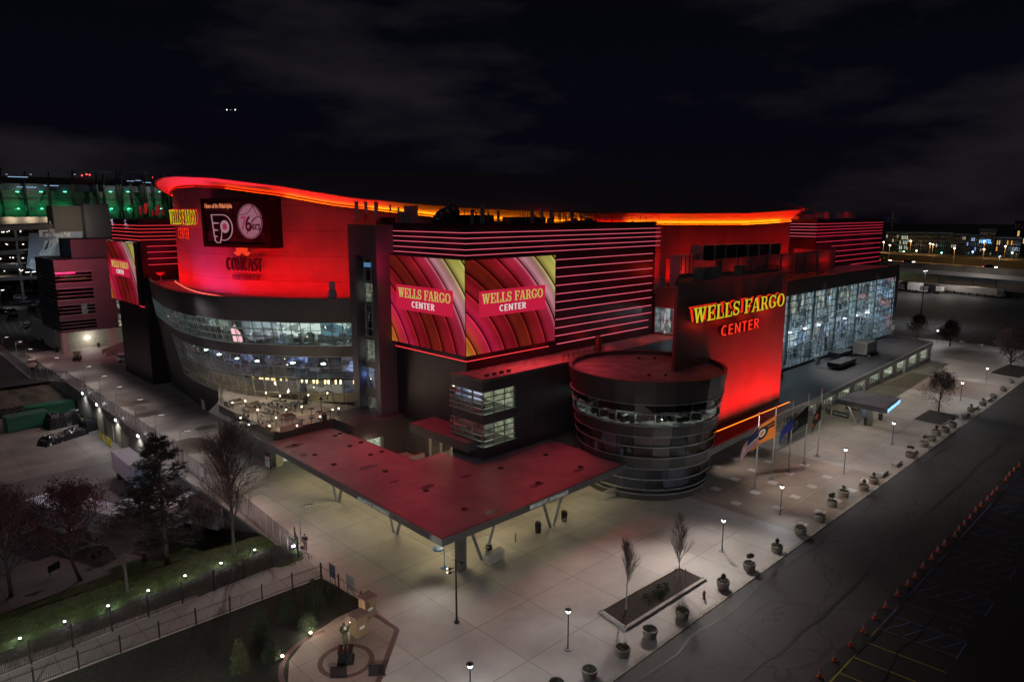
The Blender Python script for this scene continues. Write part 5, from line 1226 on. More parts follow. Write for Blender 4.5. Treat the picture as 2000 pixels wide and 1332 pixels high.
# hydrant
hy = thing('fire_hydrant', 'orange red fire hydrant on the plaza near the kerb', 'fire hydrant', G(1375, 1168))
q = MB(); q.lathe([(.17, 0), (.17, .04), (.11, .05), (.10, .5), (.13, .52), (.13, .56)], n=14); q.build('barrel', mat('orange_red_paint', (.45, .10, .03), .5), hy, True)
q = MB(); q.lathe([(.12, .56), (.11, .66), (.05, .73), (.03, .78)], n=14); q.build('bonnet', bpy.data.materials['orange_red_paint'], hy, True)
for s in (-1, 1): q = MB(); q.tube((0, 0, .42), (s * .2, 0, .42), .05, n=8); q.build('nozzle', bpy.data.materials['orange_red_paint'], hy)
# cones
CN = [(1601, 1320), (1630, 1289), (1661, 1260), (1686, 1233), (1708, 1206), (1729, 1186), (1752, 1162), (1772, 1142), (1786, 1127), (1802, 1108), (1819, 1091), (1831, 1077), (1844, 1064), (1864, 1047), (1872, 1036), (1883, 1024), (1894, 1012), (1905, 999), (1915, 988), (1928, 977), (1938, 966), (1947, 957), (1964, 938), (1971, 929), (1980, 920), (1990, 911)]
cn = thing('traffic_cone', 'orange traffic cone at the edge of the dark parking lot, nearest of the long row', 'traffic cone', G(*CN[0]), .3, 'traffic cones along the road edge')
mCo = mat('orange_cone_rubber', (.62, .085, .02), .55, amt=.1); mCb = mat('reflective_band', (.62, .55, .55), .4)
def frus(z0, z1): f_ = lambda z: .155 - .12 * (z - .03) / .68; return [(f_(z0), z0), (f_(z1), z1)]
q = MB(); q.box(-.2, .2, -.2, .2, 0, .03); q.lathe(frus(.03, .28), n=14); q.lathe(frus(.38, .44), n=14); q.lathe(frus(.54, .71), n=14); q.build('cone_body', mCo, cn)
q = MB(); q.lathe([(r + .002, z) for r, z in frus(.28, .38)], n=14); q.build('upper_band' if False else 'reflective_band', mCb, cn)
q = MB(); q.lathe([(r + .002, z) for r, z in frus(.44, .54)], n=14); q.build('reflective_band', mCb, cn)
for i, p in enumerate(CN[1:], 1):
    c = dup(cn, loc=G(*p), rz=rs.uniform(0, 1.5)); c['label'] = 'orange traffic cone on the road edge, %s from the nearest in the long row' % ORD[i]
# flagpoles and flags
FB = [(1474, 955), (1507, 936), (1540, 920.5), (1570, 905.5), (1596, 891)]
mPoleW = mat('white_flagpole', (.48, .48, .48), .4, .3)
FL = ['american', 'orange', 'blue', 'black', 'darkorange']
flab = ['white flagpole nearest the rotunda, flying the striped flag', 'white flagpole flying the orange flag, second from the rotunda', 'middle white flagpole, flying the small blue flag', 'white flagpole flying the black flag, fourth from the rotunda', 'white flagpole farthest from the rotunda, nearest the gate canopy']
f0 = None; ORG_ = mat('orange_flag_cloth', (.75, .22, .03), .8, amt=.1); BLK = mat('black_flag_cloth', (.012, .012, .012), .8); BLU = mat('blue_flag_cloth', (.03, .05, .30), .8); WHC = mat('white_flag_cloth', (.6, .6, .6), .8); REDC = mat('red_flag_cloth', (.35, .03, .04), .8); NAV = mat('navy_flag_cloth', (.02, .025, .08), .8)
def flag(name, lab, base, u0, v0, w_, h_, mats, fn, droop=.75, swing=(-.5, -.86), nx=52, ny=34):
    """hanging cloth hinged on the pole top; fn(u, v) -> material index"""
    m_ = MB(); rows = []; sx, sy = swing
    def P(u, v, e=0):
        d = u * w_ * (1 - droop * .45 * u); z = -v * h_ - u * w_ * droop * (1 - .25 * v) ; wob = .14 * math.sin(u * 7 + v * 2.2) * (.3 + u)
        return (base[0] + sx * d - sy * wob + u * e * sy, base[1] + sy * d + sx * wob - u * e, base[2] + z)
    for j in range(ny):
        for i in range(nx):
            a = [(i / nx, j / ny), ((i + 1) / nx, j / ny), ((i + 1) / nx, (j + 1) / ny), (i / nx, (j + 1) / ny)]
            m_.mat(fn((i + .5) / nx, (j + .5) / ny)); m_.quad(*[P(*q) for q in a])
    o = m_.build(name, mats, None, True); tag(o, lab, 'flag', 'flags on the plaza poles'); return o
for i, p in enumerate(FB):
    b = G(*p)
    if f0 is None:
        f0 = thing('flagpole', flab[0], 'flagpole', b, 0, 'flagpoles in front of the sign wall')
        q = MB(); q.tube((0, 0, 0), (0, 0, 9.6), .11, .05, 12); q.build('pole', mPoleW, f0, True)
        q = MB(); q.lathe([(.45, 0), (.45, .06), (.2, .08), (.16, .3)], n=18); q.build('pole_base', mConcD, f0)
        q = MB(); q.lathe([(0, 9.6), (.11, 9.68), (.13, 9.78), (.09, 9.88), (0, 9.92)], n=12, capb=False, capt=False); q.build('finial', mat('copper_ball', (.5, .16, .10), .3, .6), f0, True)
    else: c = dup(f0, loc=b); c['label'] = flab[i]
def f_us(u, v): return 2 if (u < .42 and v < .52) else int(v * 13) % 2
def f_or(u, v):
    x, y = (u - .45) * 1.5, v - .48; d = math.hypot(x, y)
    if d < .10: return 0
    if d < .19: return 2
    if d < .32: return 1
    if -.35 < y < -.05 and -.62 < x < .05 and (int((y + .35) * 20) % 3 != 0): return 1
    return 0
def f_bk(u, v): return 1 if (math.hypot((u - .5) * 1.4, v - .5) < .22 and not math.hypot((u - .5) * 1.4, v - .5) < .12) else 0
def f_do(u, v): return 1 if (.25 < v < .75 and .2 < u < .85 and (math.sin(u * 14 + v * 9) > -.1)) else 0
def fb(i, dz=0): b = G(*FB[i]); return (b.x - .06, b.y - .08, 9.35 + dz)
flag('flag', 'striped red and white flag with dark corner hanging from the pole nearest the rotunda', fb(0, -1.2), 0, 0, 3.9, 2.3, [REDC, WHC, NAV], f_us, 1.0, (-.7, .68))
flag('flag', 'orange flag with a black and white round emblem, second from the rotunda', fb(1, -.7), 0, 0, 4.3, 2.9, [ORG_, BLK, WHC], f_or, .6, (-.7, .68))
flag('flag', 'plain blue flag hanging limp from the middle pole', (fb(2)[0], fb(2)[1], 7.6), 0, 0, 2.9, 1.7, [BLU], lambda u, v: 0, 1.0, (-.7, .68))
flag('flag', 'black flag with a faint pale emblem, fourth from the rotunda', fb(3, -1.0), 0, 0, 4.3, 2.5, [BLK, mat('grey_flag_print', (.15, .14, .15), .8)], f_bk, .85, (-.7, .68))
flag('flag', 'black flag with orange red lettering hanging from the farthest pole', fb(4, -1.3), 0, 0, 3.3, 2.6, [BLK, mat('orange_flag_print', (.60, .10, .03), .8)], f_do, 1.2, (-.55, .5))
# ---- bollard, bins, crowd barriers
bo_ = thing('bollard', 'lone slim steel bollard on the plaza between the two column groups of the canopy', 'bollard', G(1007, 1058)); q = MB(); q.tube((0, 0, 0), (0, 0, 1.0), .07, n=10); q.build('post', mFascia, bo_); q = MB(); q.tube((0, 0, 1.001), (0, 0, 1.05), .05, n=10); q.build('cap', mSteel, bo_)
BI = [(1051, 1040, 'dark slatted litter bin at the left end of the barriers by the middle V column'), (1102, 1018, 'dark slatted litter bin at the right end of the barriers by the middle V column'), (955, 1086, 'dark slatted litter bin behind the stacked barriers at the corner column'), (1691, 830, 'dark litter bin in front of the blue box under the gate canopy'), (1719, 820, 'dark litter bin standing free right of the gate canopy'), (1465, 878, 'black litter bin beneath the sign wall, left of the flags')]
bi = None; mBin = mat('bin_slats', (.055, .05, .048), .5, .3, amt=.3, scale=10)
for px, py, lab in BI:
    if bi is None:
        bi = thing('litter_bin', lab, 'litter bin', G(px, py), 0, 'dark litter bins'); q = MB(); q.lathe([(.27, 0), (.31, .9)], n=20)
        for k in range(20): a = k * math.pi / 10; q.tube((.285 * math.cos(a), .285 * math.sin(a), .04), (.325 * math.cos(a), .325 * math.sin(a), .92), .022, n=4)
        q.build('bin_body', mBin, bi)
        q = MB(); q.lathe([(.33, .9), (.36, .94), (.36, .99), (.30, 1.0)], n=20, capt=False); q.build('rim', mBlack, bi)
        q = MB()
        for k in range(4): a = k * math.pi / 2 + .7; q.tube((.31 * math.cos(a), .31 * math.sin(a), .98), (.27 * math.cos(a), .27 * math.sin(a), 1.24), .02, n=5)
        q.lathe([(.31, 1.22), (.30, 1.27), (0, 1.34)], n=18, capb=False, capt=False); q.build('dome_lid', mBin, bi)
    else: c = dup(bi, loc=G(px, py)); c['label'] = lab
mBar = mat('pale_barrier_steel', (.62, .60, .55), .5)
def barrier(lab, loc, rz, L_=2.3, first=[]):
    if not first:
        t = thing('crowd_barrier', lab, 'crowd barrier', loc, rz, 'steel crowd barriers')
        q = MB(); pts = [(-1.15, .2), (-1.15, .98), (-1.05, 1.08), (1.05, 1.08), (1.15, .98), (1.15, .2), (-1.15, .2)]
        for a, b in zip(pts[:-1], pts[1:]): q.tube((a[0], 0, a[1]), (b[0], 0, b[1]), .022, n=6)
        for k in range(17): x = -1.02 + k * .1275; q.tube((x, 0, .2), (x, 0, 1.07), .010, n=4)
        q.build('rail_frame', mBar, t)
        for s in (-1, 1): f_ = MB(); f_.tube((s * .9, -.33, .02), (s * .9, .33, .02), .022, n=5); f_.tube((s * .9, 0, .02), (s * .9, 0, .22), .02, n=5); f_.build('foot', mSteel, t)
        first.append(t); return t
    c = dup(first[0], loc=loc, rz=rz); c['label'] = lab; return c
bA = G(1092, 1030)
barrier('steel crowd barrier in front of the middle V column, facing the road', (53.9, 48.2, 0), .02)
barrier('steel crowd barrier just behind the middle V column', (53.6, 50.2, 0), .06)
for k in range(7): barrier('steel crowd barrier stacked upright by the corner column, %s counted from the road side' % ORD[k] if k else 'steel crowd barrier stacked upright by the corner column, outermost toward the road', (43.9 + .02 * k, 47.6 + k * .13, 0), .03)
barrier('steel crowd barrier standing behind the corner column, end on', (41.2, 50.2, 0), 1.5)
e1 = G(1178, 981); e2 = G(1213, 968)
for k in range(3): barrier('steel crowd barrier against the rotunda foot, %s counted from the plaza' % (ORD[k] if k else 'outermost'), (e1.x + 1.5 + .1 * k, e1.y + .15 + .16 * k, 0), -.02)
barrier('steel crowd barrier under the canopy edge, left of the rotunda foot', (e1.x - .1, e1.y + 1.4, 0), 1.5)
barrier('steel crowd barrier deeper under the canopy, in line with the rotunda foot', (e1.x - .2, e1.y + 3.9, 0), 1.53)
# blue wheeled sign and frame near corner column
bs = thing('blue_stand', 'blue stand with a round blue disc behind the corner column', 'stand', (39.6, 50.4, 0)); q = MB(); q.tube((0, 0, 0), (0, 0, 2.0), .05, n=6); q.box(-.3, .3, -.3, .3, 0, .06); q.build('post', mat('blue_plastic', (.05, .16, .42), .5), bs); q = MB(); q.lathe([(0, 1.9), (.55, 1.95), (.5, 2.08), (0, 2.1)], (-.4, .4, 0), 14, False, False); q.build('disc', bpy.data.materials['blue_plastic'], bs)
# security lane kit by the gate
kb_ = thing('ticket_kiosk', 'tall blue box standing between the V column and the square column of the gate canopy', 'kiosk', G(1693, 815)); q = MB(); q.box(-.8, .8, -.6, .6, .05, 2.3); q.build('cabinet', mat('bright_blue_panel', (.12, .26, .62), .4), kb_); q = MB(); q.box(-.3, .3, -.62, -.6, 1.4, 1.8); q.build('notice', mWhite, kb_)
def banner_barrier(name, lab, a, b, txt, m_):
    a = G(*a); b = G(*b); t = thing(name, lab, 'banner barrier', (a + b) / 2, 0, 'banner barriers by the gate'); d = (b - a); L_ = d.length; d.normalize(); q = MB(); q.ob((0, 0, .62), (L_, .06, .9), math.atan2(d.y, d.x)); q.build('banner', m_, t)
    q = MB()
    for s in (-1, 1): v = d * s * L_ * .48; q.tube((v.x, v.y, 0), (v.x, v.y, 1.15), .03, n=5)
    q.tube((-d.x * L_ / 2, -d.y * L_ / 2, .06), (d.x * L_ / 2, d.y * L_ / 2, .06), .03, n=5); q.build('rail_frame', mSteel, t)
    n_ = Vector((d.y, -d.x, 0)); n_ = n_ if n_.y < 0 or n_.x < 0 else -n_
    if txt: textmesh(txt, .42, mWhite, Vector((0, 0, .5)) - d * L_ * .42 + n_ * .05, d, Z_, .004, .01, t, 'banner_lettering', width=L_ * .84)
    return t
mBan = mat('dark_banner', (.05, .048, .045), .6)
banner_barrier('banner_barrier', 'long dark banner barrier with pale lettering in front of the gate doors', (1625, 812), (1657, 820), 'WELLS FARGO', mBan)
banner_barrier('banner_barrier', 'dark banner barrier with white lettering behind the V column of the gate', (1651, 800), (1679, 805), 'WELLS FARGO', mBan)
banner_barrier('banner_barrier', 'dark banner barrier near the sliding gate doors, left of the canopy', (1612, 808), (1621, 812), None, mBan)
# low glass fence line left of the gate
gf = thing('glass_partition', 'low glass partition running from the flags to the gate, with steel posts', 'glass partition', G(1560, 848)); a = G(1545, 852); b = G(1622, 815); o0 = gf.location
q = MB(); q.quad(tuple(a - o0), tuple(b - o0), tuple(b - o0 + Vector((0, 0, 2.6))), tuple(a - o0 + Vector((0, 0, 2.6)))); q.build('glass_panel', mRail, gf)
for k in range(11): c = a + (b - a) * k / 10 - o0; q = MB(); q.tube((c.x, c.y, 0), (c.x, c.y, 2.7), .05, n=5); q.build('post', mPost, gf)
q = MB(); c = b - o0; q.tube(tuple(a - o0 + Vector((0, 0, 2.65))), tuple(c + Vector((0, 0, 2.65))), .05, n=5); q.tube(tuple(a - o0 + Vector((0, 0, .1))), tuple(c + Vector((0, 0, .1))), .07, n=5); q.build('rail', mPost, gf)
gk = thing('entry_booth', 'glazed entry booth with lit interior behind the middle flagpole', 'booth', G(1530, 845)); q = MB(); q.box(-.1, 3.4, -.1, 2.2, 0, .1); q.box(-.1, 3.4, -.1, 2.2, 2.7, 2.85); q.build('floor_and_roof', mFascia, gk)
q = MB()
for x in (0, 1.1, 2.2, 3.3): q.tube((x, 0, .1), (x, 0, 2.7), .06, n=5); q.tube((x, 2.1, .1), (x, 2.1, 2.7), .06, n=5)
q.build('frame', mMullD, gk); q = MB(); q.quad((0, 0, .1), (3.3, 0, .1), (3.3, 0, 2.7), (0, 0, 2.7)); q.build('glass_panel', mRail, gk); light('POINT', 'booth_light', (1.6, 1.1, 2.4), 90, (1, .9, .7), parent=gk, size=.2)
# A-board by the box office
ab = thing('notice_board', 'white notice board with red top standing at the box office corner', 'notice board', G(524, 914)); q = MB(); q.ob((0, 0, 1.0), (.12, 1.3, 1.9), .1); q.build('frame', mBlack, ab); q = MB(); q.ob((-.075, 0, 1.0), (.03, 1.1, 1.65), .1); q.build('white_panel', mWhite, ab); q = MB(); q.ob((-.1, 0, 1.72), (.03, 1.1, .22), .1); q.build('red_header', mat('red_header', (.5, .12, .08), .5), ab)
textmesh('WELCOME', .2, mBlack, (-.13, .42, 1.2), (0, -1, 0), Z_, .004, 0, ab, 'notice_lettering', width=.8)
# tall security camera pole
sp_ = thing('camera_pole', 'tall black pole with cameras and small lamps in front of the canopy corner', 'camera pole', G(892, 1215)); q = MB(); q.tube((0, 0, 0), (0, 0, 5.8), .09, .07, 12); q.build('pole', mBlack, sp_); q = MB(); q.lathe([(.26, 0), (.26, .06), (.13, .1), (.12, .4)], n=14); q.build('base_plate', mBlack, sp_)
for z, s in ((5.55, 1), (5.0, -1), (4.65, -1)):
    q = MB(); q.tube((0, 0, z), (.3 * s, -.3 * s, z - .1), .03, n=5); q.ob((.36 * s, -.36 * s, z - .12), (.28, .16, .16), -.78); hd_ = q.build('camera_head', mBlack, sp_)
for z in (5.0, 4.65): q = MB(); q.lathe([(0, -.06), (.07, 0), (0, .06)], (-.5, .5, z - .1), 8, False, False); q.build('lamp_lens', emat('cream_lens', (1, .95, .7), 6) if z == 5.0 else bpy.data.materials['cream_lens'], sp_)
# ---- planting bed with bare trees
bd_ = [G(1173, 1195), G(1222, 1229), G(1375, 1133), G(1326, 1110)]
t = thing('planting_bed', 'long stone edged planting bed with dark mulch holding two leafless trees', 'planting bed', (bd_[0] + bd_[2]) / 2); o0 = t.location
q = MB()
for k in range(4):
    a = bd_[k] - o0; b = bd_[(k + 1) % 4] - o0; d = b - a; q.ob((a + b) / 2 + Vector((0, 0, .11)), (d.length + (.3 if k % 2 else -.02), .3, .22), math.atan2(d.y, d.x))
q.build('stone_edge', mConc, t)
q = MB(); q.prism([((p - o0).x * .97, (p - o0).y * .95) for p in bd_], .015, .14); q.build('mulch', mat('dark_mulch', (.030, .022, .018), .95, amt=.6, scale=5, bump=.9, bscale=18), t)
q = MB()
for k in range(900): u, v = rs.uniform(.05, .95), rs.uniform(.05, .95); p = (bd_[0] - o0) * (1 - u) * (1 - v) + (bd_[1] - o0) * (1 - u) * v + (bd_[2] - o0) * u * v + (bd_[3] - o0) * u * (1 - v); leaves(q, (p.x, p.y, .16), .05, 1, .05, rs)
q.build('fallen_leaves', mat('brown_leaf', (.16, .09, .05), .9, amt=.4, scale=8), t)
sh = thing('low_shrub', 'low dark green shrubs in the middle of the long planting bed', 'shrub', G(1283, 1165)); q = MB()
for k in range(16): leaves(q, (rs.uniform(-1.6, 1.6), rs.uniform(-.5, .5), rs.uniform(.2, .55)), .32, 150, .06, rs)
q.build('foliage', mLeafD, sh); q = MB(); [q.tube((x, 0, 0), (x + .1, .05, .4), .02, n=4) for x in (-1.2, -.5, .4, 1.1)]; q.build('stems', mTwig, sh)
for i, (px, py) in enumerate(((1318, 1134), (1338, 1134))):
    s_ = thing('tree_stake', 'short wooden stake beside the far bare tree, ' + ('left one' if i == 0 else 'right one'), 'stake', G(px, py), 0, 'wooden tree stakes'); q = MB(); q.tube((0, 0, 0), (0, 0, 1.25), .035, n=6); q.build('post', mTwig, s_); q = MB(); q.tube((0, 0, 1.1), (0, 0, 1.18), .045, n=6); q.build('strap', mBlack, s_)
# ---- trees
mBark = mat('pale_bark', (.42, .38, .34), .85, amt=.25, scale=6, stretch=(1, 1, .3)); mBarkD = mat('dark_bark', (.06, .05, .046), .9, amt=.35, scale=5, bump=.5)
mTwigR = mat('reddish_twig', (.10, .065, .06), .9)
def branch(tr, tw, p, d, L_, r, lv, maxl, rs, upb, spread, kids, tips):
    n = 3 if lv < maxl else 2; a = p
    for k in range(n):
        d2 = (d + Vector((rs.gauss(0, .10), rs.gauss(0, .10), rs.gauss(0, .06) + upb * .10))).normalized(); b = a + d2 * (L_ / n); r1 = r * (1 - .22 * (k + 1) / n * 2 * .6)
        (tr if lv < 2 else tw).tube(a, b, r * (1 - .25 * k / n), r1, 7 if lv < 2 else (4 if lv < maxl else 3), cap=False)
        if lv < maxl and (k > 0 or lv > 0):
            for _ in range(kids if k else max(1, kids - 1)):
                ax = d2.orthogonal().normalized(); ax.rotate(Matrix.Rotation(rs.uniform(0, 6.28), 3, d2)); nd = (d2 * math.cos(spread) + ax * math.sin(spread)).normalized()
                branch(tr, tw, b, nd, L_ * rs.uniform(.55, .75), r1 * .55, lv + 1, maxl, rs, upb, spread, kids, tips)
        a, d = b, d2
    tips.append(a)
def tree(name, lab, loc, H, r, seed, maxl=4, spread=.6, upb=.5, kids=2, trunk=.3, leaf=None, nleaf=0, lsz=.12, lrad=.35, tm=mBarkD, wm=mTwigR, group=None, conic=False, cat='tree', lean=(0, 0), lf_=.33):
    rs = random.Random(seed); t = thing(name, lab, cat, loc, rs.uniform(0, 6), group); tr, tw = MB(), MB(); tips = []
    a = Vector((0, 0, 0)); b = Vector((lean[0], lean[1], H * trunk)); tr.tube(a, b, r, r * .75, 10, cap=False); tr.tube(Vector((0, 0, -.1)), Vector((0, 0, .25)), r * 1.5, r, 10)
    top = b; n = 7
    segs = [(b, r * .75)]
    for k in range(n):
        c = top + Vector((rs.gauss(0, .03), rs.gauss(0, .03), 1)).normalized() * (H * (1 - trunk) / n * .82); tr.tube(top, c, r * .75 * (1 - k / n * .85), r * .75 * (1 - (k + 1) / n * .85), 8, cap=False)
        f_ = (1 - (k / n) * .6) if not conic else (1 - .85 * k / n)
        for _ in range(3):
            aa = rs.uniform(0, 6.28); sp2 = spread * rs.uniform(.8, 1.35) * (1 - .35 * k / n); nd = Vector((math.cos(aa) * math.sin(sp2), math.sin(aa) * math.sin(sp2), math.cos(sp2)))
            branch(tr, tw, top + (c - top) * rs.random(), nd, H * lf_ * f_, r * .35, 1, maxl, rs, upb, spread, kids, tips)
        top = c
    trunk_o = tr.build('trunk', tm, t, True); tw.build('crown' if not leaf else 'twigs', wm, t if not leaf else t)
    if leaf:
        lf = MB(); per = max(1, nleaf // max(1, len(tips)))
        for p in tips: leaves(lf, p, lrad, per, lsz, rs)
        lf.build('crown', leaf, t)
    return t
tree('young_bare_tree', 'slender leafless tree with white trunk at the near end of the long planting bed', G(1223, 1192), 6.4, .075, 31, 4, .36, 1.6, 2, .30, lf_=.22, tm=mBark, group='young trees in the planting bed')
tree('young_bare_tree', 'slender leafless tree between two stakes at the far end of the long planting bed', G(1326, 1133), 6.4, .07, 35, 4, .36, 1.6, 2, .16, lf_=.22, tm=mBark, group='young trees in the planting bed')
mLeafR = mat('dry_red_leaf', (.06, .034, .028), .85, amt=.5, scale=2); mLeafRd = mat('dark_red_leaf', (.10, .030, .038), .85, amt=.6, scale=1.2); mNeed = mat('dark_needle', (.020, .024, .018), .8, amt=.5, scale=1.5)
tb_ = G(1833, 803)
tree('round_tree', 'round headed dark red tree in the square bed right of the gate canopy', tb_, 6.6, .14, 41, 4, .75, .35, 2, .16, mLeafR, 7000, .10, .45, group='round red trees by the kerb')
q = thing('tree_bed', 'square dark bed of ground cover around the round headed red tree', 'planting bed', G(1832, 815)); o0 = q.location; bb = [G(1783, 820), G(1838, 832), G(1872, 813), G(1815, 801)]
m_ = MB(); m_.prism([((p - o0).x, (p - o0).y) for p in bb], .01, .12); m_.build('ground_cover', mat('bed_ground_cover', (.030, .026, .020), .95, amt=.6, scale=4, bump=.9, bscale=16), q)
m_ = MB(); 
for k in range(4): a, b = bb[k] - o0, bb[(k + 1) % 4] - o0; m_.ob((a + b) / 2 + Vector((0, 0, .07)), ((b - a).length, .15, .14), math.atan2((b - a).y, (b - a).x))
m_.build('stone_edge', mConc, q)
tree('round_tree', 'large dark round tree at the right edge of the plaza', G(1972, 725), 9.0, .2, 43, 4, .85, .3, 2, .12, mLeafR, 9000, .13, .6, group='round red trees by the kerb')
q = thing('tree_bed', 'dark bed under the large round tree at the right edge', 'planting bed', G(1968, 727)); o0 = q.location; bb = [G(1935, 728), G(1990, 738), G(2030, 722), G(1970, 712)]
m_ = MB(); m_.prism([((p - o0).x, (p - o0).y) for p in bb], .01, .12); m_.build('ground_cover', bpy.data.materials['bed_ground_cover'], q)
tree('round_tree', 'small round dark tree beyond the entrance wing, left of two', G(1790, 664), 6.4, .14, 45, 3, .75, .35, 3, .14, mLeafR, 6000, .16, .6, group='round red trees by the kerb')
tree('round_tree', 'small round dark tree beyond the entrance wing, right of two', G(1855, 676), 6.2, .14, 46, 3, .75, .35, 3, .16, mLeafR, 6000, .16, .6, group='round red trees by the kerb')
# left grove
def lz(px, py, z0=-.3):
    z = z0
    for _ in range(12): p = G(px, py, z); z = lawn_z(p.x, p.y)
    p.z = z; return p
tree('leafy_tree', 'dark red leaved tree at the left edge of the lawn', lz(22, 1165), 10.5, .22, 51, 4, .62, .5, 2, .2, mLeafRd, 7000, .12, .4, group='trees on the lawn')
tree('leafy_tree', 'dark reddish tree on the lawn with a bent trunk, second from the left edge', lz(157, 1133), 10.0, .20, 52, 4, .62, .5, 2, .2, mLeafRd, 8000, .12, .4, group='trees on the lawn', lean=(-.6, .3))
tree('leafy_tree', 'small dark tree with pale trunk base in front of the tall pine', lz(249, 1155), 6.8, .15, 53, 4, .6, .5, 2, .28, mLeafR, 5000, .10, .35, group='trees on the lawn')
tree('bare_tree', 'tall leafless tree with fine spreading twigs beside the plaza fence', lz(458, 1083), 12.0, .20, 54, 5, .55, .6, 2, .22, group='trees on the lawn')
tree('leafy_tree', 'small thin tree behind the pine, left of the bare tree', lz(394, 1072), 6.0, .1, 57, 4, .6, .5, 2, .2, mLeafR, 2500, .09, .3, group='trees on the lawn')
# pine
def pine(lab, loc, H, seed, lay=15, br=4.2):
    rs = random.Random(seed); t = thing('pine_tree', lab, 'pine tree', loc, 0, 'pines on the lawn'); tr = MB(); tr.tube((0, 0, -.2), (0, 0, H), .30, .05, 10); nd = MB()
    for k in range(lay):
        z = H * (.20 + .78 * k / lay); L_ = br * (1 - (k / lay)) ** .75 + .5
        for j in range(9):
            if rs.random() < .10: continue
            a = rs.uniform(0, 6.28); l2 = L_ * rs.uniform(.55, 1.15); d = Vector((math.cos(a), math.sin(a), rs.uniform(.02, .3))); e = Vector((0, 0, z)) + d * l2; tr.tube((0, 0, z), e, .05, .02, 5)
            for q_ in range(11):
                f_ = rs.uniform(.3, 1.05); c = Vector((0, 0, z)) + d * l2 * f_ + Vector((rs.gauss(0, .22), rs.gauss(0, .22), rs.gauss(.05, .14)))
                for _ in range(18):
                    v = Vector((rs.gauss(0, 1), rs.gauss(0, 1), rs.gauss(.3, .7))).normalized(); b = v.orthogonal().normalized() * .022; l3 = rs.uniform(.22, .42); nd.add([c - b, c + b, c + v * l3], [(0, 1, 2)])
    tr.build('trunk', mBarkD, t); nd.build('crown', mNeed, t); return t
pine('tall dark pine standing over the others in the middle of the lawn', lz(327, 1100), 14.5, 61, 17, 5.0)
pine('shorter dark pine just left of the tall one', lz(283, 1095), 9.0, 62, 12, 3.4)
# ================================================================== fences and garden
def iron_fence(lab, pts, h, name='iron_fence', step=.14, post_every=3.0, m=mBlack, finial=True):
    t = thing(name, lab, 'fence', pts[0]); o0 = t.location.copy(); pk = MB(); rl = MB()
    for a, b in zip(pts[:-1], pts[1:]):
        a = Vector(a) - o0; b = Vector(b) - o0; L_ = (b - a).length; n = int(L_ / step)
        for k in range(n): c = a + (b - a) * k / n; pk.tube((c.x, c.y, c.z + .08), (c.x, c.y, c.z + h + .1), .011, .006, 3, cap=False)
        for z in (.18, h - .12): rl.tube(a + Vector((0, 0, z)), b + Vector((0, 0, z)), .022, n=4)
        n2 = max(1, round(L_ / post_every))
        for k in range(n2 + 1): c = a + (b - a) * k / n2; q = MB(); q.ob((c.x, c.y, c.z + (h + .2) / 2), (.09, .09, h + .2), .2); q.build('post', m, t)
    pk.build('pickets', m, t); rl.build('rails', m, t); return t
iron_fence('long black picket fence between the lawn and the garden walk', [G(583, 1088), ext(F1b, F1a, 1.15)], 1.9)
iron_fence('black picket fence along the near side of the garden walk', [G(627, 1127), ext(F2b, F2a, 1.15)], 1.3)
iron_fence('short black rail fence at the plaza corner carrying two sign panels', [G(628, 1128), G(662, 1150), G(706, 1184)], 1.3, step=.9)
iron_fence('black picket fence return at the end of the glass railing, beside the person', [G(583, 1087), G(577, 1068)], 2.0)
for px, py, lab, s in ((651, 1136, 'dark blue sign panel on the corner fence, the upper one', 1.0), (686, 1160, 'pale sign panel on the corner fence, the lower one', 1.2)):
    t = thing('sign_panel', lab, 'sign', G(px, py), 0, 'sign panels on the corner fence'); d = (G(706, 1184) - G(628, 1128)).normalized(); q = MB(); q.ob((-.12, -.12, 1.2), (s, .06, 1.3), math.atan2(d.y, d.x)); q.build('panel', mat('blue_grey_sign' if s == 1 else 'grey_sign', (.12, .15, .20) if s == 1 else (.22, .22, .22), .5, amt=.4, scale=2), t)
    q = MB(); 
    for k in (-.45, .45): q.tube((d.x * k * s - .12, d.y * k * s - .12, 0), (d.x * k * s - .12, d.y * k * s - .12, 1.9), .035, n=5)
    q.build('legs', mBlack, t)
# garden uplights along fence one
mUp = emat('uplight_lens', (.92, .97, 1.0), 26)
UP = [(40, 1254), (127, 1221), (212, 1190), (290, 1160), (362, 1131), (432, 1106), (498, 1080)]
u0 = None
for i, (px, py) in enumerate(UP):
    p = lz(px, py); lab = 'small glowing garden uplight behind the long picket fence, %s from the left' % ('first' if i == 0 else ORD[i])
    if u0 is None:
        u0 = thing('garden_uplight', lab, 'uplight', p, 0, 'garden uplights behind the fence'); q = MB(); q.lathe([(.04, 0), (.04, .2), (.10, .24), (.12, .36)], n=10, capt=False); q.build('housing', mBlack, u0); q = MB(); q.lathe([(0, .30), (.09, .34), (.10, .40), (0, .44)], n=12, capb=False, capt=False); q.build('lens', mUp, u0)
        light('POINT', 'uplight_light', (0, 0, .55), 34, (.9, .96, 1.0), parent=u0, size=.08)
    else: c = dup(u0, loc=p); c['label'] = lab
t = thing('flood_fixture', 'cluster of two bright garden floodlights at the plaza end of the long picket fence', 'floodlight', lz(571, 1073, 0)); q = MB(); q.ob((0, 0, .3), (.5, .3, .4)); q.build('housing', mBlack, t); q = MB(); q.ob((.05, -.17, .42), (.34, .05, .2)); q.build('lens', mUp, t); light('POINT', 'uplight_light', (0, -.4, .6), 30, (.9, .96, 1), parent=t, size=.1)
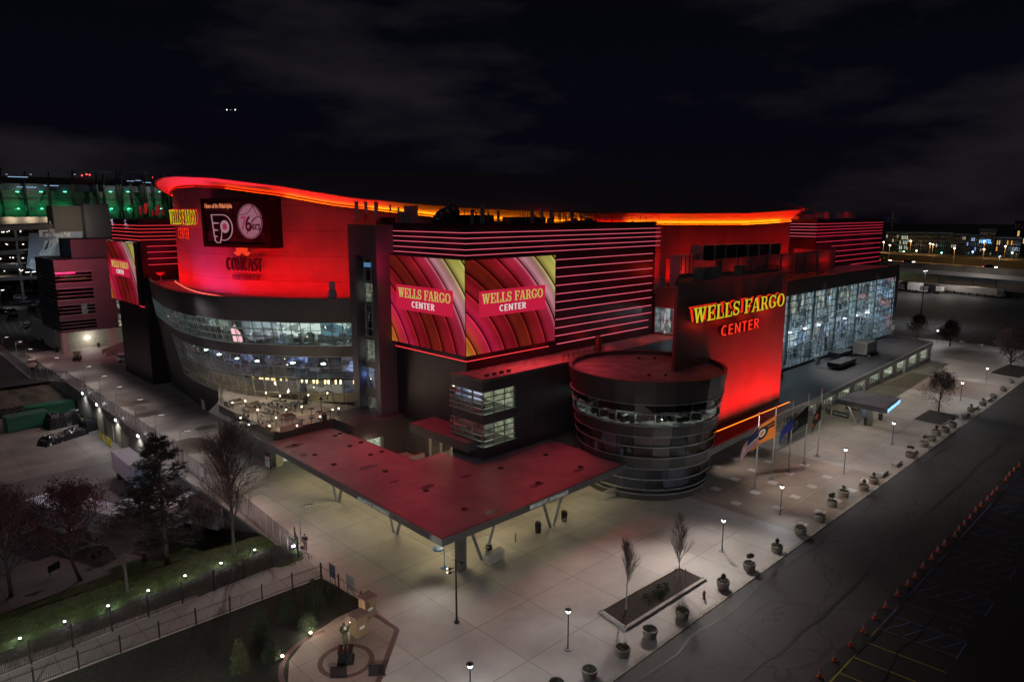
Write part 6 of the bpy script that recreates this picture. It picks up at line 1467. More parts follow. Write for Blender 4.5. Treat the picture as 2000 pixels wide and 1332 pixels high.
for px, py, st, lab in ((607, 1242, 160, 'bright ground floodlight aimed at the statue court'), (552, 1288, 25, 'small dim ground light left of the statue court'), (686, 1221, 40, 'small light beside the lower brick pillar')):
    t = thing('court_light', lab, 'uplight', G(px, py)); q = MB(); q.lathe([(.05, 0), (.05, .15), (.12, .2), (.13, .3)], n=10, capt=False); q.build('housing', mBlack, t); q = MB(); q.lathe([(0, .26), (.11, .3), (.1, .38), (0, .42)], n=12, capb=False, capt=False); q.build('lens', emat('warm_uplight_lens', (1, .92, .75), 26) if px == 607 else bpy.data.materials['warm_uplight_lens'], t)
    light('POINT', 'uplight_light', (.1, 0, .6), st, (1, .9, .7), parent=t, size=.08)
# mulch bed between lawn and walk
mb_ = MB(); A_ = F1b; B_ = ext(F1b, F1a, 1.15); nrm = Vector((-(B_ - A_).y, (B_ - A_).x, 0)).normalized(); nrm = nrm if nrm.y > 0 else -nrm
rows = [[tuple((A_ + (B_ - A_) * k / 30 + nrm * w_ * (1 + .12 * math.sin(k)))[:2]) + (0,) for k in range(31)] for w_ in (.05, 1.5, 3.6)]
rows = [[(x, y, lawn_z(x, y) + .10) for x, y, z in r] for r in rows]; mb_.grid(rows); struct('mulch_bed', mb_, mat('bed_mulch', (.045, .040, .034), .95, amt=.7, scale=4, bump=.9, bscale=20))
# wispy planting behind the picket fence
q = MB(); r5 = random.Random(5)
for k in range(5200):
    c = A_ + (B_ - A_) * r5.random() + nrm * r5.uniform(.2, 2.6); z = lawn_z(c.x, c.y) + .1; h = r5.uniform(.2, .9); a = r5.uniform(0, 6.28); q.add([(c.x - .01, c.y, z), (c.x + .012, c.y + .01, z), (c.x + math.cos(a) * .2 * h, c.y + math.sin(a) * .2 * h, z + h)], [(0, 1, 2)])
struct('ornamental_grass', q, mat('dry_grass', (.10, .09, .07), .9, amt=.4, scale=3), 'stuff')
# conical shrubs in the corner garden
for i, (px, py, h, r, lab) in enumerate(((470, 1310, 2.6, .8, 'tall yellow green columnar shrub at the bottom of the corner garden'), (508, 1238, 2.4, .9, 'dark columnar shrub in the left middle of the corner garden'), (560, 1210, 2.2, .95, 'broad dark shrub in the middle of the corner garden'), (614, 1195, 2.9, 1.2, 'large dark shrub nearest the corner fence'), (641, 1168, 1.4, .6, 'small dark shrub against the corner fence'), (530, 1290, 1.6, .8, 'low rounded shrub beside the small ground light'), (600, 1225, 1.5, .9, 'low shrub behind the bright court floodlight'))):
    t = thing('garden_shrub', lab, 'shrub', G(px, py), 0, 'shrubs in the corner garden'); q = MB()
    for k in range(26):
        z = h * (k + .5) / 26; rr = r * (1 - .75 * (k / 26) ** 1.6); a = r5.uniform(0, 6.28)
        for _ in range(3): a += 2.1; leaves(q, (math.cos(a) * rr * .55, math.sin(a) * rr * .55, z), rr * .55, 75, .055, r5, 1.0)
    q.build('foliage', mat('shrub_leaf_yellow', (.04, .05, .014), .8, amt=.5, scale=3) if i == 0 else (bpy.data.materials.get('shrub_leaf') or mat('shrub_leaf', (.022, .032, .014), .8, amt=.5, scale=3)), t); q = MB(); q.tube((0, 0, -.05), (0, 0, h * .8), .05, .02, 6); q.build('stem', mTwig, t)
# brick pillars
mBr = mat('tan_brick', (.28, .18, .10), .8, amt=.3, scale=7)
for px, py, lab in ((702, 1238, 'brown brick pillar nearer the statue'), (718, 1202, 'brown brick pillar farther from the statue, at the fence end')):
    t = thing('brick_pillar', lab, 'pillar', G(px, py), .1, 'brick pillars by the statue court'); q = MB(); q.box(-.55, .55, -.45, .45, 0, 1.75); q.build('shaft', mBr, t); q = MB(); q.box(-.65, .65, -.55, .55, 1.751, 1.9); q.box(-.58, .58, -.48, .48, 1.901, 1.97); q.build('cap', mat('red_stone_cap', (.20, .11, .10), .7) if px == 702 else bpy.data.materials['red_stone_cap'], t); q = MB(); q.box(-.30, .2, -.48, -.451, .7, .95); q.build('plaque', mWhite, t)
# ---- figures: skinned bodies
def figure(chains, radii, m, name, parent, sub=2):
    """one continuous skinned body. chains: list of lists of joint names; pts dict"""
    raise NotImplementedError
def skin(name, verts, edges, rad, m, parent, root=0, sub=2):
    me = bpy.data.meshes.new(name); me.from_pydata(verts, edges, []); me.update()
    o = bpy.data.objects.new(name, me); COL.objects.link(o)
    md = o.modifiers.new('skin', 'SKIN'); 
    for i, r in enumerate(rad): sv = me.skin_vertices[0].data[i]; sv.radius = (r[0], r[1]) if isinstance(r, tuple) else (r, r); sv.use_root = (i == root)
    md.use_smooth_shade = True
    s = o.modifiers.new('sub', 'SUBSURF'); s.levels = sub; s.render_levels = sub
    bpy.context.view_layer.update(); dg = bpy.context.evaluated_depsgraph_get(); me2 = bpy.data.meshes.new_from_object(o.evaluated_get(dg)); bpy.data.objects.remove(o)
    me2.materials.append(m); o = bpy.data.objects.new(name, me2); COL.objects.link(o); o.parent = parent
    for p in me2.polygons: p.use_smooth = True
    return o
def hand(V, E, Rr, wi, wrist, d, side, palm=.042):
    """palm, four fingers and a thumb grown from a wrist vertex index"""
    d = Vector(d).normalized(); s = Vector(side).normalized(); base = Vector(wrist)
    V.append(tuple(base + d * .05)); E.append((wi, len(V) - 1)); Rr.append((palm, .022)); pi = len(V) - 1
    V.append(tuple(base + d * .085)); E.append((pi, len(V) - 1)); Rr.append((palm * .95, .018)); ki = len(V) - 1
    curl = d.cross(s)
    for k, l in enumerate((.062, .075, .070, .055)):
        a = base + d * .095 + s * (-.03 + .02 * k); V.append(tuple(a)); E.append((ki, len(V) - 1)); Rr.append(.0095); b = a + (d * .8 + curl * .35) * l * .6; V.append(tuple(b)); E.append((len(V) - 2, len(V) - 1)); Rr.append(.009); c = b + (d * .5 + curl * .8) * l * .5; V.append(tuple(c)); E.append((len(V) - 2, len(V) - 1)); Rr.append(.008)
    a = base + d * .04 - s * .042; V.append(tuple(a)); E.append((pi, len(V) - 1)); Rr.append(.011); b = a + d * .035 - s * .012 + curl * .012; V.append(tuple(b)); E.append((len(V) - 2, len(V) - 1)); Rr.append(.0095)
def body(parent, m, pose, fem=False):
    V = []; E = []; Rr = []; idx = {}
    def j(n, p, r, par=None): V.append(p); Rr.append(r); idx[n] = len(V) - 1; (E.append((idx[par], idx[n])) if par else None)
    P = pose
    j('pel', P['pel'], (.165, .12)); j('wai', P['wai'], (.15, .105), 'pel'); j('che', P['che'], (.185, .125), 'wai'); j('sho', P['sho'], (.15, .10), 'che'); j('nek', P['nek'], .058, 'sho'); j('chi', P['chi'], (.070, .085), 'nek'); j('hed', P['hed'], (.082, .10), 'chi'); j('top', P['top'], (.062, .075), 'hed')
    for s in 'LR':
        j('s' + s, P['s' + s], .068, 'sho'); j('e' + s, P['e' + s], .048, 's' + s); j('w' + s, P['w' + s], .034, 'e' + s)
        j('h' + s, P['h' + s], .105, 'pel'); j('k' + s, P['k' + s], .068, 'h' + s); j('a' + s, P['a' + s], .048, 'k' + s); j('f' + s, P['f' + s], (.045, .04), 'a' + s); j('t' + s, P['t' + s], (.045, .028), 'f' + s)
    for s in 'LR': hand(V, E, Rr, idx['w' + s], P['w' + s], Vector(P['w' + s]) - Vector(P['e' + s]), (0, 1, 0) if s == 'L' else (0, -1, 0))
    return skin('body', V, E, Rr, m, parent)
def face_bits(parent, hed, fwd, mh, skinm):
    """nose, ears, eyes"""
    f = Vector(fwd).normalized(); s = Vector((-f.y, f.x, 0)); h = Vector(hed); q = MB()
    q.add([h + f * .092 + s * .012 + Vector((0, 0, -.03)), h + f * .092 - s * .012 + Vector((0, 0, -.03)), h + f * .118 + Vector((0, 0, -.032)), h + f * .088 + Vector((0, 0, .012))], [(0, 1, 2), (0, 2, 3), (1, 3, 2), (0, 3, 1)])
    q.ob(h + f * .088 + Vector((0, 0, -.058)), (.01, .04, .008), math.atan2(f.y, f.x)); q.build('nose_and_mouth', skinm, parent)
    q = MB()
    for k in (-1, 1): q.lathe([(0, -.008), (.009, 0), (0, .008)], tuple(h + f * .088 + s * .03 * k + Vector((0, 0, .004))), 8, False, False)
    q.build('eyes', mBlack, parent)
    q = MB()
    for k in (-1, 1): q.ob(h + s * .088 * k + Vector((0, 0, -.01)), (.035, .015, .055), math.atan2(f.y, f.x))
    q.build('ears', skinm, parent)
# person near the fence: dark jacket, walking, holding a hoop-like bag
pp_ = thing('person', 'person in dark jacket and brown trousers standing at the fence end, holding a looped strap', 'person', G(597, 1072), -2.3)
mSkin = mat('skin_tone', (.42, .25, .17), .6, amt=.05); mJack = mat('dark_jacket', (.025, .028, .035), .8, amt=.2); mTro = mat('brown_trousers', (.16, .10, .07), .85, amt=.15); mHair = mat('dark_hair', (.02, .015, .012), .7)
pose = dict(pel=(0, 0, .95), wai=(.02, 0, 1.10), che=(.05, 0, 1.29), sho=(.07, 0, 1.42), nek=(.09, 0, 1.50), chi=(.125, 0, 1.565), hed=(.12, 0, 1.64), top=(.105, 0, 1.71),
            sL=(.07, .19, 1.40), eL=(.06, .25, 1.13), wL=(.24, .22, .98), sR=(.07, -.19, 1.40), eR=(.02, -.25, 1.12), wR=(.10, -.24, .88),
            hL=(.01, .10, .88), kL=(.09, .11, .50), aL=(.04, .11, .10), fL=(.08, .12, .045), tL=(.19, .13, .03), hR=(-.01, -.10, .88), kR=(-.02, -.11, .49), aR=(-.14, -.11, .10), fR=(-.10, -.12, .045), tR=(.01, -.13, .03))
body(pp_, mSkin, pose)
def cloth(name, joints, edges, rad, m, parent): return skin(name, joints, edges, rad, m, parent, 0, 2)
cloth('jacket', [pose['pel'], pose['wai'], pose['che'], pose['sho'], pose['sL'], pose['eL'], (.22, .22, 1.0), pose['sR'], pose['eR'], (.09, -.24, .93)], [(0, 1), (1, 2), (2, 3), (3, 4), (4, 5), (5, 6), (3, 7), (7, 8), (8, 9)], [(.185, .14), (.175, .13), (.205, .145), (.165, .115), .085, .065, .052, .085, .065, .052], mJack, pp_)
cloth('trousers', [(0, 0, .93), pose['hL'], pose['kL'], (.05, .11, .12), pose['hR'], pose['kR'], (-.13, -.11, .12)], [(0, 1), (1, 2), (2, 3), (0, 4), (4, 5), (5, 6)], [(.175, .13), .118, .083, .07, .118, .083, .07], mTro, pp_)
q = MB(); q.lathe([(.085, -.01), (.096, .03), (.09, .07), (.05, .105), (0, .112)], (.105, 0, 1.64), 16, False, False); q.build('hair', mHair, pp_, True); face_bits(pp_, pose['hed'], (1, 0, 0), mHair, mSkin)
q = MB(); c = Vector((.34, .2, .86)); pts = [c + Vector((math.cos(a) * .16, 0, math.sin(a) * .24)) for a in np.linspace(0, 2 * math.pi, 17)]; [q.tube(a, b, .018, n=6) for a, b in zip(pts[:-1], pts[1:])]; q.build('strap', mBlack, pp_)
q = MB(); [q.ob((pose['f' + s][0] + .05, pose['f' + s][1], .04), (.28, .1, .08)) for s in 'LR']; q.build('shoes', mBlack, pp_)
bgd = thing('dark_bag', 'dark bag lying on the paving at the feet of the person', 'bag', G(590, 1071)); q = MB(); q.lathe([(.15, 0), (.22, .1), (.18, .24), (.05, .3)], n=12); q.build('bag_body', mJack, bgd, True); q = MB(); q.tube((-.08, 0, .28), (0, 0, .42), .015, n=5); q.tube((0, 0, .42), (.08, 0, .28), .015, n=5); q.build('handle', mBlack, bgd)
# statue
mBrz = mat('greenish_bronze', (.22, .22, .15), .35, .8, amt=.35, scale=6)
stt = thing('statue', 'bronze statue of a standing figure in a long coat on a dark stone plinth', 'statue', SCn, -2.2)
q = MB(); q.box(-.62, .62, -.62, .62, 0, .18); q.box(-.5, .5, -.5, .5, .181, .95); q.box(-.56, .56, -.56, .56, .951, 1.05); q.build('plinth', mat('black_granite', (.015, .015, .016), .2, amt=.3, scale=9), stt)
K = 1.28; Z0 = 1.05
def sp_pose(v): return (v[0] * K, v[1] * K, v[2] * K + Z0)
pose2 = {k: sp_pose(v) for k, v in dict(pel=(0, 0, .95), wai=(.0, 0, 1.12), che=(.02, 0, 1.31), sho=(.03, 0, 1.45), nek=(.04, 0, 1.53), chi=(.07, 0, 1.59), hed=(.06, 0, 1.665), top=(.05, 0, 1.74), sL=(.03, .19, 1.43), eL=(.02, .27, 1.15), wL=(.22, .12, 1.22), sR=(.03, -.19, 1.43), eR=(.02, -.26, 1.16), wR=(.24, -.08, 1.10), hL=(0, .10, .88), kL=(.05, .11, .50), aL=(.0, .11, .10), fL=(.04, .12, .045), tL=(.15, .13, .03), hR=(0, -.10, .88), kR=(0, -.11, .49), aR=(-.03, -.11, .10), fR=(.01, -.12, .045), tR=(.12, -.13, .03)).items()}
V = []; o_ = body(stt, mBrz, pose2)
cloth('long_coat', [pose2['pel'], pose2['wai'], pose2['che'], pose2['sho'], pose2['sL'], pose2['eL'], pose2['sR'], pose2['eR'], sp_pose((0, 0, .55)), sp_pose((0, 0, .30))], [(0, 1), (1, 2), (2, 3), (3, 4), (4, 5), (3, 6), (6, 7), (0, 8), (8, 9)], [(.23, .18), (.2, .16), (.27, .18), (.2, .15), .115, .08, .115, .08, (.27, .2), (.30, .22)], mBrz, stt)
face_bits(stt, pose2['hed'], (1, 0, 0), mBrz, mBrz); q = MB(); q.lathe([(.10, -.02), (.115, .04), (.10, .1), (.06, .13), (0, .14)], tuple(pose2['hed']), 14, False, False); q.build('hair', mBrz, stt, True)
q = MB(); q.ob((.36, .02, 2.55), (.30, .42, .05), .1); q.build('held_scroll', mBrz, stt)
for k, (px, py) in enumerate(((662, 1322), (736, 1318))):
    t = thing('court_marker', 'low glassy marker panel in front of the statue, ' + ('left end' if k == 0 else 'right end'), 'marker', G(px, py), 0, 'marker panels at the court edge'); q = MB(); q.ob((0, 0, .45), (1.2, .08, .8), -.7); q.build('panel', mGlassD, t); q = MB(); q.ob((0, 0, .03), (1.3, .2, .06), -.7); q.build('base', mBlack, t)
# ================================================================== retaining wall, glass railing, path lights
RWX = 32.25
rwp = [(28.2, 211), (27.7, 173.6), (RWX + .2, 164.2), (RWX + .1, 150), (RWX - .1, 110), (30.9, 75), (30.25, 62.6)]
rw = MB()
for a, b in zip(rwp[:-1], rwp[1:]):
    c = ((a[0] + b[0]) / 2, (a[1] + b[1]) / 2); L_ = math.hypot(b[0] - a[0], b[1] - a[1]); an = math.atan2(b[1] - a[1], b[0] - a[0]); rw.ob((c[0], c[1], -2.7), (L_ + .02, .45, 5.42), an)
t = tag(rw.build('retaining_wall', mConcD), 'tall weathered concrete retaining wall below the glass railing, above the loading yard', 'retaining wall')
dd = MB()
for k, (px, py) in enumerate(((195, 800), (213, 815), (232, 832), (243, 845))):
    y = GX(px, py, 31.95).y; q = MB(); q.box(31.88, 32.0, y - 1.7, y + 1.7, -5, -1.6); q.build('yard_door', mat('tan_roller_door', (.34, .30, .24), .6, amt=.1, stretch=(1, 1, 9)) if k == 0 else bpy.data.materials['tan_roller_door'], t)
gl_ = thing('glass_railing', 'long glass railing with steel posts along the top of the retaining wall', 'railing', (RWX, 120, 0)); o0 = gl_.location
gp = MB(); n_post = 0
for a, b in zip(rwp[:-1], rwp[1:]):
    a = Vector((a[0], a[1], .05)) - o0; b = Vector((b[0], b[1], .05)) - o0; gp.quad(tuple(a), tuple(b), tuple(b + Vector((0, 0, 2.2))), tuple(a + Vector((0, 0, 2.2)))); L_ = (b - a).length; n = round(L_ / 1.9)
    for k in range(n):
        c = a + (b - a) * k / n; q = MB(); q.ob((c.x, c.y, 1.15), (.10, .07, 2.35), .0); q.build('post', mSteel if n_post < 400 else mSteel, gl_); n_post += 1
gp.build('glass_panel', glassmat('frosted_railing_glass', (.62, .62, .66), .10, .3), gl_)
# path lights along the railing
PLP = [(578, 1063), (476, 985), (408, 940), (347, 863), (298, 830), (257, 795), (219, 768), (191, 745), (158, 728), (104, 718), (54, 710), (36, 700)]
PLP = [(578, 1062, 985), (478, 990, 915), (408, 938, 868), (347, 897, 828), (298, 862, 795), (258, 828, 770), (219, 800, 744), (190, 776, 723), (160, 755, 706), (105, 735, 693), (54, 716, 687), (34, 700, 672), (8, 690, 650)]
pl0 = None
for i, (px, py, pt) in enumerate(PLP):
    p = G(px, py); p.x = max(p.x, 31.2) + .6 if p.y < 165 else p.x
    lab = 'thin street light with angled flat head beside the glass railing, %s from the near end' % ('first' if i == 0 else ORD[i])
    if pl0 is None:
        pl0 = thing('path_light', lab, 'street light', p, 0, 'street lights along the glass railing'); q = MB(); q.tube((0, 0, 0), (0, 0, 3.9), .06, .045, 8); q.build('pole', mPost, pl0); q = MB(); q.tube((0, 0, 3.88), (.45, -.18, 3.98), .04, n=6); q.ob((.85, -.34, 4.02), (.95, .34, .09), -.38); q.build('lamp_head', mRedCap, pl0); q = MB(); q.ob((.88, -.35, 3.955), (.7, .22, .02), -.38); q.build('lamp_lens', emat('path_lens', (1, .95, .85), 5), pl0); q = MB(); q.lathe([(.16, 0), (.16, .04), (.08, .08)], n=10); q.build('base_plate', mPost, pl0)
        light('SPOT', 'path_light_beam', (1.1, -.40, 3.85), 420, (1.0, .88, .80), parent=pl0, size=.2, spot=145, blend=.8)
    else: c = dup(pl0, loc=p); c['label'] = lab
# wall lights over the yard
for i, (px, py) in enumerate(((163, 768), (191, 790), (228, 820), (272, 851), (325, 892))):
    p = GX(px, py, 31.9); t = thing('wall_light', 'white wall light high on the retaining wall, %s from the far end' % ('first' if i == 0 else ORD[i]), 'wall light', p, 0, 'wall lights on the retaining wall'); q = MB(); q.box(-.15, .05, -.35, .35, -.1, .2); q.build('housing', mFascia, t); q = MB(); q.box(-.26, -.151, -.32, .32, -.14, .16); q.build('lens', emat('yard_light_lens', (.9, .97, .93), 16) if i == 0 else bpy.data.materials['yard_light_lens'], t); light('SPOT', 'yard_beam', (-.6, 0, -.1), 520, (.92, .95, .92), parent=t, size=.2, target=(-1.6, 0, -4.5), spot=150, blend=.6)
for i, (x, y) in enumerate(((19.5, 33), (11, 41.5), (3, 49.5))):  # added posts out of view, there to brighten the garden walk
    t = thing('added_lamp_post', 'added unseen street lamp south of the corner garden, ' + ['nearest the statue', 'middle one', 'farthest from the statue'][i], 'added street lamp', (x, y, 0), 0, 'added street lamps south of the garden'); q = MB(); q.tube((0, 0, 0), (0, 0, 5.6), .08, .06, 8); q.build('pole', mBlack, t); q = MB(); q.ob((0, .2, 5.65), (.3, .7, .12)); q.build('lamp_head', mBlack, t); light('SPOT', 'walk_fill_light', (0, .5, 5.5), 3600, (1, .93, .88), parent=t, size=.2, target=(5, 22, 0), spot=110, blend=.8)
# ---- yard contents
mGrn = mat('green_container', (.03, .15, .08), .5, amt=.2, stretch=(8, 8, .3)); mTarp = mat('black_tarp', (.018, .019, .024), .22, amt=.4, scale=1)
def ypt(px, py): return G(px, py, YZ)
ct_ = thing('green_compactor', 'big green waste container with a pale ribbed lid in the loading yard', 'container', ypt(52, 835), .1); q = MB(); q.box(-3.2, 3.2, -1.3, 1.3, .1, 2.6); q.build('container_body', mGrn, ct_); q = MB(); q.box(-3.3, 3.3, -1.4, 1.4, 2.601, 2.75); [q.box(x, x + .12, -1.42, 1.42, 2.75, 2.86) for x in np.arange(-3.2, 3.2, .7)]; q.build('lid', mat('pale_green_lid', (.13, .22, .19), .4), ct_)
q = MB(); [q.tube((x, 1.35, .3), (x, 1.6, .3), .3, n=10) for x in (-2.6, 2.6)]; q.build('wheels', mBlack, ct_)
ct_ = thing('green_container', 'second green container with a bright green ribbed roof behind the big one', 'container', ypt(100, 813), -.04); q = MB(); q.box(-4.0, 4.0, -1.2, 1.2, .1, 2.5); q.build('container_body', mGrn, ct_); q = MB(); q.box(-4.1, 4.1, -1.3, 1.3, 2.501, 2.62); [q.box(x, x + .1, -1.32, 1.32, 2.62, 2.72) for x in np.arange(-4, 4, .6)]; q.build('lid', mat('bright_green_lid', (.05, .26, .15), .4), ct_)
def tarp(lab, a, b, wd, h, seed):
    a, b = ypt(*a), ypt(*b); t = thing('tarp_covered_stack', lab, 'covered stack', (a + b) / 2, math.atan2((b - a).y, (b - a).x), 'stacks under black tarps'); L_ = (b - a).length; rs = random.Random(seed); rows = []
    for j in range(19):
        v = j / 18; row = []
        for i in range(int(L_ * 3) + 1):
            u = i / int(L_ * 3); y = (v - .5) * wd; e = min(1, min(v, 1 - v) * 7); e2 = min(1, min(u, 1 - u) * 9); z = h * min(e, e2) * (1 + .12 * math.sin(u * L_ * 1.3)) + rs.uniform(-.14, .14) * min(e, e2); row.append(((u - .5) * L_ + rs.uniform(-.07, .07), y * (1 if e > .9 else 1.12) + rs.uniform(-.07, .07), max(0, z)))
        rows.append(row)
    q = MB(); q.grid(rows); q.build('tarp', mTarp, t); q = MB(); q.box(-L_ / 2 + .5, L_ / 2 - .5, -wd / 2 + .35, wd / 2 - .35, 0, h - .35); q.build('pallets', mTwig, t)
tarp('tall stack under a shiny black tarp beside the green container', (88, 838), (160, 822), 3.2, 2.3, 1)
tarp('low long stack under a wrinkled black tarp in the open yard', (80, 872), (165, 845), 2.4, 1.3, 2)
tarp('boxy stack under a black tarp in front of the yellow bollards', (160, 843), (198, 832), 2.6, 1.9, 3)
mYelP = mat('yellow_bollard_paint', (.62, .50, .03), .5)
for i, (px, py) in enumerate(((161, 830), (165, 834), (197, 856), (202, 862), (211, 868), (216, 872), (20, 825))):
    p = ypt(px, py); t = thing('yellow_bollard', 'yellow guard hoop in the loading yard, ' + ['first from the far end of the wall row', 'second from the far end of the wall row', 'third from the far end of the wall row', 'fourth from the far end of the wall row', 'fifth from the far end of the wall row', 'nearest of the wall row', 'lone one left of the green container'][i], 'bollard', p, 0, 'yellow hoops in the yard'); q = MB(); q.tube((0, -.3, 0), (0, -.3, 1.3), .09, n=8); q.tube((0, .3, 0), (0, .3, 1.3), .09, n=8); q.tube((0, -.34, 1.3), (0, .34, 1.3), .09, n=8); q.build('hoop', mYelP, t)
    q = MB(); [q.lathe([(.14, 0), (.14, .05)], (0, s, 0), 10) for s in (-.3, .3)]; q.build('foot_plate', mBlack, t)
yc_ = dup(cn, loc=ypt(76, 843)); yc_['label'] = 'orange cone beside the green container in the loading yard'
def trailer(lab, px, py, rz_, L_=13.0, cat='truck trailer', nm_='truck_trailer', col=mWhite):
    t = thing(nm_, lab, cat, ypt(px, py), rz_, 'white vehicles in the yard'); q = MB(); q.box(-L_ / 2, L_ / 2, -1.28, 1.28, 1.2, 4.0); q.build('cargo_box', col, t); q = MB(); q.box(-L_ / 2, L_ / 2, -1.1, 1.1, .95, 1.19); q.box(-L_ / 2 + 2, L_ / 2 - 2, -.5, .5, .7, .949); q.build('chassis', mBlack, t)
    for x in (-L_ / 2 + 1.2, -L_ / 2 + 2.5, L_ / 2 - 2):
        for y in (-1.05, 1.05): q = MB(); q.tube((x, y - .15, .5), (x, y + .15, .5), .5, n=16); q.build('wheel', mBlack, t)
    q = MB()
    for k in range(int(L_ / .6)): q.box(-L_ / 2 + .3 + k * .6, -L_ / 2 + .33 + k * .6, -1.30, -1.281, 1.3, 3.9)
    q.build('side_ribs', mFascia, t); return t
mTrl = mat('trailer_side', (.30, .32, .38), .4, amt=.15)
trailer('long white roofed truck trailer parked below the retaining wall, behind the pine', 262, 945, 1.57, 11, col=mTrl)
TT_ = [('white box truck parked behind the trees, leftmost in the yard', 112, 1040, 1.9), ('white box truck parked behind the trees, second from the left', 205, 1050, 1.95), ('white box truck half hidden behind the tall pine trunk', 300, 1040, 1.95), ('white box truck parked nearest the bare tree', 400, 1035, 1.95)]
for l, x, y, r in TT_: trailer(l, x, y, r, 7.5, 'box truck', 'box_truck', mat('truck_white', (.55, .57, .62), .4) if x == 112 else bpy.data.materials['truck_white'])
alight('POINT', tuple(ypt(230, 1000) + Vector((0, 0, 5))), 90, (.45, .6, 1.0), size=2.5); alight('POINT', tuple(ypt(380, 1010) + Vector((0, 0, 5))), 110, (.85, .9, 1.0), size=2.5)  # added fill lights hanging in the air over the yard
alight('POINT', tuple(ypt(150, 960) + Vector((0, 0, 7))), 600, (1, .55, .60), size=3); alight('POINT', tuple(ypt(120, 1010) + Vector((0, 0, 6))), 220, (.8, .85, 1), size=3)
for i, (px, py) in enumerate(((107, 1122), (190, 1098))):
    t = thing('lawn_sign', 'small dark sign board on the far lawn edge, ' + ('left one' if i == 0 else 'right one'), 'sign', lz(px, py), .5, 'sign boards on the lawn edge'); q = MB(); q.box(-.7, .7, -.03, .03, .5, 1.3); q.build('panel', mBlack, t); q = MB(); q.tube((-.5, 0, 0), (-.5, 0, .5), .03, n=5); q.tube((.5, 0, 0), (.5, 0, .5), .03, n=5); q.build('legs', mBlack, t)
em_ = MB(); rows = []
for j in range(8):
    y = 163.5 + j * .75; rows.append([(x, y, -3.3 + 2.9 * (j / 7) + .1 * math.sin(x)) for x in np.linspace(-60, 32.0, 24)])
em_.grid(rows); struct('embankment', em_, mat('bare_earth_slope', (.10, .085, .065), .95, amt=.5, scale=.6, bump=.6))
em_ = MB(); em_.box(-60, 31.8, 162.6, 163.4, YZ, -3.1); tag(em_.build('lattice_wall', mat('lattice_block_wall', (.12, .115, .10), .9, amt=.8, scale=2.2, detail=0)), 'low patterned block wall behind the green containers', 'wall')
# ---- small utility vehicles
def cart(name, lab, loc, rz_, m, roof=True, enclosed=False):
    t = thing(name, lab, 'utility cart', loc, rz_, 'utility carts on the service plaza'); q = MB(); q.prism([(-1.4, -.65), (1.2, -.65), (1.4, -.45), (1.4, .45), (1.2, .65), (-1.4, .65)], .35, .85); q.prism([(.7, -.6), (1.35, -.45), (1.35, .45), (.7, .6)], .851, 1.02); q.build('cart_body', m, t)
    if enclosed: q = MB(); q.box(-1.3, .8, -.62, .62, .86, 1.75); q.build('cab', m, t); q = MB(); q.box(-.4, .82, -.635, .635, 1.1, 1.6); q.build('windows', mGlassD, t)
    else:
        q = MB(); q.box(-.35, .25, -.55, .55, .86, 1.05); q.box(-.45, -.35, -.55, .55, .86, 1.45); q.build('seat', mat('cream_seat', (.5, .42, .3), .7) if not bpy.data.materials.get('cream_seat') else bpy.data.materials['cream_seat'], t)
    q = MB()
    for x, y in ((-.5, -.58), (-.5, .58), (.75, -.55), (.75, .55)): q.tube((x, y, .86), (x - .08, y, 1.85), .03, n=5)
    q.build('roof_posts', mBlack, t); q = MB(); q.prism([(-.85, -.68), (.75, -.64), (.85, -.5), (.85, .5), (.75, .64), (-.85, .68)], 1.86, 1.94); q.build('cart_roof', m if name != 'utility_cart' else m, t)
    for x in (-.95, .95):
        for y in (-.6, .6): q = MB(); q.tube((x, y - .1, .28), (x, y + .1, .28), .28, n=14); q.build('wheel', mBlack, t)
    for y in (-.35, .35): q = MB(); q.lathe([(0, -.07), (.07, 0), (0, .07)], (1.42, y, .65), 8, False, False); q.build('headlight', mSteel, t)
    return t
cart('golf_cart', 'cream golf cart with a roof parked near the glass railing', G(64, 718), -1.9, mat('cream_paint', (.62, .52, .42), .4))
cart('utility_cart', 'black open utility cart parked in front of the grey annex', G(151, 704), -2.0, mBlack)
cart('utility_van', 'small white enclosed utility cart half hidden by the dark block', G(240, 706), -2.9, mWhite, enclosed=True)
st = thing('concrete_stair', 'concrete stair with solid side walls beside the white cart', 'stair', G(222, 690), 0); p = G(205, 694); o0 = st.location
q = MB(); sx = p.x - o0.x; sy = p.y - o0.y
for k in range(11): q.box(sx + k * .75, sx + 9, sy - 1.2, sy + 1.8, k * .24, k * .24 + .239)
q.build('steps', mConc, st); q = MB()
for yy in (sy - 1.6, sy + 1.81): q.add([(sx, yy, 0), (sx + 9, yy, 0), (sx + 9, yy, 3.7), (sx, yy, 1.1), (sx, yy + .35, 0), (sx + 9, yy + .35, 0), (sx + 9, yy + .35, 3.7), (sx, yy + .35, 1.1)], [(0, 1, 2, 3), (7, 6, 5, 4), (0, 4, 5, 1), (1, 5, 6, 2), (2, 6, 7, 3), (3, 7, 4, 0)])
q.build('side_wall', mConcD, st)
for i, (px, py) in enumerate(((83, 671), (112, 687), (193, 678))):
    c = dup(bi, loc=G(px, py)); c['label'] = ['dark bin at the far corner of the grey annex', 'dark bin left of the annex column', 'dark bin by the lit annex wall'][i]
for i, (px, py) in enumerate(((37, 672), (62, 667))):
    t = thing('leafless_planter', 'dark planter with a bare plant at the far parking edge, ' + ('left one' if i == 0 else 'right one'), 'planter', G(px, py), 0, 'planters at the parking edge'); planter_base(t, .9, .8); planter_plant(t, 'twigs', r5, .8)
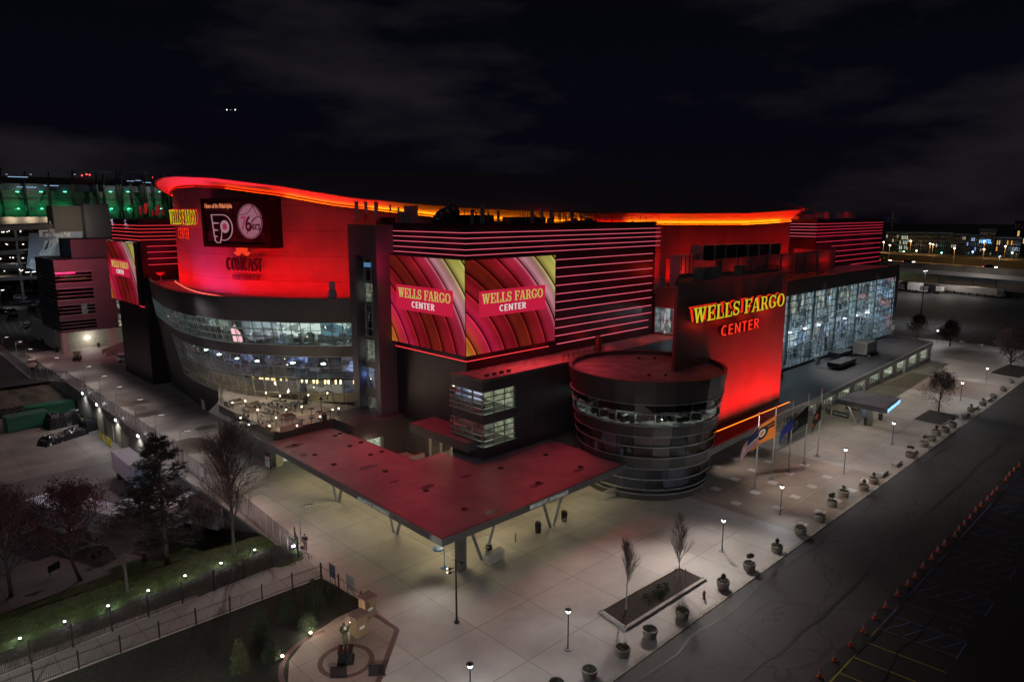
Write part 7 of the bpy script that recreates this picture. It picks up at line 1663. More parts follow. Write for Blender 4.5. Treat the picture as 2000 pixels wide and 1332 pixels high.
# ================================================================== terrace furniture
mTt = mat('dark_table_top', (.03, .028, .028), .4); mSofa = mat('beige_sofa_fabric', (.42, .36, .29), .85, amt=.1); mWick = mat('tan_wicker', (.26, .19, .13), .8)
ht = thing('high_table', 'tall dark square terrace table on a single post', 'table', (0, 0, 0), 0, 'high tables on the terrace'); q = MB(); q.box(-.38, .38, -.38, .38, 1.04, 1.08); q.build('table_top', mTt, ht); q = MB(); q.tube((0, 0, 0), (0, 0, 1.04), .035, n=8); q.build('table_leg', mBlack, ht); q = MB(); q.tube((-.3, 0, .03), (.3, 0, .03), .03, n=5); q.tube((0, -.3, .03), (0, .3, .03), .03, n=5); q.build('table_foot', mBlack, ht)
HT = [(529, 832, 'near the parapet corner, left'), (551, 828, 'left of the middle, bare'), (572, 824, 'in the open middle'), (591, 829, 'right of the open middle'), (609, 825, 'nearest the dark bin'), (609, 806, 'close to the lounge wall door'), (646, 812, 'nearest the tower'), (624, 812, 'beside the tall heater')]
for i, (px, py, d) in enumerate(HT):
    if i == 0: ht.location = G(px, py + 6, TZ); ht['label'] = 'tall dark square table on the terrace, ' + d
    else: c = dup(ht, loc=G(px, py + 6, TZ), rz=.1 * i); c['label'] = 'tall dark square table on the terrace, ' + d
lt_ = thing('dining_table', 'long dark terrace table', 'table', (0, 0, 0), 0, 'long tables on the terrace'); q = MB(); q.box(-.95, .95, -.42, .42, 1.0, 1.05); q.build('table_top', mTt, lt_)
for x in (-.8, .8):
    for y in (-.35, .35): q = MB(); q.tube((x, y, 0), (x, y, 1.0), .025, n=5); q.build('leg', mBlack, lt_)
stl = thing('bar_stool', 'dark bar stool', 'stool', (0, 0, 0), 0, 'bar stools on the terrace'); q = MB(); q.box(-.18, .18, -.18, .18, .70, .74); q.build('seat', mTt, stl); q = MB(); [q.tube((x * .2, y * .2, 0), (x * .15, y * .15, .70), .015, n=4) for x in (-1, 1) for y in (-1, 1)]; q.tube((-.18, 0, .3), (.18, 0, .3), .012, n=4); q.build('stool_legs', mBlack, stl); q = MB(); q.box(-.18, .18, .16, .19, .75, 1.05); q.build('backrest', mTt, stl)
DT = [(534, 800), (552, 805), (497, 832), (519, 812), (470, 818), (478, 833), (565, 795), (580, 792), (512, 795), (545, 788)]
DTW = ['front middle', 'middle right', 'near the left parapet middle', 'left of the middle', 'leftmost by the sofas', 'front left', 'back right', 'farthest back right', 'back left', 'back middle']
fs = True
for i, (px, py) in enumerate(DT):
    p = G(px, py + 8, TZ); rzz = 1.57 + .05 * i
    if i == 0: lt_.location = p; lt_.rotation_euler = (0, 0, rzz); t = lt_
    else: t = dup(lt_, loc=p, rz=rzz)
    t['label'] = 'long dark bar table on the terrace, ' + DTW[i]
    for k, (dx, dy) in enumerate(((-.5, -.75), (.5, -.75), (-.5, .75), (.5, .75))):
        v = Matrix.Rotation(rzz, 3, 'Z') @ Vector((dx, dy, 0))
        if fs: c = stl; c.location = p + v; c.rotation_euler = (0, 0, rzz + (0 if dy > 0 else math.pi)); fs = False
        else: c = dup(stl, loc=p + v, rz=rzz + (0 if dy > 0 else math.pi))
        c['label'] = 'dark bar stool %s of the long table, %s' % (['at the near left', 'at the near right', 'at the far left', 'at the far right'][k], DTW[i])
def sofa(lab, px, py, rz_, w_=1.7, m=mSofa):
    t = thing('terrace_sofa', lab, 'sofa', G(px, py + 4, TZ), rz_, 'sofas on the terrace'); q = MB(); q.box(-w_ / 2, w_ / 2, -.45, .40, .08, .42); q.build('seat', m, t); q = MB(); q.box(-w_ / 2, w_ / 2, .25, .45, .421, .85); q.build('backrest', m, t)
    for s in (-1, 1): q = MB(); q.box(s * w_ / 2 - (.14 if s > 0 else 0), s * w_ / 2 + (.14 if s < 0 else 0), -.45, .24, .421, .64); q.build('armrest', m, t)
sofa('beige sofa at the terrace corner, back to the near parapet', 558, 838, 3.1, 1.9); sofa('beige sofa beside the corner one, nearer the tower', 578, 832, 3.1, 1.5); sofa('beige sofa facing the corner pair, further in', 563, 815, .1, 1.8)
sofa('beige sofa at the left end of the terrace, nearest the curved wall', 463, 786, .3, 2.0); sofa('beige sofa at the left end beside the low table', 485, 800, -1.4, 1.8); sofa('beige sofa with slanting back left of the middle tables', 496, 792, .2, 2.0); sofa('beige sofa at the far left parapet of the terrace', 447, 790, 1.6, 1.5)
t = thing('wicker_seat', 'tan wicker bench by the parapet corner of the terrace', 'bench', G(528, 845, TZ), 1.57); q = MB(); q.box(-.8, .8, -.3, .3, .1, .45); q.build('seat', mWick, t); q = MB(); q.box(-.8, .8, .25, .33, .46, .95); q.build('backrest', mWick, t)
for px, py, l in ((597, 783, 'dark terrace bin by the lounge door'), (634, 818, 'dark terrace bin near the ledge, right side')): c = dup(bi, loc=G(px, py + 6, TZ)); c['label'] = l
t = thing('patio_heater', 'tall dark folded parasol like heater on the terrace near the tower', 'heater', G(628, 806, TZ)); q = MB(); q.tube((0, 0, 0), (0, 0, 2.1), .05, n=8); q.lathe([(.3, 0), (.28, .12), (.06, .16)], n=14); q.build('stand', mBlack, t); q = MB(); q.lathe([(.30, 2.0), (.10, 2.3), (0, 2.35)], n=14, capt=False); q.build('hood', mBlack, t)
alight('POINT', (44.5, 92.5, TZ + 3.4), 130, (1, .85, .62), size=.08); alight('POINT', (42.5, 98.5, TZ + 3.4), 130, (1, .85, .62), size=.08)  # added fill lights in the air above the terrace
# ================================================================== plant on the roofs
def on_roof(px, py, Y, z): return GY(px, py, Y)
ZR = 31.0; mAnt = mat('grey_antenna', (.26, .23, .27), .5)
def ant(lab, px, ytop, Y, kind, w_=1.0, nm_='cell_antenna'):
    p = GX(px, ytop, 58.8) if 740 < px < 840 else GY(px, ytop, Y); zb9 = 32.41 if px < 740 else ZR; h = max(1.2, p.z - zb9); t = thing(nm_, lab, 'antenna', (p.x, p.y, zb9), 0, 'antennas on the block roof')
    q = MB(); q.tube((0, 0, 0), (0, 0, h), .05, n=6)
    for s in (-1, 1): q.tube((0, 0, h * .5), (s * .8, .2 * s, 0), .03, n=4)
    q.build('mast', mBlack, t); q = MB(); q.ob((0, -.12, h - .9 * w_), (.42 * w_, .18, 1.8 * w_), .1); q.build('antenna_panel', mAnt, t); return t
AN = [(695, 394, 82.8, 1.3), (713, 394, 83, .9), (733, 394, 83, 1.35), (921, 410, 70, 1.2), (941, 402, 69, 1.6), (972, 412, 70, .9), (1038, 406, 69.5, 1.4), (1057, 405, 71, .9), (1075, 406, 70, 1.3), (1116, 415, 70, 1.5), (761, 400, 80, .5), (777, 405, 78, .5)]
AW = ['leftmost, at the tower edge', 'small one second from the left', 'large one third from the left', 'slim one right of the big duct', 'tallest pale one above the screen corner', 'slim dark one right of the tallest', 'left of the pale trio', 'middle of the pale trio', 'right of the pale trio', 'dark reddish one left of the low box', 'whip antenna left of the round topped duct', 'whip antenna beside the square topped duct']
for (px, yt, Y, w_), l in zip(AN, AW): ant('panel antenna on the striped block roof, ' + l, px, yt, Y, 0, w_)
def rbox(name, lab, cat, px0, px1, yt, Y, dep, m, feet=True):
    Y = max(Y, 0) if px0 > 840 else GX((px0 + px1) / 2, yt, 60.5).y
    a = GY(px0, yt, Y); b = GY(px1, yt, Y); t = thing(name, lab, cat, ((a.x + b.x) / 2, Y, ZR), 0); w_ = (b.x - a.x) / 2; h = max(.6, a.z - ZR)
    q = MB(); q.box(-w_, w_, 0, dep, .3, h); q.build('housing', m, t); q = MB(); [q.box(x, x + .15, .1, dep - .1, 0, .299) for x in (-w_ + .1, w_ - .3)]; q.build('feet', mBlack, t); return t
rbox('roof_cabinet', 'dark equipment cabinet among the antennas at the left of the block roof', 'cabinet', 744, 772, 425, 80, 1.4, mBlack)
rbox('roof_cabinet', 'square topped dark duct box standing tall on the block roof', 'cabinet', 800, 816, 402, 74, 1.4, mAnt)
rbox('roof_duct', 'rounded grey duct box left of the big curved duct', 'duct', 787, 798, 414, 75, 1.2, mAnt)
rbox('roof_duct', 'long dark duct run right of the big curved duct', 'duct', 890, 965, 420, 72, 2.0, mat('dark_duct_metal', (.05, .04, .045), .45, .4))
rbox('roof_duct', 'long dark duct run between the tallest antenna and the pale trio', 'duct', 1000, 1066, 424, 73, 2.0, bpy.data.materials['dark_duct_metal'])
rbox('roof_cabinet', 'low dark cabinet on the block roof, right of the antennas', 'cabinet', 1127, 1167, 431, 71, 2.5, mat('red_brown_cabinet', (.16, .09, .08), .5))
t = thing('curved_duct', 'big curved ventilation duct with a flared mouth on the block roof', 'duct', (GY(870, 440, 74).x, 74, ZR)); q = MB(); pts = [(-1.4, 0, 0), (-1.4, 0, 1.6), (-1.0, 0, 2.4), (-.2, 0, 2.9), (.8, 0, 3.0), (1.6, 0, 3.3)]
[q.tube(a, b, .75 if i < 4 else .8, .75 if i < 3 else .85 + .15 * (i - 3), 14) for i, (a, b) in enumerate(zip(pts[:-1], pts[1:]))]; q.build('duct', mat('dull_duct', (.12, .08, .09), .4, .5), t, True); q = MB(); q.tube((1.2, .3, 0), (1.2, .3, 1.9), .55, n=12); q.build('duct_leg', bpy.data.materials['dull_duct'], t)
q = MB(); r6 = random.Random(6)
t = thing('roof_railing', 'low safety railing along the striped block roof among the equipment', 'railing', (75, 67.12, 32.66)); q = MB()
for k in range(24): q.tube((-16 + k * 1.7, 0, 0), (-16 + k * 1.7, 0, 1.0), .03, n=4)
for z in (.5, 1.0): q.tube((-16, 0, z), (23, 0, z), .025, n=4)
q.build('rails', mConcD, t); q = MB(); [q.box(-16.1 + k * 8, -15.9 + k * 8, -.1, .1, 0, .1) for k in range(5)]; q.build('base_plates', mBlack, t)
t = thing('pipe_cluster', 'tangle of small pipes and cable trays in the middle of the block roof', 'pipes', (71, 71, ZR)); q = MB()
for k in range(60): x = r6.uniform(-12, 20); y = r6.uniform(-2, 5); h = r6.uniform(1.5, 3.6); q.tube((x, y, 0), (x + r6.uniform(-.6, .6), y, h), .05, n=4); q.tube((x, y, h * .7), (x + r6.uniform(.5, 2), y, h * .7), .04, n=4)
q.build('pipes', mBlack, t); q = MB(); [q.box(x, x + r6.uniform(.5, 1.2), y, y + .7, 0, r6.uniform(1.2, 2.4)) for x, y in [(r6.uniform(-12, 20), r6.uniform(0, 5)) for _ in range(14)]]; q.build('small_boxes', bpy.data.materials['dark_duct_metal'], t)
for x in (64, 80): alight('POINT', (x, 75, 36), 90, (1, .02, .01), size=.3)
# left block roof
for i, (px, yt, w_) in enumerate(((271, 405, .9), (281, 400, 1.2), (295, 412, .7), (306, 405, 1.2), (316, 410, .8))):
    p = GY(px, yt, 153); t = thing('cell_antenna', 'red lit antenna on the left striped block roof, %s from the left' % ('first' if i == 0 else ORD[i]), 'antenna', (p.x, 153, 32.66), 0, 'antennas on the left block roof'); q = MB(); h = p.z - 32.66; q.tube((0, 0, 0), (.2, 0, h), .08, n=5); q.tube((-.5, 0, 0), (.1, 0, h * .6), .05, n=4); q.build('mast', mBlack, t); q = MB(); q.ob((.1, -.1, h * .75), (.6 * w_, .4, 1.8 * w_), .2, (.3 * (i % 2), 'Y')); q.build('antenna_panel', mAnt, t)
alight('POINT', (48, 150.5, 35.2), 160, (1, .02, .01), size=.3); alight('POINT', (54, 151, 36), 160, (1, .02, .01), size=.3)
# right block roof
RB = [(1560, 1568, 422), (1572, 1581, 424), (1582, 1592, 419), (1597, 1606, 426), (1609, 1620, 414), (1650, 1670, 414)]
for i, (a, b, yt) in enumerate(RB):
    A2_ = GY(a, yt, 71); B2_ = GY(b, yt, 71); t = thing('roof_cabinet', 'red lit cabinet on the right striped block roof, %s from the left' % ('first' if i == 0 else ORD[i]), 'cabinet', ((A2_.x + B2_.x) / 2, 71, 32.66), 0, 'cabinets on the right block roof'); w_ = (B2_.x - A2_.x) / 2; h = A2_.z - 32.66; q = MB(); q.box(-w_, w_, 0, 2, 0, h * .9); q.build('housing', mAnt, t); q = MB(); q.box(-w_ - .15, w_ + .15, -.1, 2.1, h * .9 + .01, h); q.build('top_lid', mAnt, t)
t = thing('whip_mast', 'thin tall mast with a guy wire on the right striped block roof', 'mast', (GY(1589, 435, 72).x, 72, 32.66)); q = MB(); q.tube((0, 0, 0), (.2, 0, 5.0), .06, .03, 5); q.build('mast', mAnt, t); q = MB(); q.tube((-.4, 0, 0), (-1.2, 0, 3.8), .03, n=4); q.build('guy_wire', mAnt, t)
for x in (161, 172, 184): alight('POINT', (x, 69.3, 35.5), 210, (1, .015, .01), size=.4)
# cooling units on the atrium deck
for i in range(7):
    px = 1385 + i * 21.5; p = GY(px, 492, 64.2); t = thing('cooling_unit', 'dark box cooling unit in the row before the red wall, %s from the left' % ('first' if i == 0 else ORD[i]), 'cooling unit', (p.x, 64.2, 21.54), 0, 'cooling units on the upper deck'); zt_ = GY(px, 480 - i * .6, 64.2).z - 21.54
    q = MB(); q.box(-1.9, 1.9, 0, 2.2, .5, zt_); q.build('housing', mat('cooling_grille', (.04, .03, .035), .5, .3, amt=.4, stretch=(1, 1, 8)) if i == 0 else bpy.data.materials['cooling_grille'], t); q = MB(); [q.box(x, x + .25, -.1, 2.3, 0, zt_ + .12) for x in (-2.1, 1.86)]; q.build('frame', mAnt, t)
t = thing('pipe_rack', 'pale louvred box left of the row of cooling units', 'cabinet', (GY(1350, 492, 64.2).x, 64.2, 21.54)); q = MB(); q.box(-3, 2.4, 0, 2, 0, 5.6); q.build('housing', mAnt, t); q = MB(); [q.box(x, x + .12, -.12, -.01, 0, 5.6) for x in np.arange(-2.9, 2.4, 1.2)]; q.build('louvres', mBlack, t)
t = thing('satellite_dish', 'small dish on a post at the left end of the curved wing deck', 'dish', (*dwing(SE - 7, -2.2)[:2], 20.86), .6); q = MB(); q.tube((0, 0, 0), (0, 0, 1.5), .1, n=6); q.build('post', mAnt, t); q = MB(); q.lathe([(.1, 0), (.6, .2), (.9, .55)], (0, 0, 1.5), 16, capt=False); q.build('dish', mAnt, t)
p = dwing(5.0, -1.4); t = thing('deck_cabinet', 'grey stepped cabinet on the curved wing deck against the stair tower', 'cabinet', (p[0], p[1], 20.86), .9); q = MB(); q.box(-.8, .8, -.5, .5, 0, 1.9); q.box(-.3, .3, -.4, .4, 1.91, 3.3); q.build('housing', mAnt, t); q = MB(); q.tube((.8, 0, 1.6), (2.2, 0, 1.6), .12, n=6); q.build('pipe', mAnt, t)
t = thing('roof_pipes', 'rusty pipe frame on the low wing roof beside the rotunda', 'pipes', (GY(1155, 690, 63).x, 63, bz[5] + .03)); q = MB(); [q.tube((x, 0, 0), (x, 0, 1.3), .06, n=5) for x in np.arange(-6, 3, 1.1)]; q.tube((-6, 0, 1.2), (3, 0, 1.2), .07, n=5); q.tube((-6, 0, .6), (3, 0, .6), .05, n=5); q.build('pipes', mat('rusty_pipe', (.22, .08, .05), .8), t); q = MB(); q.box(1.2, 2.0, -.3, .3, 0, 2.4); q.build('valve_box', bpy.data.materials['rusty_pipe'], t)
# ================================================================== annex on the left
p0 = G(128, 693); ax_, ay_ = p0.x - .4, p0.y - .2          # near column corner
an = thing('annex_building', 'grey five storey annex standing on columns, washed magenta, left of the arena', 'building', (ax_, ay_, 0)); o0 = an.location.copy()
def apart(name, mb, m, par=None): return mb.build(name, m, par or an, False, tuple(o0))
AXR = 66.0; AYB = GX(68, 505, ax_).y; AT = GX(105, 509, ax_).z
FL_ = 5.4
mAnx = panelmat('annex_cladding', (.085, .075, .085), .45, .25, 60, 2.2, amt=.05)
def azx(py): return GY(150, py, ay_).z
bands = [azx(y) for y in (545, 531)], 0
RW = [(531, 552), (563, 585), (595, 615), (625, 644)]
zr_ = [(azx(b), azx(a)) for a, b in RW]
xw1 = GY(180, 540, ay_).x
q = MB(); zprev = FL_
lv = sorted(zr_); cur = FL_
for za, zc in lv:
    q.box(ax_, AXR, ay_, AYB, cur, za); q.box(xw1, AXR, ay_, AYB, za, zc); q.box(ax_ + 1.5, xw1 - .001, ay_ + 1.5, AYB - 1, za, zc); q.box(ax_ + .001, ax_ + 1.49, AYB - 3, AYB - .001, za, zc); cur = zc
q.box(ax_, AXR, ay_, AYB, cur, AT); body_ = apart('walls', q, mAnx)
q = MB(); ux0 = GY(140, 500, ay_ + 6).x; q.box(ux0, AXR, ay_ + 6, AYB - 2, AT + .001, AT + 4.6); apart('upper_storey', q, mAnx)
q = MB(); q.quad((ux0 - .02, ay_ + 6, AT + .5), (ux0 - .02, ay_ + 15, AT + .5), (ux0 - .02, ay_ + 15, AT + 4.4), (ux0 - .02, ay_ + 6, AT + 4.4)); apart('upper_window', q, mat('blue_reflecting_glass', (.10, .20, .26), .2, amt=.4, stretch=(1, 1, 9)))
mRefl = glassmat('reflecting_window', (.12, .12, .14), .35)
for i, (za, zc) in enumerate(lv):
    g = MB(); g.quad((ax_ + .2, ay_ + .12, za), (xw1, ay_ + .12, za), (xw1, ay_ + .12, zc), (ax_ + .2, ay_ + .12, zc)); w_ = apart('window_band', g, mRefl)
    g = MB(); g.quad((ax_ + .12, AYB - 3, za), (ax_ + .12, ay_ + .12, za), (ax_ + .12, ay_ + .12, zc), (ax_ + .12, AYB - 3, zc)); w2_ = apart('window_band', g, mRefl)
    f = MB()
    for k in range(4): z = za + (zc - za) * k / 3; f.ob(((ax_ + xw1) / 2, ay_, z), (xw1 - ax_, .1, .07)); f.ob((ax_, (ay_ + AYB - 3) / 2, z), (.1, AYB - 3 - ay_, .07))
    apart('window_bars', f, mMull, w_)
    b = MB(); b.box(ax_ + 1.4, xw1, ay_ + 1.3, ay_ + 1.49, za, zc); apart('interior_wall', b, [mRoomK, roommat('annex_lit_one', [(.02, .02, .02), (.35, .28, .15), (.01, .01, .01)], .5, (.5, .5, .6)), mRoomK, mat('annex_top_room', (.3, .2, .15))][i % 4], w_)
lw_ = MB(); za, zc = lv[1]; x_a = GY(160, 600, ay_ + 1).x; x_b = GY(171, 600, ay_ + 1).x; lw_.quad((x_a, ay_ + 1.2, za), (x_b, ay_ + 1.2, za), (x_b, ay_ + 1.2, zc), (x_a, ay_ + 1.2, zc)); apart('lit_office', lw_, mRoomG)
lw_ = MB(); za, zc = lv[3]; lw_.quad((ax_ + 1.8, ay_ + 1.0, za + .4), (xw1 - 1, ay_ + 1.0, za + .4), (xw1 - 1, ay_ + 1.0, zc), (ax_ + 1.8, ay_ + 1.0, zc)); apart('warm_office', lw_, roommat('annex_warm_room', [(.45, .06, .12), (.60, .42, .14), (.55, .40, .16), (.30, .03, .06)], .6, (.22, .22, .5), 1))
for i, (za, zc) in enumerate(((10.2, 13.2), (5.7, 8.9))):
    x_a = GY(229, 610, ay_ - .0).x; g = MB(); g.quad((x_a, ay_ - .03, za), (x_a + 4.5, ay_ - .03, za), (x_a + 4.5, ay_ - .03, zc), (x_a, ay_ - .03, zc)); w_ = apart('stair_window', g, roommat('stairwell_room', [(.5, .5, .38), (.62, .62, .48), (.3, .3, .24)], .6, (.6, .6, .6)) if i == 0 else bpy.data.materials['stairwell_room'])
    f = MB(); [f.tube((x_a + 4.5 * k / 4, ay_ - .08, za), (x_a + 4.5 * k / 4, ay_ - .08, zc), .06, n=4) for k in range(5)]; [f.tube((x_a, ay_ - .08, za + (zc - za) * k / 3), (x_a + 4.5, ay_ - .08, za + (zc - za) * k / 3), .06, n=4) for k in range(4)]; apart('window_bars', f, mMullD, w_)
for x, y in ((ax_ + .6, ay_ + .7), (GY(219, 660, ay_ + .7).x, ay_ + .7)): q = MB(); q.tube((x, y, 0), (x, y, FL_), .62, n=18); apart('column', q, mConc)
q = MB(); q.box(ax_ + 1.0, AXR, ay_ + 7, ay_ + 7.4, 0, FL_ - .01); q.box(ax_ + 0.2, ax_ + 1.2, ay_ + 7.41, AYB + 18, 0, FL_ - .012); apart('ground_floor_wall', q, mConc)
lp_ = MB(); lp_.lathe([(0, -.25), (.28, 0), (0, .25)], tuple(GY(173, 660, ay_ + 6.5)), 12, False, False); apart('globe_lamp', lp_, emat('white_globe', (1, .97, .85), 22))
c = GY(173, 660, ay_ + 6.0); light('POINT', 'annex_light', c - o0, 420, (1, .93, .78), parent=an, size=.3)
light('POINT', 'annex_light', Vector((ax_ + 22, ay_ + 2, 4.4)) - o0, 420, (1, .9, .7), parent=an, size=.3)
light('AREA', 'annex_screen_fill', Vector((44, 176, 22)) - o0, 2000, (1, .02, .12), parent=an, size=8, target=(52, ay_, 16))  # added area light standing in for screen glow on the annex
# ================================================================== garage, tower block, banner
PGY = 330.0
def gy(px, py, Y=PGY): return GY(px, py, Y)
tw_ = thing('grey_tower', 'tall plain grey stair tower of the parking garage, behind the annex', 'tower', (gy(137, 500).x, PGY, 0)); o1 = tw_.location.copy()
q = MB(); xa, xb_ = gy(163, 400).x, gy(212, 400).x; q.box(xa, xb_, PGY, PGY + 14, 0, gy(180, 399).z); q.build('tower_walls', panelmat('tower_grey', (.105, .10, .11), .6, .1, 5, 7, amt=.08), tw_, False, tuple(o1)); q = MB(); q.box(xa - 10, xa - .01, PGY + 5, PGY + 16, 0, gy(150, 402).z); q.build('side_tower', mat('beige_tower', (.17, .155, .13), .7, amt=.1), tw_, False, tuple(o1))
light('AREA', 'tower_glow', Vector((xa - 6, PGY - 12, 30)) - o1, 900, (1, .85, .7), parent=tw_, size=4, target=(xa - 5, PGY + 5, 26)); 
pg = thing('parking_garage', 'open parking garage with ramp and bright deck lamps, far left beneath the stadium', 'parking garage', (30, PGY + 6, 0)); o2 = pg.location.copy()
q = MB(); levels = [gy(20, y).z for y in (548, 523, 496, 470)]; top_l = gy(0, 449).z; top_r = gy(160, 436).z; x0_, x1_ = gy(-260, 500).x, gy(160, 500).x
for z in levels: q.box(x0_, x1_, PGY + 6, PGY + 40, z - .5, z + .9); 
q.add([(x0_, PGY + 6, top_l - 2.2), (x1_, PGY + 6, top_r - 1.8), (x1_, PGY + 6, top_r), (x0_, PGY + 6, top_l - .4), (x0_, PGY + 40, top_l - 2.2), (x1_, PGY + 40, top_r - 1.8), (x1_, PGY + 40, top_r), (x0_, PGY + 40, top_l - .4)], [(0, 1, 2, 3), (3, 2, 6, 7), (4, 7, 6, 5), (0, 4, 5, 1)])
q.build('decks', mat('garage_concrete', (.13, .12, .11), .8, amt=.2), pg, False, tuple(o2))
q = MB(); [q.box(x, x + .8, PGY + 6.2, PGY + 7, 0, top_r - 2) for x in np.arange(x0_, x1_, 11)]; q.build('pillars', mConcD, pg, False, tuple(o2))
q = MB(); q.box(x0_, x1_, PGY + 41, PGY + 41.5, 0, gy(20, 424, PGY + 41).z); q.build('back_wall', mat('garage_back_wall', (.20, .175, .15), .8, amt=.15), pg, False, tuple(o2))
r8 = random.Random(8); q = MB()
for k in range(26): px = r8.uniform(2, 60); z = r8.choice(levels); p = gy(px, 500); q.lathe([(0, -.2), (.22, 0), (0, .2)], (p.x, PGY + 5.8, z + 3.3 + r8.uniform(-.3, .3)), 6, False, False)
q.build('deck_lamps', emat('garage_lamp', (1, .95, .85), 3), pg, False, tuple(o2))
q = MB(); [q.box(x, x + .09, PGY + 6, PGY + 6.1, top_l + (top_r - top_l) * (x - x0_) / (x1_ - x0_) - .4, top_l + (top_r - top_l) * (x - x0_) / (x1_ - x0_) + 1.2) for x in np.arange(x0_ + 20, x1_, 1.1)]; q.build('railing', mMull, pg, False, tuple(o2))
for px in (25, 62, 100): c = gy(px, 427, PGY + 38); light('SPOT', 'deck_light', c - o2, 1300, (1, .85, .62), parent=pg, size=.4, target=(c.x, c.y + 3, c.z - 8), spot=140, blend=.9)
for k in range(5): light('POINT', 'garage_light', Vector((gy(10 + k * 30, 500).x, PGY + 12, levels[k % 4] + 3)) - o2, 330, (1, .88, .75), parent=pg, size=.4)
bnn = thing('stadium_banner', 'huge slanted blue grey banner with white lettering and pale painted hands on the garage front', 'banner', (gy(100, 500).x, PGY - 2, 0)); o3 = bnn.location.copy()
bp = [gy(52, 524, PGY - 2), gy(73, 527, PGY - 2), gy(162, 527, PGY - 2), gy(161, 452, PGY - 2), gy(57, 456, PGY - 2)]
q = MB(); q.add([tuple(p) for p in bp] + [(p.x, p.y + .4, p.z) for p in bp], [(0, 1, 2, 3, 4), (9, 8, 7, 6, 5)] + [(k, 5 + k, 5 + (k + 1) % 5, (k + 1) % 5) for k in range(5)]); q.build('banner_cloth', mat('blue_grey_banner', (.18, .21, .25), .7, amt=.3, scale=.05), bnn, False, tuple(o3))
q = MB()
def stroke(pts, w_):
    for (x1, y1), (x2, y2) in zip(pts[:-1], pts[1:]):
        a = gy(x1, y1, PGY - 2.1); b = gy(x2, y2, PGY - 2.1); d = (b - a).normalized(); n_ = Vector((-d.z, 0, d.x)) * w_ / 2; q.quad(tuple(a - n_), tuple(b - n_), tuple(b + n_), tuple(a + n_))
for k in range(4): stroke([(80 + k * 8, 499), (86 + k * 6, 487 - k), (93 + k * 7, 470 - k * 2)], 1.5 - .1 * k)
for k in range(3): stroke([(120 + k * 9, 466), (124 + k * 9, 475), (121 + k * 8, 486)], 1.3)
stroke([(60, 525), (66, 515), (70, 508)], 3)
q.build('painted_hands', mat('pale_print', (.42, .46, .46), .7, amt=.5, scale=.8), bnn, False, tuple(o3))
a = gy(83, 463.5, PGY - 2.2); b = gy(137, 462, PGY - 2.2); textmesh('Lincoln Financial Field', 2.6, mWhite, a, (1, 0, 0), Z_, .02, .03, bnn, 'banner_lettering', off=tuple(o3), width=b.x - a.x)
q = MB(); c = gy(77, 463, PGY - 2.2); q.box(c.x, c.x + 1.2, c.y - .02, c.y, c.z, c.z + 2.6); q.box(c.x + 1.21, c.x + 3, c.y - .02, c.y, c.z + 2.0, c.z + 2.6); q.box(c.x + 1.9, c.x + 3, c.y - .02, c.y, c.z, c.z + 1.3); q.build('banner_logo', mWhite, bnn, False, tuple(o3))
light('SPOT', 'banner_light', gy(66, 530, PGY - 16) - o3, 2600, (.65, .82, 1), parent=bnn, size=.5, target=gy(80, 480, PGY - 2), spot=100, blend=.8); light('SPOT', 'banner_light', gy(130, 530, PGY - 16) - o3, 700, (.75, .85, 1), parent=bnn, size=.5, target=gy(130, 470, PGY - 2), spot=110, blend=.8)
# ---- stadium
SYD = 470.0
sd_ = thing('football_stadium', 'distant stadium bowl with dark ribs and green lit concourse', 'stadium', (60, SYD, 0)); o4 = sd_.location.copy()
def sy_(px, py, Y=SYD): return GY(px, py, Y)
sxa, sxb = sy_(-120, 400).x, sy_(345, 400).x
def cx_(x): return .0009 * (x - sxa) ** 2 * .0
q = MB(); zA, zB_, zC, zD = sy_(100, 421).z, sy_(100, 374).z, sy_(100, 361).z, sy_(100, 335).z
q.quad((sxa, SYD, zA - 6), (sxb, SYD, zA - 6), (sxb, SYD - 5, zB_), (sxa, SYD - 5, zB_)); 
q.build('seating_underside', panelmat('stadium_concrete', (.17, .18, .16), .8, 0, 60, 2.6, jdark=.6), sd_, False, tuple(o4))
q = MB(); q.box(sxa, sxb, SYD - 7, SYD + 4, zB_, zC); q.build('upper_rim', mat('stadium_rim', (.08, .10, .14), .6, amt=.4, scale=.05), sd_, False, tuple(o4)); q = MB(); q.box(sxa, sxb, SYD - 12, SYD - 6, zA - 9, zA - 1.5); q.box(sxa, sxb, SYD + 6, SYD + 7, zC, zD - 3); q.build('base_wall', mat('stadium_base', (.06, .06, .06), .8), sd_, False, tuple(o4))
q = MB()
for px in list(range(-90, 345, 47)) + [205, 232, 258, 281, 301, 318]:
    a = sy_(px, 425); b = sy_(px - 4, 361, SYD - 9); q.tube((a.x, SYD - 3, 0), tuple(b), .9, .8, 5); q.tube(tuple(b), (b.x + 2, SYD - 3, zD + r8.uniform(-1, 1)), .55, .4, 5)
q.build('ribs', mBlack, sd_, False, tuple(o4))
q = MB(); q.tube((sxa, SYD - 3, zD), (sxb - 30, SYD - 3, zD), .25, n=4); q.tube((sxa, SYD - 3, zD - 8), (sxb, SYD - 3, zD - 8), .25, n=4)
for px in (205, 240, 290): a = sy_(px, 361); b = sy_(px - 8, 334); q.tube(tuple(a), tuple(b), .35, n=4)
q.tube(tuple(sy_(185, 334)), tuple(sy_(300, 338)), .2, n=4)
[q.tube((x, SYD - 5.5, zA - 4), (x + r8.choice((-11, 11)), SYD - 6.5, zB_), .35, n=4) for x in np.arange(sxa + 6, sxb, 9.5)]; [q.tube((sxa, SYD - 5.2, z), (sxb, SYD - 5.2, z), .22, n=4) for z in np.linspace(zA, zB_, 5)[1:-1]]
q.build('roof_truss', mat('steel_truss', (.12, .14, .16), .5, .4), sd_, False, tuple(o4))
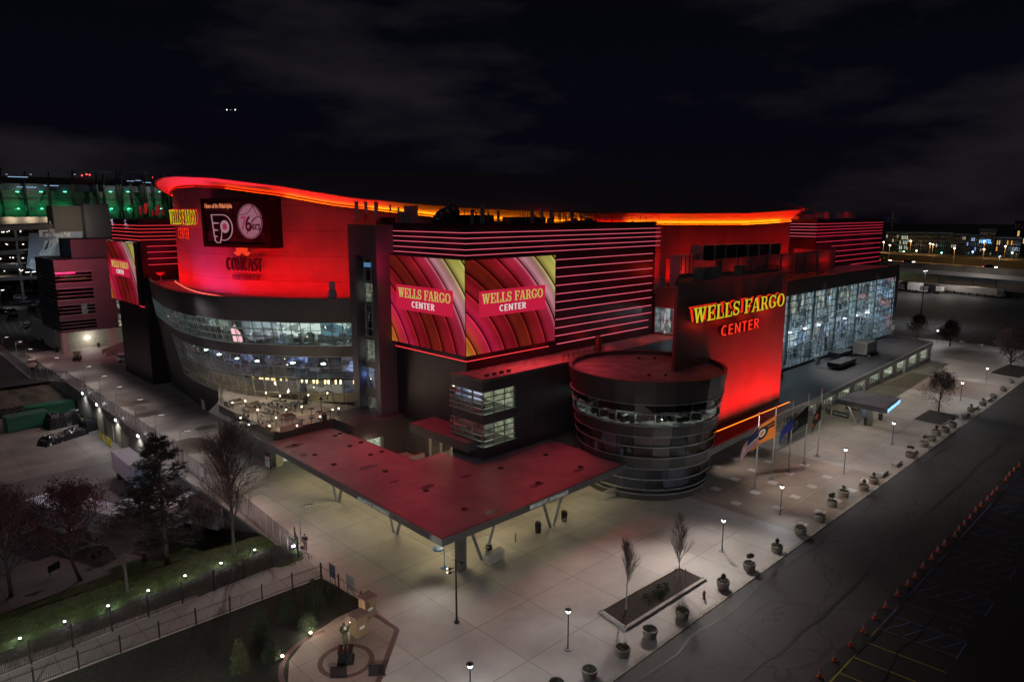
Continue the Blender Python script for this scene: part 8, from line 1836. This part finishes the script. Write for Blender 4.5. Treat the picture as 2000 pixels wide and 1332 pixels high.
mGE = emat('green_flood_lens', (.1, 1.0, .5), 8); q = MB(); GPX = [-15, 36, 82, 129, 218, 252, 285, 315]
for px in GPX: a = sy_(px, 408, SYD - 9); q.ob(tuple(a), (1.0, .5, .35)); b = sy_(px - 2, 375, SYD - 8); q.ob(tuple(b), (1.4, .4, .25))
q.build('green_floodlights', mGE, sd_, False, tuple(o4))
for px in GPX: a = sy_(px, 410, SYD - 7.5); light('POINT', 'green_flood', a - o4, 520, (.01, 1.0, .30), parent=sd_, size=.6)
for px in (60, 230, 300): a = sy_(px, 372, SYD - 16); light('POINT', 'rim_light', a - o4, 1600, (.75, .8, .6), parent=sd_, size=1)
q = MB()
for px, py in ((160, 343), (175, 342), (297, 347), (169, 341)): q.lathe([(0, -.5), (.5, 0), (0, .5)], tuple(sy_(px, py)), 6, False, False)
q.build('warning_lights', emat('red_beacon', (1, .05, .05), 5), sd_, False, tuple(o4))
q = MB(); [q.ob(tuple(sy_(px, py, SYD - 7.4)), (w_, .2, .3)) for px, py, w_ in ((35, 346, 9), (13, 341, .8), (60, 341, .8), (146, 341, .9), (100, 363, 7), (52, 366, 9), (255, 354, 4), (270, 353, 3), (288, 357, 5))]; q.build('rim_lamps', emat('cool_rim_lamp', (.45, .65, 1.0), .8), sd_, False, tuple(o4))
# ---- left parking lot
def car(lab, px, py, rz_, m, L_=4.6, suv=False, grp='cars in the left parking lot', first={}):
    t = thing('parked_car', lab, 'car', G(px, py), rz_, grp); H1 = .95 if suv else .78; H2 = 1.75 if suv else 1.42
    prof_ = [(-L_ / 2, .32), (-L_ / 2, H1 - .12), (-L_ / 2 + .12, H1), (-L_ / 2 + (.15 if suv else .55), H1 + .02), (-L_ / 2 + (.45 if suv else 1.15), H2), (L_ / 2 - 2.1, H2), (L_ / 2 - 1.25, H1 + .03), (L_ / 2 - .15, H1 - .12), (L_ / 2, H1 - .3), (L_ / 2, .32)]
    q = MB()
    def side(y, k=1): return [(x, y * (1 - (.14 if z > H1 + .1 else 0)), z) for x, z in prof_]
    A = side(-.9); B = side(.9); n = len(A); q.add(A + B, [tuple(range(n)), tuple(range(n, 2 * n))[::-1]] + [(k, n + k, n + (k + 1) % n, (k + 1) % n) for k in range(n)]); q.build('body', m, t)
    q = MB()
    xa_, xb2 = -L_ / 2 + (.6 if suv else 1.25), L_ / 2 - 1.7
    for s in (-1, 1): q.add([(xa_, s * .885, H1 + .06), (xb2 + .25, s * .885, H1 + .06), (xb2 - .25, s * .80, H2 - .1), (xa_ + .05, s * .80, H2 - .1)], [(0, 1, 2, 3)])
    q.add([(L_ / 2 - 1.28, -.75, H1 + .09), (L_ / 2 - 1.28, .75, H1 + .09), (L_ / 2 - 2.05, .66, H2 - .06), (L_ / 2 - 2.05, -.66, H2 - .06)], [(0, 1, 2, 3)]); q.add([(-L_ / 2 + (.15 if suv else .56), -.75, H1 + .09), (-L_ / 2 + (.15 if suv else .56), .75, H1 + .09), (-L_ / 2 + (.43 if suv else 1.1), .66, H2 - .06), (-L_ / 2 + (.43 if suv else 1.1), -.66, H2 - .06)], [(0, 1, 2, 3)])
    for v in range(len(q.v)): x, y, z = q.v[v]; q.v[v] = (x * 1.004, y * 1.01, z)
    q.build('windows', mCarG, t)
    for x in (-L_ / 2 + .85, L_ / 2 - .9):
        for s in (-1, 1): q = MB(); q.tube((x, s * .70, .33), (x, s * .93, .33), .33, n=16); wh_ = q.build('wheel', mBlack, t); q = MB(); q.tube((x, s * .931, .33), (x, s * .94, .33), .19, n=10); q.build('rim', mSteel, wh_)
    for s in (-1, 1): q = MB(); q.ob((L_ / 2 + .01, s * .62, H1 - .28), (.05, .35, .14)); q.build('headlight', mSteel, t); q = MB(); q.ob((-L_ / 2 - .01, s * .68, H1 - .16), (.05, .28, .16)); q.build('tail_light', mTail, t)
    return t
mCarG = mat('car_glass', (.01, .012, .015), .08); mTail = mat('tail_lamp_red', (.25, .02, .02), .3); mCB = mat('black_car_paint', (.015, .016, .018), .2, .2); mCW = mat('white_car_paint', (.6, .6, .6), .25); mCS = mat('silver_car_paint', (.25, .26, .28), .25, .4); mCN = mat('blue_car_paint', (.02, .03, .06), .2, .2)
for l, px, py, r, m, s in (('dark car at the left edge of the left parking lot', 4, 611, -2.2, mCB, False), ('dark car second in the far row, left lot', 21, 611, -2.2, mCN, False), ('dark SUV alone in the lit patch of the left lot', 24, 624, -2.1, mCB, True), ('silver car in the middle of the left lot, facing away', 52, 640, -2.1, mCS, False), ('dark car beside the silver one, left lot', 73, 640, -2.1, mCB, True), ('dark SUV behind the silver car, near the lot pole', 62, 608, -2.0, mCB, True), ('white SUV half hidden behind the annex edge', 74, 598, -2.3, mCW, True), ('white pickup like car in the far street of the left lot', 40, 584, -.8, mCW, True), ('silver car parked just in front of the white one, far left', 32, 594, -.9, mCS, False), ('white sedan parked on the far side of the left lot', 47, 592, -.9, mCW, False), ('dark car half hidden by the annex wall', 107, 638, -2.1, mCN, False), ('pale car under the annex window reflection', 119, 645, -2.1, mCS, False)): car(l, px, py, r, m, suv=s)
lm_ = MB()
for k in range(9): a = G(10 + k * 13, 655 - k * 1.0); b = G(-10 + k * 16, 625); stripe(lm_, a, b, .14, -.03)
struct('left_bay_lines', lm_, bpy.data.materials['faded_white_paint'])
def lotpole(lab, px, pb_, pt_, e_=900, double=True, col=(.9, .95, 1), grp='tall parking lot lamps', head=True, lens=10):
    b = G(px, pb_); h = GX(px, pt_, b.x).z if False else None
    d = ray(px, pt_); k = math.hypot(b.x, b.y) / math.hypot(d.x, d.y); h = HC + d.z * k
    t = thing('lot_lamp', lab, 'lamp post', b, 0, grp); q = MB(); q.tube((0, 0, 0), (0, 0, h), .18, .10, 8); q.build('pole', mBlack, t); q = MB(); q.tube((0, 0, 0), (0, 0, .9), .4, n=10); q.build('pole_base', mConcD, t)
    if head:
        q = MB(); q.ob((.7, 0, h), (1.2, .5, .18)); q.ob((-.7, 0, h), (1.2, .5, .18)); q.build('lamp_heads', mFascia, t); q = MB(); q.ob((.8, 0, h - .13), (.9, .4, .06)); q.ob((-.8, 0, h - .13), (.9, .4, .06)); q.build('lamp_lens', emat('lot_lens', (.9, .95, 1), lens) if not bpy.data.materials.get('lot_lens') else bpy.data.materials['lot_lens'], t)
        if e_: light('SPOT', 'lot_light', (0, 0, h - .5), e_, col, parent=t, size=.4, spot=130, blend=.9)
    return t
lotpole('tall black lamp pole at the far left of the left parking lot', 4, 602, 566, 2600); lotpole('tall black lamp pole in front of the annex corner, left lot', 72, 632, 530, 2600)
t = tree('leafy_tree', 'round green yellow tree in front of the garage at the far left', G(14, 580), 9, .3, 71, 3, .8, .3, 3, .2, mat('olive_leaf', (.10, .095, .03), .8, amt=.5, scale=1), 5000, .3, 1.1, group='trees near the garage')
# ================================================================== right side: lot, highway, hotels
lotpole('tall lamp pole nearest the entrance wing in the far right lot', 1797, 633, 528, 5500, lens=10); lotpole('tall dark lamp pole with a round base in the middle of the far right lot', 1944, 571, 500, 22000)
lotpole('thin lamp pole at the far edge of the far right lot', 1898, 565, 529, 0); 
HY0 = G(1745, 562); HY1 = G(2000, 588); hd_ = (HY1 - HY0); hd_.z = 0; hd_.normalize(); hn = Vector((-hd_.y, hd_.x, 0)); hn = hn if hn.x > 0 else -hn
A0 = HY0 - hd_ * 260 + hn * 14; A1_ = HY1 + hd_ * 260 + hn * 14
def hz(py): d = ray(1990, py); Q_ = G(1990, 587) + hn * 14; k = math.hypot(Q_.x, Q_.y) / math.hypot(d.x, d.y); return HC + d.z * k
zb0, zb1 = hz(550), hz(528)
hw = MB(); 
def strip3(a, b, z0, z1, wd, mb): c = (a + b) / 2; mb.ob((c.x, c.y, (z0 + z1) / 2), ((b - a).length, wd, z1 - z0), math.atan2((b - a).y, (b - a).x))
strip3(A0 + hn * 14, A1_ + hn * 14, zb0 + .6, zb1 - 1.6, 28, hw); hwy = struct('highway_deck', hw, mat('highway_asphalt', (.09, .075, .055), .7, amt=.2, scale=.05))
t = thing('highway_bridge', 'long pale concrete highway bridge beam and parapet crossing behind the far right lot', 'bridge', (A0 + A1_) / 2); o5 = t.location.copy()
q = MB(); strip3(A0, A1_, zb0, zb1 - 2.8, .8, q); q.build('beam', mat('bridge_beam', (.40, .38, .37), .8, amt=.1, scale=.1), t, False, tuple(o5)); q = MB(); strip3(A0 - hn * .1, A1_ - hn * .1, zb1 - 2.79, zb1, .6, q); q.build('parapet', mat('bridge_parapet', (.17, .155, .14), .8, amt=.5, scale=.12), t, False, tuple(o5))
for k in range(14): c = A0 + (A1_ - A0) * (k + .5) / 14 + hn * 9; q = MB(); q.tube((c.x, c.y, 0), (c.x, c.y, zb0 + .6), 1.1, n=12); q.build('pier', mConcD, t, False, tuple(o5))
hw2 = MB(); strip3(A0 + hn * 60, A1_ + hn * 60, zb1 - 3, zb1 + .5, 26, hw2); struct('far_carriageway', hw2, bpy.data.materials['highway_asphalt'])
mSod = emat('sodium_lamp', (1, .72, .45), 22)
HL = [(1723, 505, 473, 1), (1776, 503, 471, 1), (1813, 512, 476, 1), (1862, 506, 489, 0), (1918, 511, 472, 1), (1960, 511, 481, 1), (1736, 500, 479, 0), (1820, 500, 478, 0), (1920, 503, 487, 0)]
for i, (px, pb_, pt_, big) in enumerate(HL):
    d = ray(px, pb_); Q_ = None
    dd_ = hn.dot(A0 + hn * (30 + 30 * big)); k = dd_ / hn.dot(Vector((d.x, d.y, 0))); b = Vector((d.x * k, d.y * k, zb1)); d2 = ray(px, pt_); h = HC + d2.z * (math.hypot(b.x, b.y) / math.hypot(d2.x, d2.y)) - zb1; h = max(6, h)
    t = thing('highway_lamp', 'orange glowing highway lamp, %s from the left above the bridge' % ('first' if i == 0 else ORD[i]), 'lamp post', b, 0, 'highway lamps'); q = MB(); q.tube((0, 0, -2), (0, 0, h), .22, .12, 6); q.build('pole', mat('tan_pole', (.25, .2, .13), .6) if i == 0 else bpy.data.materials['tan_pole'], t); q = MB(); q.lathe([(0, -.3), (.5, 0), (0, .3)], (0, 0, h), 8, False, False); q.build('lamp_head', mSod, t)
    light('POINT', 'sodium_light', (0, -1, h - .8), 1500, (1, .55, .18), parent=t, size=.5)
for i, (px, py, l) in enumerate(((1730, 508, 'car with glowing lights on the highway near the striped block'), (1775, 512, 'dark car with white lights on the highway'), (1935, 513, 'dark car with red tail lights on the highway, at the right'))):
    d = ray(px, py); k = hn.dot(A0 + hn * 16) / hn.dot(Vector((d.x, d.y, 0))); t = car(l, px, py, math.atan2(hd_.y, hd_.x), mCB, 4.8, True, 'cars on the highway'); t.location = (d.x * k, d.y * k, zb1 - 1.6); q = MB(); [q.ob((2.5, s * .6, .8), (.2, .5, .3)) for s in (-1, 1)]; q.build('lit_headlamps', emat('car_headlamp', (1, .9, .75), 8) if i == 0 else bpy.data.materials['car_headlamp'], t); q = MB(); [q.ob((-2.5, s * .6, .8), (.2, .5, .3)) for s in (-1, 1)]; q.build('lit_taillamps', emat('car_taillamp', (1, .12, .03), 5) if i == 0 else bpy.data.materials['car_taillamp'], t)
# trucks, sheds below the bridge
UB = [(1749, 566, 9, 3.6, mat('pink_white_truck', (.5, .4, .38), .5), 'pale boxy truck parked below the bridge, next to the arena edge'), (1772, 568, 11, 3.2, mBlack, 'dark vehicle below the bridge, second from the left'), (1792, 571, 8, 3.6, mWhite, 'white trailer below the bridge, left of the long white one'), (1818, 572, 10, 3.0, mBlack, 'dark flatbed with gear below the bridge'), (1866, 573, 40, 2.8, mat('white_red_trailer', (.42, .38, .38), .6, amt=.3, scale=.1), 'very long white trailer row below the bridge'), (1925, 577, 12, 2.6, mat('olive_tank', (.12, .11, .05), .6), 'olive tank vehicle below the bridge'), (1975, 583, 16, 2.2, mBlack, 'dark flatbed at the right below the bridge')]
for i, (px, py, L_, h, m, l) in enumerate(UB):
    t = thing('parked_truck', l, 'truck', G(px, py), math.atan2(hd_.y, hd_.x), 'trucks below the bridge'); q = MB(); q.box(-L_ / 2, L_ / 2 - 2.4, -1.3, 1.3, 1.1, h + .6); q.box(-L_ / 2, L_ / 2, -1.1, 1.1, .7, 1.09); q.build('cargo_box', m, t); q = MB(); q.prism([(L_ / 2 - 2.2, -1.2), (L_ / 2, -1.1), (L_ / 2, 1.1), (L_ / 2 - 2.2, 1.2)], 1.1, 3.0); q.build('cab', mWhite if i % 2 else mCS, t); q = MB()
    for x in np.arange(-L_ / 2 + 1, L_ / 2, 3.2): [q.tube((x, s, .5), (x, s + .25, .5), .5, n=10) for s in (-1.3, 1.05)]
    q.build('wheels', mBlack, t)
for px, e_ in ((1752, 900), (1790, 2400), (1850, 2600), (1900, 1800)): b = G(px, 575); light('POINT', 'bridge_light', (b.x, b.y, 7), e_ * .5, (1, .9, .8), size=.5, parent=bpy.data.objects['highway_bridge'], woff=tuple(o5))
# hotels
def hotel(lab, px0, px1, yt, yb_, Dk, nx, nz_, base, litf, cols, nm_='hotel', seed=0, sign=None):
    d = ray((px0 + px1) / 2, yb_); m0 = Vector((d.x, d.y, 0)).normalized() * Dk; rr = math.hypot(*ray((px0 + px1) / 2, yb_).xy)
    def P(px, py): q_ = ray(px, py); k = Dk / (Vector((q_.x, q_.y, 0)).dot(m0.normalized())); return O + q_ * k
    a = P(px0, yb_); b = P(px1, yb_); zt_ = P((px0 + px1) / 2, yt).z; c = (a + b) / 2; ang = math.atan2((b - a).y, (b - a).x); W = (b - a).length; H = zt_
    t = thing(nm_, lab, 'building', (c.x, c.y, 0), ang, 'buildings beyond the highway'); q = MB(); q.box(-W / 2, W / 2, 0, 22, 0, H); q.build('walls', mat(nm_ + '_wall', base, .8, amt=.15, scale=.05), t)
    rs = random.Random(seed); mats = [mat('unlit_pane', (.015, .015, .018), .2)] + [emat('lit_pane', c_, 1) for c_ in cols]
    q = MB(); pr_ = MB()
    for i in range(nx):
        for j in range(nz_):
            x = -W / 2 + W * (i + .5) / nx; z = H * (.12 + .84 * (j + .5) / nz_); ww, hh = W / nx * .30, H / nz_ * .30; lit = rs.random() < litf
            q.mat(1 + rs.randrange(len(cols)) if lit else 0); q.quad((x - ww, -.06, z - hh), (x + ww, -.06, z - hh), (x + ww, -.06, z + hh), (x - ww, -.06, z + hh))
    q.build('window_panes', mats, t); q = MB(); [q.box(-W / 2 + W * i / nx - .12, -W / 2 + W * i / nx + .12, -.3, -.001, 0, H) for i in range(1, nx)]; q.build('facade_fins', mat(nm_ + '_fin', tuple(c_ * .9 for c_ in base), .8), t)
    q = MB(); q.box(-W / 2 - .3, W / 2 + .3, -.3, 22.3, H + .001, H + .7); q.build('roof_edge', mConcD, t)
    if sign: textmesh(sign[0], sign[1], emat('blue_hotel_sign', (.2, .55, 1.0), 1.4) if not bpy.data.materials.get('blue_hotel_sign') else bpy.data.materials['blue_hotel_sign'], (sign[2] * W, -.4, H * sign[3]), X_, Z_, .1, .1, t, 'hotel_sign', width=W * .75)
    return t
wc = [(.38, .32, .20), (.26, .22, .15), (.5, .42, .3)]
hotel('long low dark hotel with a few lit rooms, left one beyond the highway', 1727, 1856, 456, 497, 560, 30, 6, (.045, .04, .038), .12, wc, seed=3)
hotel('brightly lit corner wing of the left hotel', 1756, 1772, 457, 480, 552, 5, 5, (.10, .095, .08), .75, [(.5, .52, .38), (.38, .4, .3)], 'hotel_wing', 4)
hotel('dark hotel with tall narrow windows, in the middle beyond the highway', 1852, 1886, 459, 497, 566, 10, 6, (.055, .045, .04), .10, wc, 'hotel', 5)
hotel('pale grey hotel tower carrying the blue glowing sign', 1908, 1940, 450, 500, 575, 8, 7, (.10, .11, .13), .05, wc, 'hotel_tower', 6, ('HOTEL', 3.4, -.45, .62))
hotel('low grey hotel wing with blue lit ground floor', 1885, 1909, 461, 500, 572, 6, 5, (.075, .08, .09), .12, [(.2, .35, .7), (.3, .4, .6)], 'hotel_wing', 7)
hotel('dark block with orange lit stair windows at the right edge', 1942, 1990, 466, 508, 540, 12, 4, (.02, .025, .04), .14, [(.8, .35, .05), (.45, .5, .3)], 'office_block', 8)
hotel('far dark tower with two orange windows near the right edge', 1978, 2010, 432, 470, 700, 5, 4, (.01, .01, .014), .12, [(.7, .4, .1)], 'far_tower', 9)
t = thing('stadium_mast', 'tall slim mast with a dark floodlight bank beyond the right striped block', 'mast', G(1736, 506)); b = t.location; d = ray(1736, 412); h = HC + d.z * math.hypot(b.x, b.y) / math.hypot(d.x, d.y); q = MB(); q.tube((0, 0, 0), (0, 0, h), .5, .35, 8); q.build('mast', mPost, t); q = MB(); [q.ob((.5 * x, -.5 * x, h - 7), (.9, .9, 2.2), -.78) for x in (-5, -2.5, 0, 2.5, 5)]; q.ob((0, 0, h - 5), (8, .4, .5), -.78); q.build('lamp_bank', mPost, t)
# tree line in front of hotels
mFar = mat('far_tree_leaf', (.035, .045, .022), .9, amt=.6, scale=.2); mFarL = mat('lit_tree_leaf', (.10, .12, .07), .9, amt=.6, scale=.2); r9 = random.Random(9)  # paler leaf copy puts lamplight into the colour of some crowns
for i in range(22):
    px = 1735 + i * 12.5 + r9.uniform(-3, 3); d = ray(px, 500); k = 520 / math.hypot(d.x, d.y); h = r9.uniform(7, 12); t = thing('far_tree', 'small dark tree in the line between the highway and the hotels, %s from the left' % ('first' if i == 0 else ORD[i]), 'tree', (d.x * k, d.y * k, 0), 0, 'tree line beyond the highway'); q = MB(); q.tube((0, 0, 0), (0, 0, h * .6), .3, .15, 5); q.build('trunk', mBarkD, t); q = MB()
    for _ in range(9): leaves(q, (r9.uniform(-2.4, 2.4), r9.uniform(-2.4, 2.4), h * r9.uniform(.4, .95)), 2.0, 45, .5, r9)
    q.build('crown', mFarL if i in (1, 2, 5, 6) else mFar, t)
for px, py, col, e_ in ((1741, 493, (.6, 1, .6), 1600), (1765, 492, (.6, 1, .6), 900), (1839, 494, (.3, 1, .8), 700), (1790, 490, (1, .8, .5), 1200), (1977, 494, (.7, .85, 1), 2600), (1900, 492, (.4, .6, 1), 1500)):
    d = ray(px, py); k = 510 / math.hypot(d.x, d.y); t = thing('distant_lamp', 'distant glowing lamp between the trees beyond the highway at image column %s' % {1741: 'far left', 1765: 'left', 1839: 'middle, greenish', 1790: 'left of the middle, warm', 1977: 'far right, white', 1900: 'right, blue'}[px], 'lamp', (d.x * k, d.y * k, 0), 0, 'lamps beyond the highway'); t['label'] = t['label'].replace(' at image column', ','); zz = HC + d.z * k; q = MB(); q.tube((0, 0, 0), (0, 0, max(1, zz)), .1, n=5); q.build('pole', mBlack, t); q = MB(); q.lathe([(0, -.5), (.55, 0), (0, .5)], (0, 0, max(1, zz)), 8, False, False); q.build('lamp_head', emat('far_lamp_glow', col, 9), t); light('POINT', 'far_light', (0, -1.5, max(1, zz)), e_, col, parent=t, size=.5)
# airliner
d = ray(452, 214); k = 1400 / d.length; t = thing('airliner', 'distant airliner showing as three white lights in the night sky', 'airplane', O + d * k, .8); q = MB(); q.tube((-14, 0, 0), (14, 0, 0), 1.8, 1.6, 10); q.tube((14, 0, 0), (18, 0, .3), 1.6, .3, 10); q.tube((-14, 0, 0), (-20, 0, .8), 1.8, .4, 10); q.build('fuselage', mFascia, t); q = MB(); q.prism([(3, -1), (-3, -16), (-5, -16), (-3, -1), (-3, 1), (-5, 16), (-3, 16), (3, 1)], -.4, 0); q.build('wings', mFascia, t); q = MB(); q.add([(-15, 0, 1), (-19, 0, 1), (-20.5, 0, 6), (-18.5, 0, 6)], [(0, 1, 2, 3)]); q.add([(-15, .3, 1), (-19, .3, 1), (-20.5, .3, 6), (-18.5, .3, 6)], [(3, 2, 1, 0)]); q.build('tail_fin', mFascia, t)
for y, s in ((-7.5, 1.5), (0, 1.1), (7.5, 1.4)): q = MB(); q.lathe([(0, -s * .6), (s * .7, 0), (0, s * .6)], (-2, y, -1.2), 8, False, False); q.build('landing_light', emat('landing_light_glow', (.8, .9, 1), 6) if y < 0 else bpy.data.materials['landing_light_glow'], t)
# ================================================================== added plaza fill: spots without lamps, and a made-up row of roof boxes
fx = thing('fill_light_boxes', 'added row of dark lamp boxes on the low wing roof edge above the canopy', 'floodlight', (BXx + 1.2, BYy + .6, bz[5] + .36)); q = MB(); [q.ob((k * 1.2, 0, .25), (.5, .3, .3)) for k in range(4)]; q.build('housings', mBlack, fx); q = MB(); [q.ob((k * 1.2, -.17, .25), (.4, .03, .22)) for k in range(4)]; q.build('lenses', mFascia, fx)
def wash(loc, tgt, e_, spot=95, col=(1.0, .89, .82), size=.5): light('SPOT', 'plaza_fill', loc, e_, col, size=size, target=tgt, spot=spot, blend=1.0, parent=fx, woff=tuple(fx.location))
wash((65.8, 43.2, 15.6), (46, 32, 0), 13000, 66); wash((68.5, 41.4, 15.6), (60, 30, 0), 9000, 62); wash((77, 40.4, 15.6), (86, 33, 0), 8000, 66); wash((98, 45.6, 26.6), (104, 34, 0), 13000, 70); wash((43, 98, 23.2), (17, 60, 0), 13000, 50)
wash((37.0, 50, 4.2), (30, 38, 0), 900, 120); wash((140, 56, 22.3), (140, 38, 0), 16000, 105); wash((168, 56, 22.3), (172, 38, 0), 14000, 105); wash((44.0, 158, 32.9), (36, 150, 0), 12000, 110, (1, .85, .82)); wash((37.9, 112, 22.6), (34, 100, 0), 6500, 120, (1, .88, .85)); wash((44.0, 166, 32.9), (40, 192, 0), 15000, 115, (1, .85, .8)); wash((40.0, 137, 22.6), (12, 130, -5), 10000, 90, (1, .8, .76))
[light('SPOT', 'entry_pool_fill', (x, y + 1.2, 4.3), 260, (1, .88, .80), size=.12, parent=fx, woff=tuple(fx.location), target=(x, y, 0), spot=75, blend=.9) for x, y in ((88.9, 44.0), (85.8, 43.4), (83.4, 44.3), (97.5, 46.5))]  # added spots without fixtures, making bright pools on the paving
